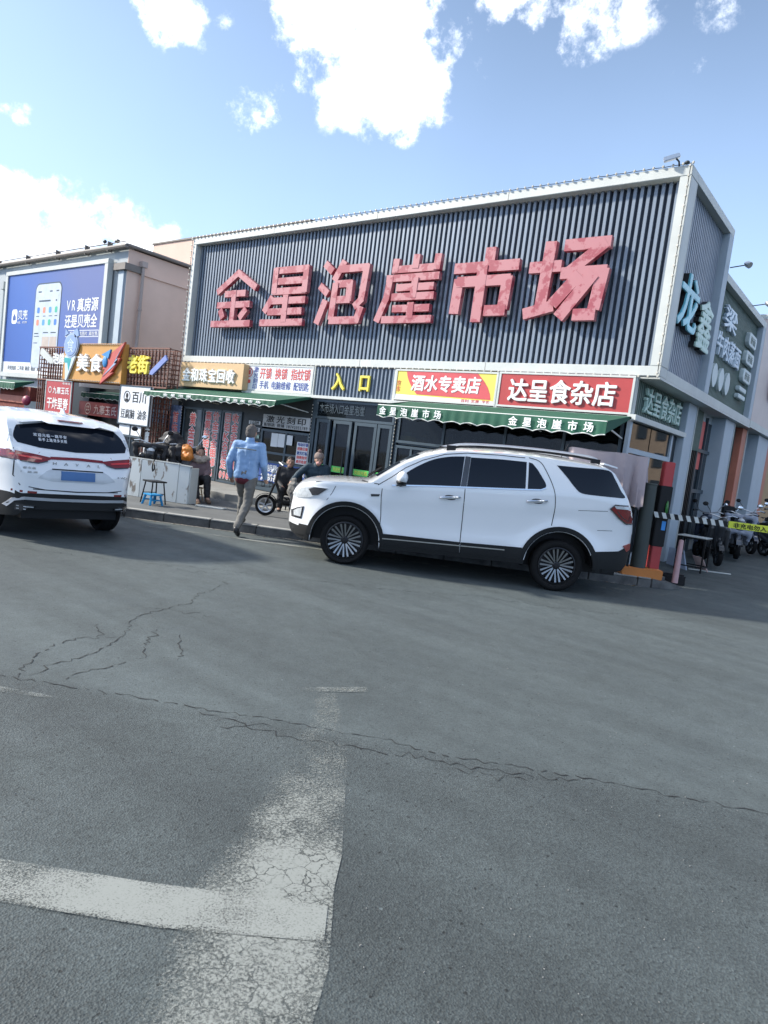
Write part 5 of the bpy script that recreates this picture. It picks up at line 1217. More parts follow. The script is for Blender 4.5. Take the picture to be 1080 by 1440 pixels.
    c.patch('wing_vent', [(2.54,.972),(2.42,.985),(2.43,.955),(2.53,.94)], M_['lampdark'], off=.008, **SD)
    # handles
    for hx, hz in ((1.51,1.062),(.385,1.157)):
        yy = c.half(hx, hz); mb = MB(); hd = sd
        mb.ell((hx, yy*sd-.002*sd, hz-.006), (.085,.008,.034), 14, 8); rc = mb.build('handle_recess', M_['gap'], suv, smooth=True, world=False)
        mb = MB(); pts = [(hx+.13,(yy+.008)*sd,hz-.022),(hx+.10,(yy+.034)*sd,hz-.018),(hx,(yy+.042)*sd,hz-.004),(hx-.09,(yy+.034)*sd,hz+.008),(hx-.125,(yy+.008)*sd,hz+.012)]
        mb.tube(pts, [.013,.017,.018,.017,.013], 8); mb.build('door_handle', M_['chrome'], suv, smooth=True, world=False)
    # mirror
    mb = MB(); mb.ell((2.16, sd*1.075, 1.235), (.075,.13,.085), 16, 10); mb.build('mirror', M_['carwhite'], suv, smooth=True, world=False)
    mb = MB(); mb.ell((2.165, sd*1.07, 1.175), (.07,.12,.045), 14, 8); mb.tube([(2.17,sd*.92,1.13),(2.165,sd*1.03,1.16)], .03, 8); mb.build('mirror_foot', M_['black'], suv, smooth=True, world=False)
    # roof rails
    mb = MB(); rp = [(1.60,1.70),(1.45,1.745),(1.2,1.775),(.8,1.80),(.3,1.812),(-.1,1.808),(-.30,1.795),(-.42,1.752)]
    yr = .70
    mb.tube([(a, sd*yr, b+.012) for a, b in curve(rp,3)], .017, 8); rl = mb.build('roof_rail', M_['silver'], suv, smooth=True, world=False)
    mb = MB(); mb.tube([(a, sd*(yr+.002), b-.018) for a, b in rp], .015, 6); mb.box(1.5,1.62,sd*yr-.02,sd*yr+.02,1.66,1.73); mb.box(-.42,-.30,sd*yr-.02,sd*yr+.02,1.73,1.79); mb.build('rail_foot', M_['black'], rl, world=False)
    # bevel under the belt (A pillar base trim) and windscreen edge
    c.line('pillar_edge', [(2.60,1.15),(2.36,1.345),(2.13,1.495),(1.88,1.622),(1.62,1.70)], .012, M_['gap'], off=.002, **SD)
# windscreen, rear glass, grille
c.patch('windscreen', [(-.70,1.20),(.70,1.20),(.60,1.62),(.3,1.66),(-.3,1.66),(-.60,1.62)], M_['carglass'], view='front', off=.004, res=.08)
c.patch('rear_window', [(-.62,1.34),(.62,1.34),(.58,1.60),(-.58,1.60)], M_['carglass'], view='rear', off=.004, res=.08)
gr = c.patch('grille', [(-.50,.58),(.50,.58),(.60,.82),(-.60,.82)], M_['cladding'], view='front', off=.006, res=.08)
for k in range(4): c.line('grille_bar', [(-.5,.62+.05*k),(.5,.62+.05*k)], .018, M_['chrome'], view='front', off=.012, parent=gr)
c.patch('number_plate', [(-.22,.50),(.22,.50),(.22,.57),(-.22,.57)], mat('blue_plate', (.07,.17,.38), .5), view='front', off=.012)
mb = MB(); mb.prism([(-.50,-.62,1.735),(-.50,.62,1.735),(-.72,.56,1.700),(-.72,-.56,1.700)], (0,0,.022)); mb.build('rear_spoiler', M_['carwhite'], suv, smooth=20, world=False, bevel=.008)
mb = MB(); mb.tube([(-.12,-.2,1.77),(-.2,-.2,1.98)], .006, 5); mb.build('aerial', M_['black'], suv, world=False)
mb = MB(); mb.tube([(2.62,.45,1.17),(2.45,.1,1.30)], .012, 5); mb.tube([(2.63,-.1,1.18),(2.47,-.4,1.29)], .012, 5); mb.build('wiper', M_['black'], suv, world=False)

# ---- white SUV on the left, seen from behind, driving off
hd = R(84); H2 = Vector((-math.sin(hd), math.cos(hd), 0)); S2 = .88
rt2 = Vector((H2.y, -H2.x, 0)); wc = Vector((-8.62, 5.002, 0)) - rt2*(.90*S2*1.03-.075)
car2 = frame_thing('moving_car', 'white crossover seen from behind with a red light bar across its tailgate', wc, H2, scale=S2)
car2.scale = (S2, S2*1.03, S2)
P2_ = dict(x0=-.93, x1=3.62, wb=2.74, w=.93, ar=.43, wz=(.35,.35), fx=2.8, rx=-.05, ra=.22, rb=.16, rp=2.4, tumble=.30, crown=.05, paint=M_['carwhite'],
  top=[(-.93,.86),(-.90,1.0),(-.84,1.13),(-.74,1.26),(-.58,1.44),(-.42,1.60),(-.30,1.66),(-.1,1.69),(.4,1.72),(.9,1.72),(1.4,1.68),(1.8,1.57),(2.2,1.36),(2.5,1.15),(2.65,1.08),(3.0,1.05),(3.3,.98),(3.5,.87),(3.6,.72),(3.62,.6)],
  belt=[(-.93,.84),(-.88,.98),(-.78,1.08),(-.5,1.13),(.3,1.12),(1.3,1.08),(2.3,1.02),(3.0,.96),(3.4,.84),(3.62,.58)],
  bot=[(-.93,.44),(-.91,.37),(-.86,.33),(-.6,.30),(.5,.28),(2.4,.25),(3.2,.24),(3.5,.3),(3.62,.45)],
  low=lambda q: q.z < .36 or (q.x < -.30 and q.z < .63),
  crease=[(-1,1.0),(3.7,.86)])
c2 = Car(P2_, car2)
MB().box(-.78,3.3,-.62,.62,.28,.75).build('underbody', M_['black'], car2, world=False)
for wx in (0, 2.74):
    for sd in (1,-1):
        wheel(car2, wx, sd*(.90-.118), .345, .350, .255, sd, 8)
for wx in (0,2.74):
    for sd in (1,-1):
        well = MB()
        for i in range(16):
            a = math.pi*i/16-.1; b = math.pi*(i+1)/16-.1
            well.add([(wx+.427*math.cos(t), yy*sd, .35+.427*math.sin(t)) for t in (a, b) for yy in (.6,.90)], [(0,1,3,2)])
        well.build('wheel_well', M_['black'], car2, world=False)
RV = dict(view='rear')
# y is + to the car's left (photo left)
c2.patch('rear_window', curve([(.66,1.50),(.70,1.44),(.735,1.34),(.70,1.27)],4)[1:]+[(.45,1.225),(.0,1.20),(-.45,1.225),(-.70,1.25)]+curve([(-.74,1.32),(-.70,1.44),(-.62,1.53)],4)+[(-.3,1.56),(.3,1.56)], M_['carglass'], off=.006, res=.07, **RV)
c2.patch('rear_spoiler', [(.63,1.53),(.66,1.585),(.55,1.66),(-.55,1.66),(-.66,1.585),(-.63,1.53),(-.38,1.575),(-.30,1.55),(.30,1.55),(.38,1.575)], M_['carwhite'], off=.10, res=.09, **RV)
c2.patch('brake_light', [(-.16,1.60),(.16,1.60),(.16,1.615),(-.16,1.615)], M_['lampred'], off=.108, **RV)
mb = MB(); mb.prism([(-.28,0,1.70),(-.12,0,1.70),(-.14,0,1.76),(-.2,0,1.775)], (0,.02,0)); mb.v = [v+Vector((.0,-.01,0)) for v in mb.v]; mb.build('shark_fin_aerial', M_['carwhite'], car2, world=False)
for sd in (1,-1):
    lp = c2.patch('tail_lamp', [(sd*.30,1.105),(sd*.55,1.145),(sd*.80,1.175),(sd*.905,1.15),(sd*.915,1.085),(sd*.85,1.065),(sd*.50,1.03),(sd*.40,1.06)], M_['lampred'], off=.012, res=.06, **RV)
    c2.line('tail_lamp_edge', [(sd*.38,1.062),(sd*.50,1.028),(sd*.85,1.060),(sd*.90,1.075)], .014, M_['lampdark'], off=.016, parent=lp, **RV)
    c2.line('tail_lamp_glow', [(sd*.45,1.085),(sd*.6,1.10),(sd*.86,1.125)], .022, mat('lamp_bright_red', (.65,.03,.03), .2, coat=1), off=.016, parent=lp, **RV)
    c2.patch('lamp_corner', [(-.56,1.165),(-.80,1.165),(-.86,1.07),(-.60,1.09)], M_['lampred'], view='side', left=sd, off=.008)
    c2.patch('rear_quarter_window', [(-.30,1.18),(-.42,1.24),(-.15,1.48),(.35,1.50),(.42,1.17)], M_['carglass'], view='side', left=sd, off=.005)
    c2.patch('side_window', [(.50,1.17),(.46,1.50),(1.2,1.50),(1.25,1.15)], M_['carglass'], view='side', left=sd, off=.005)
    c2.patch('side_window', [(1.33,1.15),(1.28,1.50),(1.6,1.44),(2.1,1.18),(2.15,1.11)], M_['carglass'], view='side', left=sd, off=.005)
    c2.line('window_trim', [(-.42,1.215),(-.10,1.515),(.6,1.54),(1.3,1.53)], .02, M_['chrome'], view='side', left=sd, off=.008)
    c2.line('bumper_reflector', [(sd*.50,.645),(sd*.76,.655)], .028, mat('dark_red_reflector', (.20,.015,.015), .25, coat=1), off=.006, **RV)
    c2.patch('exhaust_trim', [(sd*.50,.47),(sd*.72,.49),(sd*.72,.40),(sd*.52,.39)], M_['lampdark'], off=.012, **RV)
    for k in range(2): c2.line('exhaust_slat', [(sd*.53,.415+.035*k),(sd*.71,.425+.035*k)], .012, M_['silver'], off=.018, **RV)
    c2.patch('pillar_trim', [(sd*.735,1.43),(sd*.765,1.43),(sd*.80,1.27),(sd*.755,1.27)], M_['lampclear'], off=.010, **RV)
    c2.line('door_gap', [(1.28,.35),(1.29,1.1)], .012, M_['gap'], view='side', left=sd); c2.line('door_gap', [(.42,.75),(.40,1.12)], .012, M_['gap'], view='side', left=sd)
    mb = MB(); mb.ell((1.95, sd*1.02, 1.16), (.07,.12,.08), 12, 8); mb.build('mirror', M_['carwhite'], car2, smooth=True, world=False)
c2.line('light_bar', [(.34,1.105),(.0,1.115),(-.34,1.105)], .036, M_['lampred'], off=.010, **RV)
c2.line('tailgate_gap', [(.76,1.20),(.755,.85),(.69,.73),(.4,.685),(.0,.675),(-.4,.685),(-.69,.73),(-.755,.85),(-.76,1.20)], .010, M_['gap'], off=.003, **RV)
c2.patch('plate_recess', curve([(.50,.84),(.40,.93),(.33,.965)],3)+[(-.33,.965)]+curve([(-.40,.93),(-.50,.84)],3)+[(-.33,.80),(.33,.80)], mat('recess_white', (.60,.62,.64), .3, coat=.8), off=.004, res=.07, **RV)
c2.line('handle_shadow_gap', [(.33,.963),(-.33,.963)], .016, M_['gap'], off=.008, **RV)
npl = c2.patch('number_plate', [(.22,.825),(-.22,.825),(-.22,.945),(.22,.945)], MATS['blue_plate'], off=.018, res=.1, **RV)
for k, ch in enumerate('HAVAL'):
    g = glyph_mb(ch, .01, .004, .05, .04, 'asc'); yc = .30-.145*k
    h = c2.bvh.ray_cast(Vector((-4, yc, 1.035)), Vector((1,0,0)))[0]
    g.v = [Vector((h.x-.008-v.z, yc+.025-v.x, 1.02+v.y)) for v in g.v]; g.build('badge_letter', M_['chrome'], car2, world=False, recalc=False)
for s_, y0_, y1_, z_, hh in (('都市版',.68,.52,.945,.035),('新能源',.70,.50,.895,.03),('4WD',-.52,-.66,.89,.028)):
    h = c2.bvh.ray_cast(Vector((-4, (y0_+y1_)/2, z_)), Vector((1,0,0)))[0]
    n = len(s_)
    for k, ch in enumerate(s_):
        g = glyph_mb(ch, .0, .003, abs(y1_-y0_)/n*.9, hh, 'asc' if ch.isascii() else 'em'); yy = y0_-abs(y1_-y0_)/n*k
        hx = c2.bvh.ray_cast(Vector((-4, yy, z_+hh/2)), Vector((1,0,0)))[0]
        g.v = [Vector((hx.x-.010-v.z, yy-v.x, z_+v.y)) for v in g.v]; g.build('badge_letter', M_['chrome'], car2, world=False, recalc=False)
0 and c2.patch('bumper_cladding', [(.88,.60),(-.88,.60),(-.86,.46),(-.72,.38),(.72,.38),(.86,.46)], M_['cladding'], off=.008, res=.09, **RV)
c2.line('skid_trim', [(.80,.44),(.74,.535),(.64,.565),(.3,.555),(-.3,.555),(-.64,.565),(-.74,.535),(-.80,.44)], .038, mat('dull_silver_trim', (.40,.41,.43), .35, .5), off=.012, **RV)
c2.line('bumper_slot', [(.55,.69),(0,.67),(-.55,.69)], .012, M_['gap'], off=.004, **RV)
# sticker on the rear glass
for k, (s_, w_) in enumerate((('欢迎光临一路平安',.42),('新手上路请多关照',.36))):
    n = len(s_)
    for i, ch in enumerate(s_):
        y_ = .50-.05*k-w_*i/n; z_ = 1.365-.055*k
        h = c2.bvh.ray_cast(Vector((-4, y_, z_)), Vector((1,0,0)))[0]
        g = glyph_mb(ch, .02, .002, w_/n*.9, .045); g.v = [Vector((h.x-.012-v.y*-.75*.0-v.z-(-.0), y_-v.x, z_+v.y)) for v in g.v]
        g.v = [Vector((v.x+(v.z-z_)*.75, v.y, v.z)) for v in g.v]
        g.build('glass_sticker', M_['poster_w'], car2, world=False, recalc=False)
for sd in (1,-1): c2.patch('glass_reflection_tag', [(sd*.40,1.43),(sd*.56,1.43),(sd*.56,1.49),(sd*.40,1.49)], mat('grey_glass_tag', (.16,.18,.20), .3), off=.010, view='rear') if False else None

# ================================================================== people
M_['skin'] = mat('skin', (.42,.25,.18), .55, var=.06); M_['hairgrey'] = mat('grey_hair', (.10,.09,.085), .9, bump=.6, bscale=90); M_['hairblack'] = mat('black_hair', (.015,.014,.014), .8)
def head(P, c, face, m_skin='skin', r=.092, s=1):
    """head, ears, nose and neck fused by the caller; returns capsules. face = unit vector the face looks along"""
    c = Vector(c); f = Vector(face).normalized(); sd = f.cross(Vector((0,0,1))).normalized()
    Mx = Matrix((sd, f, Vector((0,0,1)))).transposed()
    caps = [('e', c+Vector((0,0,.015)), (.074*s,.094*s,.105*s), Mx), ('e', c+f*.022*s+Vector((0,0,-.055*s)), (.052*s,.062*s,.062*s), Mx)]
    caps += [('e', c+f*.092*s+Vector((0,0,-.012*s)), (.014*s,.020*s,.024*s), Mx)]
    for k in (1,-1): caps.append(('e', c+sd*.074*s*k+Vector((0,0,-.01*s)), (.010*s,.022*s,.032*s), Mx))
    return caps
def face_bits(parent, c, face, s=1):
    c = Vector(c); f = Vector(face).normalized(); sd = f.cross(Vector((0,0,1))).normalized()
    e = MB()
    for k in (1,-1): e.ell(c+f*.083*s+sd*.030*s*k+Vector((0,0,.012*s)), .010*s, 8, 6)
    e.build('eyes', M_['black'], parent, smooth=True); m = MB(); m.ell(c+f*.080*s+Vector((0,0,-.062*s)), (.022*s,.012*s,.006*s), 8, 5); m.build('mouth', mat('lips', (.30,.09,.08), .5), parent, smooth=True)
def hand(caps, wrist, d, thumb, s=1, curl=.35):
    """palm and five fingers as capsules; d = direction fingers point, thumb = side of the thumb"""
    w = Vector(wrist); d = Vector(d).normalized(); t = Vector(thumb).normalized(); t = (t-d*t.dot(d)).normalized(); n = d.cross(t)
    caps.append((w, .028*s, w+d*.05*s, .030*s)); pc = w+d*.055*s
    for k in (-1,0,1): caps.append((w+d*.02*s+t*.018*k*s, .015*s, pc+t*.022*k*s+d*.025*s, .014*s))
    for k, ln in zip((1.35,.45,-.45,-1.3), (.062,.072,.066,.050)):
        a = pc+t*.022*k*s+d*.02*s; b = a+(d+n*curl*.5).normalized()*ln*.5*s; e = b+(d*.6+n*curl*1.6).normalized()*ln*.5*s
        caps += [(a, .0092*s, b, .0085*s), (b, .0085*s, e, .0072*s)]
    a = w+d*.02*s+t*.028*s; b = a+(t*.7+d*.7).normalized()*.032*s; caps += [(a, .011*s, b, .010*s), (b, .010*s, b+(d+n*curl).normalized()*.03*s, .0085*s)]
def person(label, loc, rot, J, cols, hair=None, hood=None, seated=False, hat=None, group=None, s=1, jr=1.0, trw=1.0):
    """J: dict of local joints. cols: jacket, trousers, shoes materials"""
    t = thing('person', label, 'person', loc, rot, group)
    Mx = pmat(t); W = {k: Mx @ Vector(v) for k, v in J.items()}; D = lambda v: (Mx.to_3x3() @ Vector(v)).normalized()
    face = D(J.get('face', (0,1,0))) if 'face' in J else D((0,1,0))
    if 'face' in W: W.pop('face')
    caps = head(None, W['head'], face)
    caps += [(W['neck'], .050, W['head']+Vector((0,0,-.06)), .048), (W['pelvis'], .095, W['chest'], .095), (W['chest'], .09, W['neck'], .05), (W['chest'], .07, W['neck'], .055)]
    for k in 'lr':
        sh, el, wr, hp, kn, an, to = [W[k+x] for x in ('sh','el','wr','hip','kn','an','toe')]
        caps += [(W['chest'].lerp(W['neck'], .5), .055, sh, .05), (sh, .050, el, .040), (el, .038, wr, .027), (W['pelvis'], .085, hp, .07), (hp, .07, kn, .052), (kn, .052, an, .036), (an, .036, to, .028)]
        fd = (wr-el).normalized()+D((0,.25,-.1)); hand(caps, wr, fd, D((0,1,.2)) if not 'th' in J else D(J['th']))
    blob('body', caps, M_['skin'], t, voxel=.0085, smooth_it=2)
    # jacket
    jm, tm, sm_ = cols
    up = Vector((0,0,1))
    ch = W['chest']; pv = W['pelvis']; ax = (W['rsh']-W['lsh']).normalized()
    jc = []
    low = pv+(ch-pv)*(-.03 if not seated else .12)
    for k in (-1, 0, 1):
        jc += [(low+ax*.085*k*jr, .125*jr, pv.lerp(ch, .55)+ax*.085*k*jr, .125*jr), (pv.lerp(ch, .55)+ax*.085*k*jr, .125*jr, ch+ax*.095*k*jr, .125*jr)]
    jc += [(ch.lerp(W['neck'], .2), .12, W['neck']+Vector((0,0,-.03)), .075)]
    for k in 'lr':
        sh, el, wr = W[k+'sh'], W[k+'el'], W[k+'wr']
        jc += [(ch.lerp(W['neck'], .45), .095, sh, .082*jr), (sh, .080*jr, el, .064*jr), (el, .062*jr, wr-(wr-el).normalized()*.01, .045*jr)]
    jc += [(W['neck']+Vector((0,0,-.02)), .072, W['neck']+Vector((0,0,.025)), .070)]
    jk = blob('jacket', jc, jm, t, voxel=.013, smooth_it=3, wrinkle=.006, wscale=12)
    tc = []
    for k in 'lr':
        hp, kn, an = W[k+'hip'], W[k+'kn'], W[k+'an']
        tc += [(pv+Vector((0,0,.02)), .118*trw, hp, .10*trw), (hp, .10*trw, kn, .075*trw), (kn, .074*trw, an+(kn-an).normalized()*.03, .060*trw)]
    blob('trousers', tc, tm, t, voxel=.012, smooth_it=3, wrinkle=.008, wscale=11)
    for k in 'lr':
        an, to = W[k+'an'], W[k+'toe']; d = (to-an); 
        s_ = blob('shoe', [(an+Vector((0,0,-.01)), .046, an+Vector((0,0,-.03)), .048), (an+Vector((0,0,-.035)), .045, to, .040), ], sm_, t, voxel=.010, smooth_it=2)
    hc = W['head']; sd = face.cross(up).normalized(); Mf = Matrix((sd, face, up)).transposed()
    if hair:
        hb = blob('hair', [('e', hc-face*.012+up*.035, (.083,.100,.092), Mf), ('e', hc-face*.030+up*.00, (.080,.080,.095), Mf)], hair, t, voxel=.009, smooth_it=1, wrinkle=.006, wscale=30)
        # keep the face free
        bm = bmesh.new(); bm.from_mesh(hb.data); inv = pmat(t).inverted(); hl = inv @ hc; fl = (inv.to_3x3() @ face).normalized()
        dl = [v for v in bm.verts if (v.co-hl).dot(fl) > .045 and (v.co.z-hl.z) < .055 or (v.co.z-hl.z) < -.085]
        bmesh.ops.delete(bm, geom=dl, context='VERTS'); bm.to_mesh(hb.data); bm.free()
    if hat:
        m1, bob = hat
        h = blob('knit_hat', [('e', hc+up*.065, (.098,.108,.085), Mf), (hc+up*.025-sd*.0, .098, hc+up*.05, .098)], m1, t, voxel=.010, smooth_it=1, wrinkle=.004, wscale=40)
        bm = bmesh.new(); bm.from_mesh(h.data); inv = pmat(t).inverted(); hl = inv @ hc; fl = (inv.to_3x3() @ face).normalized()
        bmesh.ops.delete(bm, geom=[v for v in bm.verts if (v.co.z-hl.z) < .022], context='VERTS'); bm.to_mesh(h.data); bm.free()
        if bob: blob('pompom', [('e', hc+up*.165, (.038,.038,.036))], bob, t, voxel=.008, wrinkle=.006, wscale=60, smooth_it=1)
    face_bits(t, hc, face)
    return t, W, face
def rotf(fd): return math.atan2(-fd[0], fd[1])
M_['jblue'] = mat('light_blue_padded_nylon', (.20,.33,.54), .55, var=.08, vscale=6, bump=.3, bscale=25); M_['khaki'] = mat('grey_khaki_cloth', (.155,.15,.14), .85, var=.12, vscale=10, bump=.3, bscale=60)
M_['shoeb'] = mat('black_leather', (.02,.02,.022), .4); M_['teal'] = mat('dark_teal_quilt', (.012,.035,.055), .7, var=.15, vscale=9, bump=.3); M_['blackcoat'] = mat('black_coat', (.015,.015,.018), .7)
JM = dict(pelvis=(0,0,.93), chest=(0,.02,1.25), neck=(0,.035,1.43), head=(.0,.055,1.565), face=(.1,1,.0),
  lsh=(-.19,.02,1.37), rsh=(.19,.02,1.37), lel=(-.27,-.03,1.10), rel=(.27,-.02,1.10), lwr=(-.265,.07,.87), rwr=(.25,.17,.90),
  lhip=(-.09,.0,.90), rhip=(.09,0,.90), lkn=(-.10,.24,.60), rkn=(.07,.0,.50), lan=(-.10,.26,.24), ran=(.03,-.27,.135), ltoe=(-.10,.42,.185), rtoe=(.03,-.17,.04))
mn, Wm, fm = person('man in light blue padded jacket and khaki trousers stepping onto the kerb', (-8.02,6.86,0), rotf((-.52,.85)), JM, (M_['jblue'], M_['khaki'], M_['shoeb']), hair=M_['hairgrey'], jr=.90, trw=.96)
# cap-like grey hair is kept short; jacket details
def stripe(t, pts, r, m, name): mb = MB(); mb.tube([pmat(t) @ Vector(p) for p in pts], r, 6); return mb.build(name, m, t, smooth=True)
stripe(mn, [(-.16,-.125,1.315),(-.08,-.137,1.318),(0,-.14,1.318),(.08,-.137,1.318),(.16,-.125,1.315)], .011, mat('grey_piping', (.13,.16,.18), .7), 'yoke_band')
blob('sweater_hem', [(pmat(mn) @ Vector((-.07,0,.872)), .100, pmat(mn) @ Vector((.07,0,.872)), .100)], mat('maroon_knit', (.12,.02,.03), .9), mn, voxel=.015)
# seated man in black and woman with the knitted hat, by the entrance
JS = dict(pelvis=(0,0,.44), chest=(0,.04,.72), neck=(0,.05,.88), head=(0,.06,1.01), face=(0,1,0), lsh=(-.17,.03,.84), rsh=(.17,.03,.84), lel=(-.22,.10,.60), rel=(.22,.10,.60), lwr=(-.10,.30,.52), rwr=(.10,.30,.52),
  lhip=(-.09,.02,.42), rhip=(.09,.02,.42), lkn=(-.12,.40,.46), rkn=(.12,.40,.46), lan=(-.12,.40,.11), ran=(.12,.40,.11), ltoe=(-.13,.55,.04), rtoe=(.13,.55,.04))
tocam = (.70,-.70)
person('person in a black coat and cap sitting low beside the black electric bicycle', (-9.92,9.60,.08), rotf(tocam), JS, (M_['blackcoat'], M_['blackcoat'], M_['shoeb']), hair=M_['hairblack'], seated=True)
JW = dict(JS); JW.update(pelvis=(0,0,.62), chest=(0,.08,.90), neck=(0,.11,1.05), head=(-.01,.14,1.165), face=(-.05,1,-.25), lsh=(-.17,.10,1.01), rsh=(.17,.08,1.01), rel=(.34,.20,.86), rwr=(.46,.32,.70), lel=(-.21,.16,.76), lwr=(-.12,.36,.70),
  lhip=(-.09,.02,.60), rhip=(.09,.02,.60), lkn=(-.11,.36,.56), rkn=(.11,.36,.56), lan=(-.11,.34,.20), ran=(.11,.34,.20), ltoe=(-.12,.5,.12), rtoe=(.12,.5,.12))
# mirrored: her stretched arm is on the photo's left
wm, Ww, fw = person('woman in a dark teal quilted coat and grey bobble hat reaching towards the bicycle', (-9.20,9.62,.06), rotf((.72,-.70)), JW, (M_['teal'], M_['blackcoat'], M_['shoeb']), hair=M_['hairblack'], hat=(mat('grey_knit', (.22,.17,.15), .95, bump=.6, bscale=80), mat('brown_pompom', (.16,.10,.09), .95)), seated=True)
blob('face_mask', [('e', Ww['head']+fw*.055+Vector((0,0,-.05)), (.055,.05,.04))], mat('pink_mask', (.55,.28,.25), .8), wm, voxel=.008)
st = thing('stool', 'low dark stool under the person in the black coat', 'stool', (-9.92,9.6,.137))
def stool(t, x, y, z0, w, h, m, r=.012, closed=False, seat=None):
    B('seat', seat or m, t, (x-w/2,x+w/2,y-w/2,y+w/2,z0+h-.025,z0+h), bevel=.006)
    for sx in (-1,1):
        for sy in (-1,1):
            mb = MB(); mb.tube([(x+sx*w*.36,y+sy*w*.36,z0+h-.03),(x+sx*w*.5,y+sy*w*.5,z0)], r, 6); mb.build('leg', m, t)
    mb = MB()
    for sx in (-1,1): mb.bar((x+sx*w*.44,y-w*.44,z0+h*.45),(x+sx*w*.44,y+w*.44,z0+h*.45),r)
    mb.build('stretcher', m, t)
stool(st, -9.92, 9.6, .137, .28, .24, M_['black'])
st = thing('stool', 'taller dark stool under the woman with the bobble hat', 'stool', (-9.2,9.62,.137)); stool(st, -9.2, 9.62, .137, .3, .40, M_['black'])
# hooded person sitting at the end of the barrier
JH = dict(JS); JH.update(head=(0,.16,.98), neck=(0,.12,.87), chest=(0,.06,.70), face=(0,1,-.3), lkn=(-.10,.42,.50), rkn=(.12,.40,.46), lan=(-.10,.52,.14), ran=(.12,.58,.11), ltoe=(-.10,.66,.07), rtoe=(.12,.72,.04))
hp, Wh, fh = person('hunched person in a mauve grey coat sitting at the right end of the white barrier', (-11.10,8.22,.10), rotf((.95,-.30)), JH, (mat('mauve_coat', (.20,.14,.15), .85, bump=.3), M_['blackcoat'], mat('brown_boot', (.14,.09,.06), .8)), hair=M_['hairblack'], seated=True)
blob('hood', [('e', Wh['neck']+Vector((0,0,-.02)), (.17,.17,.09)), (Wh['lsh'], .09, Wh['rsh'], .09)], mat('beige_fleece', (.42,.36,.31), .95, bump=.6), hp, voxel=.014, wrinkle=.02, wscale=14)
st = thing('stool', 'low wooden stool under the hunched person by the barrier', 'stool', (-11.1,8.22,.137)); stool(st, -11.1, 8.22, .137, .28, .26, M_['card'])

# ================================================================== scooters and bicycle
def wheel2(parent, x, z, r, w=.10, m=None, spoke=5):
    t = MB(); t.lathe([(r-.05,-w*.4),(r-.02,-w/2),(r-.004,-w*.3),(r,0),(r-.004,w*.3),(r-.02,w/2),(r-.05,w*.4),(r-.055,0),(r-.05,-w*.4)], (x,0,z), (0,1,0), 28)
    o = t.build('wheel', M_['rubber'], parent, smooth=True, world=False)
    rr = MB(); rr.lathe([(r-.055,-w*.3),(r-.075,-w*.2),(r-.075,w*.2),(r-.055,w*.3)], (x,0,z), (0,1,0), 28); rr.lathe([(0,-w*.5),(.035,-w*.5),(.035,w*.5),(0,w*.5)], (x,0,z), (0,1,0), 12)
    for k in range(spoke): a = 2*math.pi*k/spoke+.3; rr.bar((x+.03*math.cos(a),0,z+.03*math.sin(a)),(x+(r-.07)*math.cos(a),0,z+(r-.07)*math.sin(a)),.016,.026)
    rr.build('rim', m or M_['silver'], o, world=False); return o
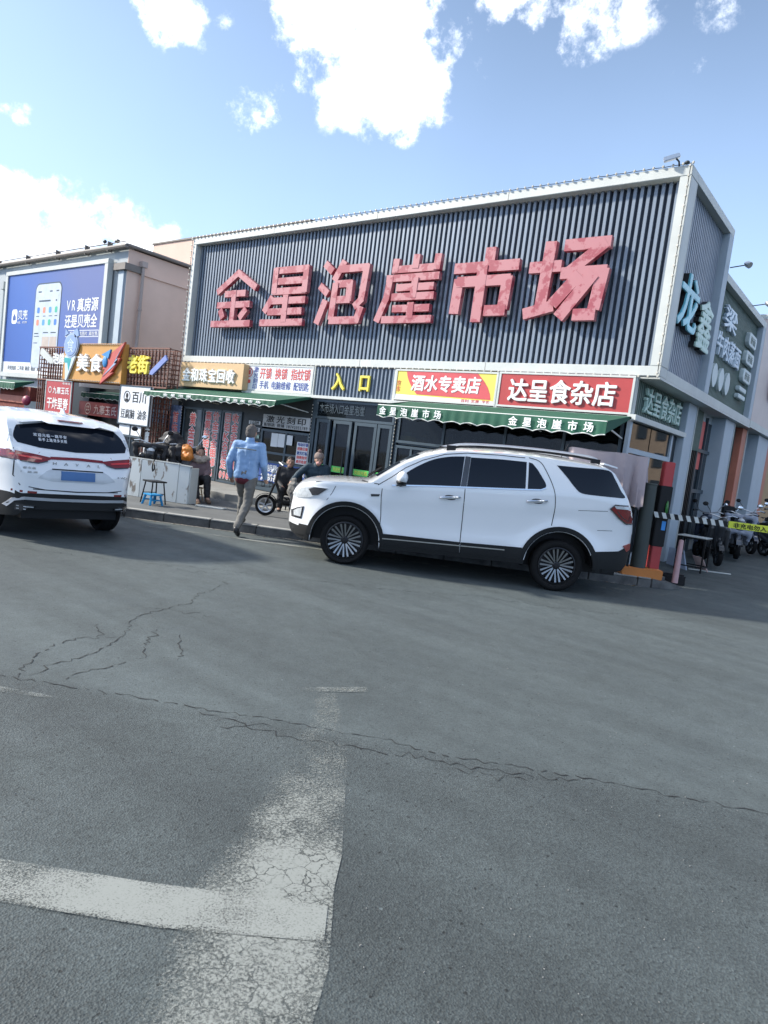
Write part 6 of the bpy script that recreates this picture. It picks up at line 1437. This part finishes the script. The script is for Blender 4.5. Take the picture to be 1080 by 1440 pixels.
def scooter(label, x, y, z, hd, body, seatm=None, group=None, box=None, tilt=0, s=1, legshield=True, windshield=None):
    t = thing('scooter', label, 'scooter', (x,y,z), math.atan2(hd[1], hd[0]), group, s)
    r = .21
    wheel2(t, 0, r, r, m=M_['dark']); wheel2(t, 1.18, r, r, m=M_['dark'])
    Mx = pmat(t); T = lambda p: Mx @ Vector(p)
    blob('rear_body', [(T((-.34,0,.63)), .09*s, T((.15,0,.58)), .16*s), (T((.15,0,.58)), .16*s, T((.38,0,.50)), .14*s), (T((.38,-.06,.50)), .10*s, T((.42,-.06,.28)), .08*s), (T((.38,.06,.50)), .10*s, T((.42,.06,.28)), .08*s), (T((-.05,0,.50)), .13*s, T((.25,0,.38)), .12*s)], body, t, voxel=.016, smooth_it=2)
    blob('seat', [(T((-.32,0,.74)), .055*s, T((-.05,0,.745)), .085*s), (T((-.05,0,.745)), .085*s, T((.36,0,.70)), .075*s)], seatm or M_['black'], t, voxel=.014, smooth_it=3)
    B('floorboard', M_['black'], t, (.34,.86,-.14,.14,.27,.31), world=False, bevel=.01)
    mb = MB(); mb.bar((.36,0,.26),(-.02,0,.22),.05,.06); mb.bar((-.16,.12,.24),(.25,.12,.42),.03,.03); mb.tube([(-.02,.09,.21),(-.22,.10,.60)],.018,8); mb.tube([(-.02,-.09,.21),(-.22,-.10,.60)],.018,8); mb.build('swing_arm', M_['black'], t, world=False)
    mb = MB()
    for sd in (1,-1): mb.tube([(1.18,.055*sd,.21),(1.02,.055*sd,.60)],.016,8)
    mb.tube([(1.03,0,.58),(.93,0,.98)],.024,8); mb.build('fork', M_['black'], t, world=False)
    if legshield: blob('leg_shield', [(T((.90,-.17,.36)), .055*s, T((.93,-.15,.75)), .065*s), (T((.90,.17,.36)), .055*s, T((.93,.15,.75)), .065*s), (T((.92,0,.36)), .08*s, T((.98,0,.80)), .11*s), (T((.95,-.05,.86)), .085*s, T((.96,.05,.92)), .085*s), (T((1.18,-.02,.44)), .045*s, T((1.02,.02,.5)), .05*s), (T((.90,0,.34)), .04*s, T((.80,0,.28)), .04*s)], body, t, voxel=.016, smooth_it=3)
    mb = MB()
    pts = []
    for i in range(13): a = R(20+i*11); pts.append((1.18+.245*math.cos(a), 0, .21+.245*math.sin(a)))
    for a, b in zip(pts, pts[1:]): mb.bar((a[0],0,a[2]),(b[0],0,b[2]),.10,.012)
    mb.build('front_mudguard', body, t, world=False)
    mb = MB(); mb.tube([(.84,.33,1.02),(.90,.22,1.04),(.93,0,.98),(.90,-.22,1.04),(.84,-.33,1.02)],.012,8); hb = mb.build('handlebar', M_['silver'], t, world=False)
    for sd in (1,-1):
        mb = MB(); mb.tube([(.86,.24*sd,1.035),(.83,.35*sd,1.015)],.019,8); mb.build('grip', M_['black'], hb, world=False)
        mb = MB(); mb.tube([(.88,.20*sd,1.03),(.90,.24*sd,1.12),(.88,.30*sd,1.20)],.006,6); mb.ell((.87,.33*sd,1.23),(.018,.058,.045),12,8); mb.build('mirror', M_['chrome'] if sd > 0 else M_['black'], t, smooth=True, world=False)
    mb = MB(); mb.ell((1.02,0,.86),(.05,.075,.06),12,8); mb.build('headlight', M_['lampclear'], t, smooth=True, world=False)
    mb = MB(); mb.ell((-.36,0,.64),(.025,.07,.03),10,6); mb.build('tail_light', M_['lampred'], t, smooth=True, world=False)
    mb = MB(); mb.tube([(-.20,.10,.76),(-.48,.10,.78),(-.48,-.10,.78),(-.20,-.10,.76)],.009,6); mb.bar((-.35,.1,.78),(-.35,-.1,.78),.01); mb.build('rear_rack', M_['black'], t, world=False)
    mb = MB(); mb.tube([(.30,.05,.28),(.25,.16,.02)],.012,6); mb.build('kickstand', M_['black'], t, world=False)
    if box: B('top_box', box, t, (-.62,-.30,-.17,.17,.795,1.05), world=False, bevel=.03)
    if windshield: blob('leg_apron', [(T((.98,-.30,.95)), .05*s, T((.98,.30,.95)), .05*s), (T((1.0,-.2,.6)), .06*s, T((1.0,.2,.6)), .06*s), (T((1.0,-.28,.9)), .05*s, T((.98,-.2,.45)), .05*s), (T((1.0,.28,.9)), .05*s, T((.98,.2,.45)), .05*s), (T((1.0,0,.9)), .05*s, T((.98,0,.5)), .06*s)], windshield, t, voxel=.018, wrinkle=.02, wscale=7)
    return t
G1 = 'scooters parked along the side of the market'
M_['scoot1'] = mat('black_scooter_plastic', (.02,.022,.025), .35, coat=.5); M_['scoot2'] = mat('grey_scooter_plastic', (.10,.11,.13), .35, coat=.5); M_['scoot3'] = mat('dark_blue_scooter_plastic', (.03,.045,.08), .35, coat=.5); M_['rainy'] = mat('silver_rain_cover', (.30,.33,.40), .55)
scooter('black scooter nearest the corner of the market with round mirrors', -3.25, 13.9+1.0, gz(-3,14.9), (.42,-.9), M_['scoot1'], box=None, s=.92)
scooter('grey scooter with a silver padded cover over its handlebar', -3.05, 15.9+.6, gz(-3,16.2), (.25,-.95), M_['scoot2'], windshield=M_['rainy'], s=.92)
scooter('dark blue scooter third in the row beside the side wall', -3.35, 17.6, gz(-3,17.4), (.55,-.8), M_['scoot3'], s=.92, box=M_['black'])
scooter('black scooter at the far end of the row by the terracotta pillar', -2.75, 18.6, gz(-3,18.3), (.35,-.9), M_['scoot1'], s=.95)
scooter('grey scooter second from the far end of the row, turned to the road', -2.55, 17.2, gz(-3,17.0), (.75,-.6), M_['scoot2'], s=.9)
scooter('dark scooter squeezed between the nearest one and the side wall', -3.30, 16.0, gz(-3,15.6), (-.1,-.99), M_['scoot3'], s=.9)
# behind the white barrier
scooter('black scooter parked behind the white barrier nearest the left car', -12.35, 8.05, .14, (.80,-.55), M_['scoot1'], s=1, windshield=M_['blackcoat'])
sc2 = scooter('black scooter behind the middle of the white barrier with a bag on its bar', -12.0, 8.35, .14, (.9,-.35), M_['scoot2'], s=1, windshield=M_['blackcoat'])
og = blob('bag', [('e', (-11.03,7.92,1.06), (.15,.09,.15)), ('e', (-11.0,7.92,.98), (.17,.10,.10))], mat('orange_nylon', (.60,.20,.03), .5), None, voxel=.012, wrinkle=.02, wscale=10)
tag(og, 'bright orange fabric bag hanging on the scooter behind the barrier', 'bag')
dk = blob('dust_cover', [('e', (-11.55,7.95,1.18), (.30,.22,.22)), ('e', (-11.3,7.9,1.0), (.28,.2,.22)), ('e', (-11.9,7.95,1.0), (.30,.22,.18))], M_['blackcoat'], None, voxel=.02, wrinkle=.05, wscale=6)
tag(dk, 'crumpled black cover heaped over the scooters behind the barrier', 'cover')
# electric bicycle in front of the platform
eb = thing('electric_bicycle', 'black small-wheeled electric bicycle in front of the entrance, nose to the left', 'bicycle', (-8.32,8.90,.14), math.atan2(-.61,-.79))
wheel2(eb, 0, .19, .19, .06, M_['silver']); wheel2(eb, .98, .19, .19, .06, M_['silver'])
mb = MB(); mb.tube([(0,0,.2),(.05,0,.45),(.28,0,.42),(.34,0,.24),(.66,0,.24),(.84,0,.62),(.80,0,.90)],.026,8); mb.tube([(0,.04,.2),(.34,.04,.22)],.016,6); mb.build('frame', M_['black'], eb, smooth=True, world=False)
mb = MB(); mb.tube([(.98,.045,.19),(.86,.045,.58)],.014,6); mb.tube([(.98,-.045,.19),(.86,-.045,.58)],.014,6); mb.build('fork', M_['black'], eb, world=False)
B('floorboard', M_['black'], eb, (.34,.66,-.12,.12,.27,.31), world=False, bevel=.01); B('battery_box', M_['scoot2'], eb, (.06,.32,-.09,.09,.28,.48), world=False, bevel=.015)
Te = lambda p: pmat(eb) @ Vector(p)
blob('seat', [(Te((-.10,0,.66)), .05, Te((.22,0,.66)), .065)], M_['black'], eb, voxel=.014); mb = MB(); mb.tube([(.12,0,.45),(.08,0,.63)],.018,6); mb.build('seat_post', M_['silver'], eb, world=False)
mb = MB(); mb.tube([(.70,.28,.94),(.79,.16,.98),(.80,0,.92),(.79,-.16,.98),(.70,-.28,.94)],.012,8); mb.build('handlebar', M_['silver'], eb, world=False)
mb = MB(); mb.ell((.90,0,.80),(.04,.05,.05)); mb.build('headlight', M_['lampclear'], eb, smooth=True, world=False)
mb = MB()
for i in range(9): a = R(30+15*i); b_ = R(45+15*i); mb.bar((.98+.21*math.cos(a),0,.19+.21*math.sin(a)),(.98+.21*math.cos(b_),0,.19+.21*math.sin(b_)),.07,.008)
mb.build('mudguard', M_['black'], eb, world=False)
mb = MB(); mb.bar((1.05,-.12,.52),(1.05,.12,.52),.015); 
for z in (.52,.60,.70): 
    for a, b_ in (((.92,-.13),(1.20,-.13)),((1.20,-.13),(1.20,.13)),((1.20,.13),(.92,.13)),((.92,.13),(.92,-.13))): mb.bar((a[0],a[1],z),(b_[0],b_[1],z),.008)
for x_, y_ in ((.92,-.13),(1.2,-.13),(1.2,.13),(.92,.13),(1.06,-.13),(1.06,.13),(1.2,0)): mb.bar((x_,y_,.52),(x_,y_,.70),.008)
mb.build('basket', M_['dark'], eb, world=False)
bg_ = blob('bag', [('e', Te((.50,.10,.52)), (.13,.10,.17)), ('e', Te((.50,.10,.68)), (.05,.04,.07))], mat('grey_sack', (.17,.165,.155), .9), None, voxel=.012, wrinkle=.02, wscale=12); tag(bg_, 'grey cloth bag standing on the footboard of the electric bicycle', 'bag')

# ================================================================== white barrier, stools, board
M_['stained'] = mat('peeling_white_board', (.64,.68,.68), .6, var=0, vscale=2.6, dirt=(.24,.21,.18), stretch=(1.6,1.6,.6))
r_ = M_['stained'].node_tree.nodes
for n_ in r_:
    if n_.type == 'MAP_RANGE': n_.inputs['From Min'].default_value = .53; n_.inputs['From Max'].default_value = .56
bw = thing('hoarding', 'white stained hoarding panels standing on the pavement behind the left car', 'barrier', (-10.9,7.3,.14))
def panel(a, b, z0, z1, th=.03, name='panel', m=None):
    a = Vector((*a,0)); b = Vector((*b,0)); d = (b-a).normalized(); n = Vector((-d.y,d.x,0)); mb = MB()
    mb.prism([a+Vector((0,0,z0)), b+Vector((0,0,z0)), b+n*th+Vector((0,0,z0)), a+n*th+Vector((0,0,z0))], (0,0,z1-z0)); return mb.build(name, m or M_['stained'], bw, bevel=.004)
panel((-12.0,6.86),(-11.26,7.14),.14,.84); panel((-11.25,7.143),(-10.56,7.46),.14,.83); panel((-10.55,7.464),(-10.36,7.555),.14,.82); panel((-10.34,7.575),(-10.42,7.80),.14,.80, m=M_['frame'])
cap_ = MB(); cap_.bar((-12.0,6.87,.85),(-10.56,7.48,.845),.06,.02); cap_.bar((-10.54,7.485,.835),(-10.34,7.58,.825),.06,.02); tag(cap_.build('cap_rail', M_['frame'], bw), label='white rail along the top')
lk = MB(); lk.tube([(-10.98,7.22,.86),(-10.96,7.18,.80),(-10.95,7.17,.72),(-10.92,7.165,.66),(-10.88,7.17,.70),(-10.90,7.175,.77),(-10.97,7.19,.83)],.014,6)
tag(recenter(lk.build('cable_lock', M_['black'])), 'black cable lock looped over the top of the white barrier', 'lock')
st = thing('stool', 'black tube stool on the pavement in front of the white barrier', 'stool', (-10.42,6.88,.14)); stool(st, -10.42, 6.90, .137, .30, .40, M_['black'], .013)
st = thing('stool', 'small bright blue plastic stool standing before the black one', 'stool', (-10.25,6.78,.14)); stool(st, -10.24, 6.77, .137, .24, .19, mat('bright_blue_plastic', (.02,.30,.62), .35), .022)
wbd = MB(); wbd.prism([(-10.15,7.58,.142),(-9.72,7.86,.142),(-9.78,8.02,.142),(-10.25,7.74,.142)], (0,0,.02)); tag(recenter(wbd.build('board', M_['frame'])), 'thin white board lying flat on the pavement by the barrier end', 'board')

# ================================================================== barrier gate, posts and corner clutter
M_['darkgreen'] = mat('dark_green_grey_paint', (.045,.055,.050), .55, var=.1); M_['orangep'] = mat('orange_concrete_base', (.55,.20,.05), .7, var=.1)
gt = thing('barrier_gate', 'red barrier machine on an orange base with a striped boom across the lot entrance', 'barrier', (-3.2,10.8,.14))
mb = MB(); a0 = math.radians(34.8)
Mb = Matrix.Translation((-3.19,10.80,0)) @ Matrix.Rotation(a0, 4, 'Z')
mb.box(-.36,.26,-.16,.16,.12,.27,Mb); mb.build('base', M_['orangep'], gt, bevel=.01)
mb = MB(); Mc = Matrix.Translation((-3.10,10.98,0)) @ Matrix.Rotation(a0, 4, 'Z')
mb.box(-.08,.07,-.08,.08,.14,1.93,Mc); mb.build('cabinet', M_['red'], gt, bevel=.01)
mb = MB(); mb.box(-.095,.085,-.095,.095,.62,1.56,Mc); mb.build('cabinet_cover', M_['black'], gt, bevel=.01)
mb = MB(); mb.box(.0,.06,-.099,-.097,.88,1.02,Mc); mb.build('sticker', mat('sky_blue_sticker', (.05,.30,.75), .4), gt)
mb = MB(); mb.ell(Mc @ Vector((.03,-.11,1.22)), (.025,.025,.12)); tag(mb.build('bottle_bump', mat('green_bottle_glass', (.03,.16,.03), .1), gt, smooth=True), label='green bottle-shaped bump')  # solid green bottle-shaped lump on the cabinet cover
bd = Vector((math.cos(R(27)), math.sin(R(27)), 0)); b0 = Vector((-3.12,10.76,1.11)); bn_ = Vector((-bd.y, bd.x, 0))
def seg(s0, s1, m, name, h=.085, sl=0):
    mb = MB(); a = b0+bd*s0; b = b0+bd*s1
    mb.prism([a-bn_*.02+Vector((0,0,-h/2)), b-bn_*.02+Vector((0,0,-h/2)), b-bn_*.02+bd*sl+Vector((0,0,h/2)), a-bn_*.02+bd*sl+Vector((0,0,h/2))], bn_*.04); return mb.build(name, m, gt)
k = 0; s_ = 0
while s_ < 1.02: seg(s_, s_+.0578, M_['frame'] if k % 2 == 0 else M_['black'], 'boom_stripe', sl=-.035); s_ += .058; k += 1
bs = seg(s_, 3.4, mat('yellow_boom_sign', (.62,.68,.05), .45), 'boom_sign', h=.10)
Fb = Matrix.Translation(b0-bn_*.023) @ Matrix((( bd.x,0,-bn_.x,0),(bd.y,0,-bn_.y,0),(0,1,0,0),(0,0,0,1)))
text('非充电勿入，联系电话', Fb, s_+.06, s_+1.0, -.04, .04, M_['black'], bs, bold=.02, each=False)
pp = MB(); pp.tube([(-3.25,10.72,.13),(-3.25,10.72,1.57)], [.115,.10], 20); pp.lathe([(0,1.575),(.10,1.575),(.105,1.56),(.10,1.54)], (-3.25,10.72,0), (0,0,1), 20)
tag(recenter(pp.build('post', M_['darkgreen'], None, smooth=30)), 'thick dark green grey post standing on the orange base at the kerb end', 'post')
bo = thing('bollard', 'slim pink and white faded plastic bollard near the kerb end', 'bollard', (-2.79,11.17,.1))
mb = MB(); mb.lathe([(.047,0),(.044,.2),(.040,.5),(.034,.67),(.0,.68)], (-2.79,11.17,.09), (0,0,1), 18); mb.build('tube', mat('faded_pink_plastic', (.58,.36,.36), .5, vscale=4), bo, smooth=True)
wg = MB(); wg.prism([(-3.02,11.25,.0),(-2.70,11.45,.0),(-2.82,11.70,.0),(-3.12,11.52,.0)], (0,0,.20)); tag(recenter(wg.build('weight', M_['black'], None, bevel=.03)), 'black rubber weight block behind the orange barrier base', 'weight')
# cloth covered stall
cl = thing('covered_stall', 'stall at the shop corner shrouded in a mauve dust cloth', 'stall', (-3.85,10.5,.14))
def drape():
    mb = MB(); a = R(31); ux = Vector((math.cos(a), math.sin(a), 0)); uy = Vector((-ux.y, ux.x, 0)); c0 = Vector((-3.86,10.40,0))
    hw, hd_ = .56, .17; z1 = 1.96; n = 96; rings = 18
    per = []
    corners = [(-hw,-hd_),(hw,-hd_),(hw,hd_),(-hw,hd_)]
    for i in range(4):
        (x0,y0),(x1,y1) = corners[i], corners[(i+1) % 4]; kk = 34 if i % 2 == 0 else 14
        for j in range(kk): per.append((x0+(x1-x0)*j/kk, y0+(y1-y0)*j/kk))
    n = len(per)
    for r in range(rings+1):
        t = r/rings
        for i, (x, y) in enumerate(per):
            ang = math.atan2(y/hd_, x/hw); ln = math.hypot(x, y)
            right = max(0, min(1, (x+.1)/.6)); depth = .40+.38*right+.04*math.sin(i*.5)
            amp = (.012+.065*t)*(.15+1.2*right)*(1 if y < 0 or x > .3 else .6)
            f = 1+ (.02+.06*t*right) ; rip = amp*(math.sin(i*.85+1.3*math.sin(i*.13))+.5*math.sin(i*1.9))
            nx_, ny_ = (0, -1) if abs(y+hd_) < 1e-6 else ((1, 0) if abs(x-hw) < 1e-6 else ((0,1) if abs(y-hd_) < 1e-6 else (-1,0)))
            zz = z1-depth*t-(.015 if r == 1 else 0)+.01*math.sin(x*9)
            mb.v.append(c0+ux*(x*1.0+nx_*rip+nx_*.015)+uy*(y+ny_*rip+ny_*.015)+Vector((0,0,zz-(0 if r else -.0))))
    for r in range(rings):
        for i in range(n): a_ = r*n+i; b_ = r*n+(i+1) % n; mb.f.append((a_, b_, b_+n, a_+n))
    ci = len(mb.v); mb.v.append(c0+Vector((0,0,z1+.012))); 
    for i in range(n): mb.f.append((ci, (i+1) % n, i))
    mb.build('dust_cloth', M_['clothpink'], cl, smooth=70)
    fr = MB()
    for sx in (-1,1):
        for sy in (-1,1): p = c0+ux*sx*(hw-.05)+uy*sy*(hd_-.03); fr.bar(p+Vector((0,0,.14)), p+Vector((0,0,z1-.02)), .03)
    fr.build('stall_leg', M_['dark'], cl)
    bx = MB(); P = [c0+ux*sx*(hw-.08)+uy*sy*(hd_-.05)+Vector((0,0,.3)) for sx, sy in ((-1,-1),(1,-1),(1,1),(-1,1))]; bx.prism(P, (0,0,.9)); bx.build('stall_box', M_['black'], cl)
drape()
# folded cartons and frame leaning by the corner
def slab(name, label, pts, off, m, cat): mb = MB(); mb.prism(pts, off); return tag(recenter(mb.build(name, m)), label, cat)
z_ = gz(-3,13)
slab('carton_sheet', 'flattened blue grey carton leaning by the corner under the boom', [(-3.55,13.4,.12),(-3.10,13.05,.10),(-3.30,13.45,.42),(-3.62,13.70,.42)], (.015,.02,0), mat('blue_grey_board', (.34,.40,.50), .7), 'board')
slab('carton_sheet', 'flattened pinkish carton propped beside the blue grey one', [(-3.02,13.5,.12),(-2.80,13.3,.12),(-3.0,13.6,.34),(-3.2,13.75,.34)], (.015,.02,0), mat('pinkish_board', (.38,.28,.26), .7), 'board')
rk = thing('metal_rack', 'low black metal rack with a pale top bar beside the nearest scooter', 'rack', (-2.9,13.3,.1))
mb = MB()
for x_ in (-3.3,-2.85):
    for y_ in (13.0,13.4): mb.bar((x_,y_,.1),(x_,y_,.72),.025)
for z__ in (.2,.70): mb.bar((-3.3,13.0,z__),(-2.85,13.0,z__),.02); mb.bar((-3.3,13.4,z__),(-2.85,13.4,z__),.02); mb.bar((-3.3,13.0,z__),(-3.3,13.4,z__),.02); mb.bar((-2.85,13.0,z__),(-2.85,13.4,z__),.02)
mb.build('rack_frame', M_['black'], rk); B('rack_top', M_['frame'], rk, (-3.32,-2.83,12.98,13.42,.72,.735))
slab('cable_cover', 'thin pale strip lying on the asphalt near the nearest scooter', [(-3.1,13.2,gz(-3,13.2)+.004),(-2.45,13.5,gz(-3,13.5)+.004),(-2.47,13.56,gz(-3,13.56)+.004),(-3.12,13.27,gz(-3,13.27)+.004)], (0,0,.012), M_['frame'], 'strip')
vr = MB(); vr.bar((-3.6,11.9,.1),(-3.6,11.9,1.0),.05); vr.bar((-3.6,12.3,.1),(-3.6,12.3,1.0),.05); vr.box(-3.66,-3.60,11.85,12.35,1.0,1.5); tag(recenter(vr.build('notice_board', M_['orange'])), 'small reddish stand by the corner window', 'stand')

# grit and litter on the road
lit = MB(); rg = random.Random(11)
for k in range(300):
    t = rg.random()**1.6; dist = 1.6+t*9; a = R(37.7)+rg.uniform(-.55,.55); x = -math.sin(a)*dist; y = math.cos(a)*dist
    if (Vector((x,y,0))-K0).dot(KN) > -.15: continue
    r = rg.uniform(.002,.0045)*(1+.4*(rg.random() < .1)); th = rg.uniform(0,3.14); c_, s_ = math.cos(th), math.sin(th)
    q = [(1,0),(.2,.7),(-.9,.4),(-.6,-.6),(.4,-.7)]; P5 = [(x+r*(c_*u-s_*v), y+r*(s_*u+c_*v)) for u, v in q]
    lit.add([(a_,b_,.001) for a_, b_ in P5]+[(a_*.5+x*.5,b_*.5+y*.5,.001+r*.8) for a_, b_ in P5], [tuple(range(5,10))]+[(i,(i+1)%5,(i+1)%5+5,i+5) for i in range(5)])
tag(lit.build('grit', mat('pale_grit', (.20,.20,.19), .8, var=.4, vscale=30)), kind='stuff')
lf = MB()
for k in range(26):
    s0 = rg.uniform(.2,8.2); p = kp(s0, -rg.uniform(.02,.25)); r = rg.uniform(.012,.03); th = rg.uniform(0,6.28)
    lf.add([(p.x+r*math.cos(th),p.y+r*math.sin(th),.008),(p.x+r*.4*math.cos(th+1.6),p.y+r*.4*math.sin(th+1.6),.014),(p.x-r*math.cos(th),p.y-r*math.sin(th),.009),(p.x-r*.4*math.cos(th+1.6),p.y-r*.4*math.sin(th+1.6),.018)], [(0,1,2,3)])
tag(lf.build('dry_leaves', mat('dry_leaf', (.20,.13,.06), .8, var=.4, vscale=20)), kind='stuff')
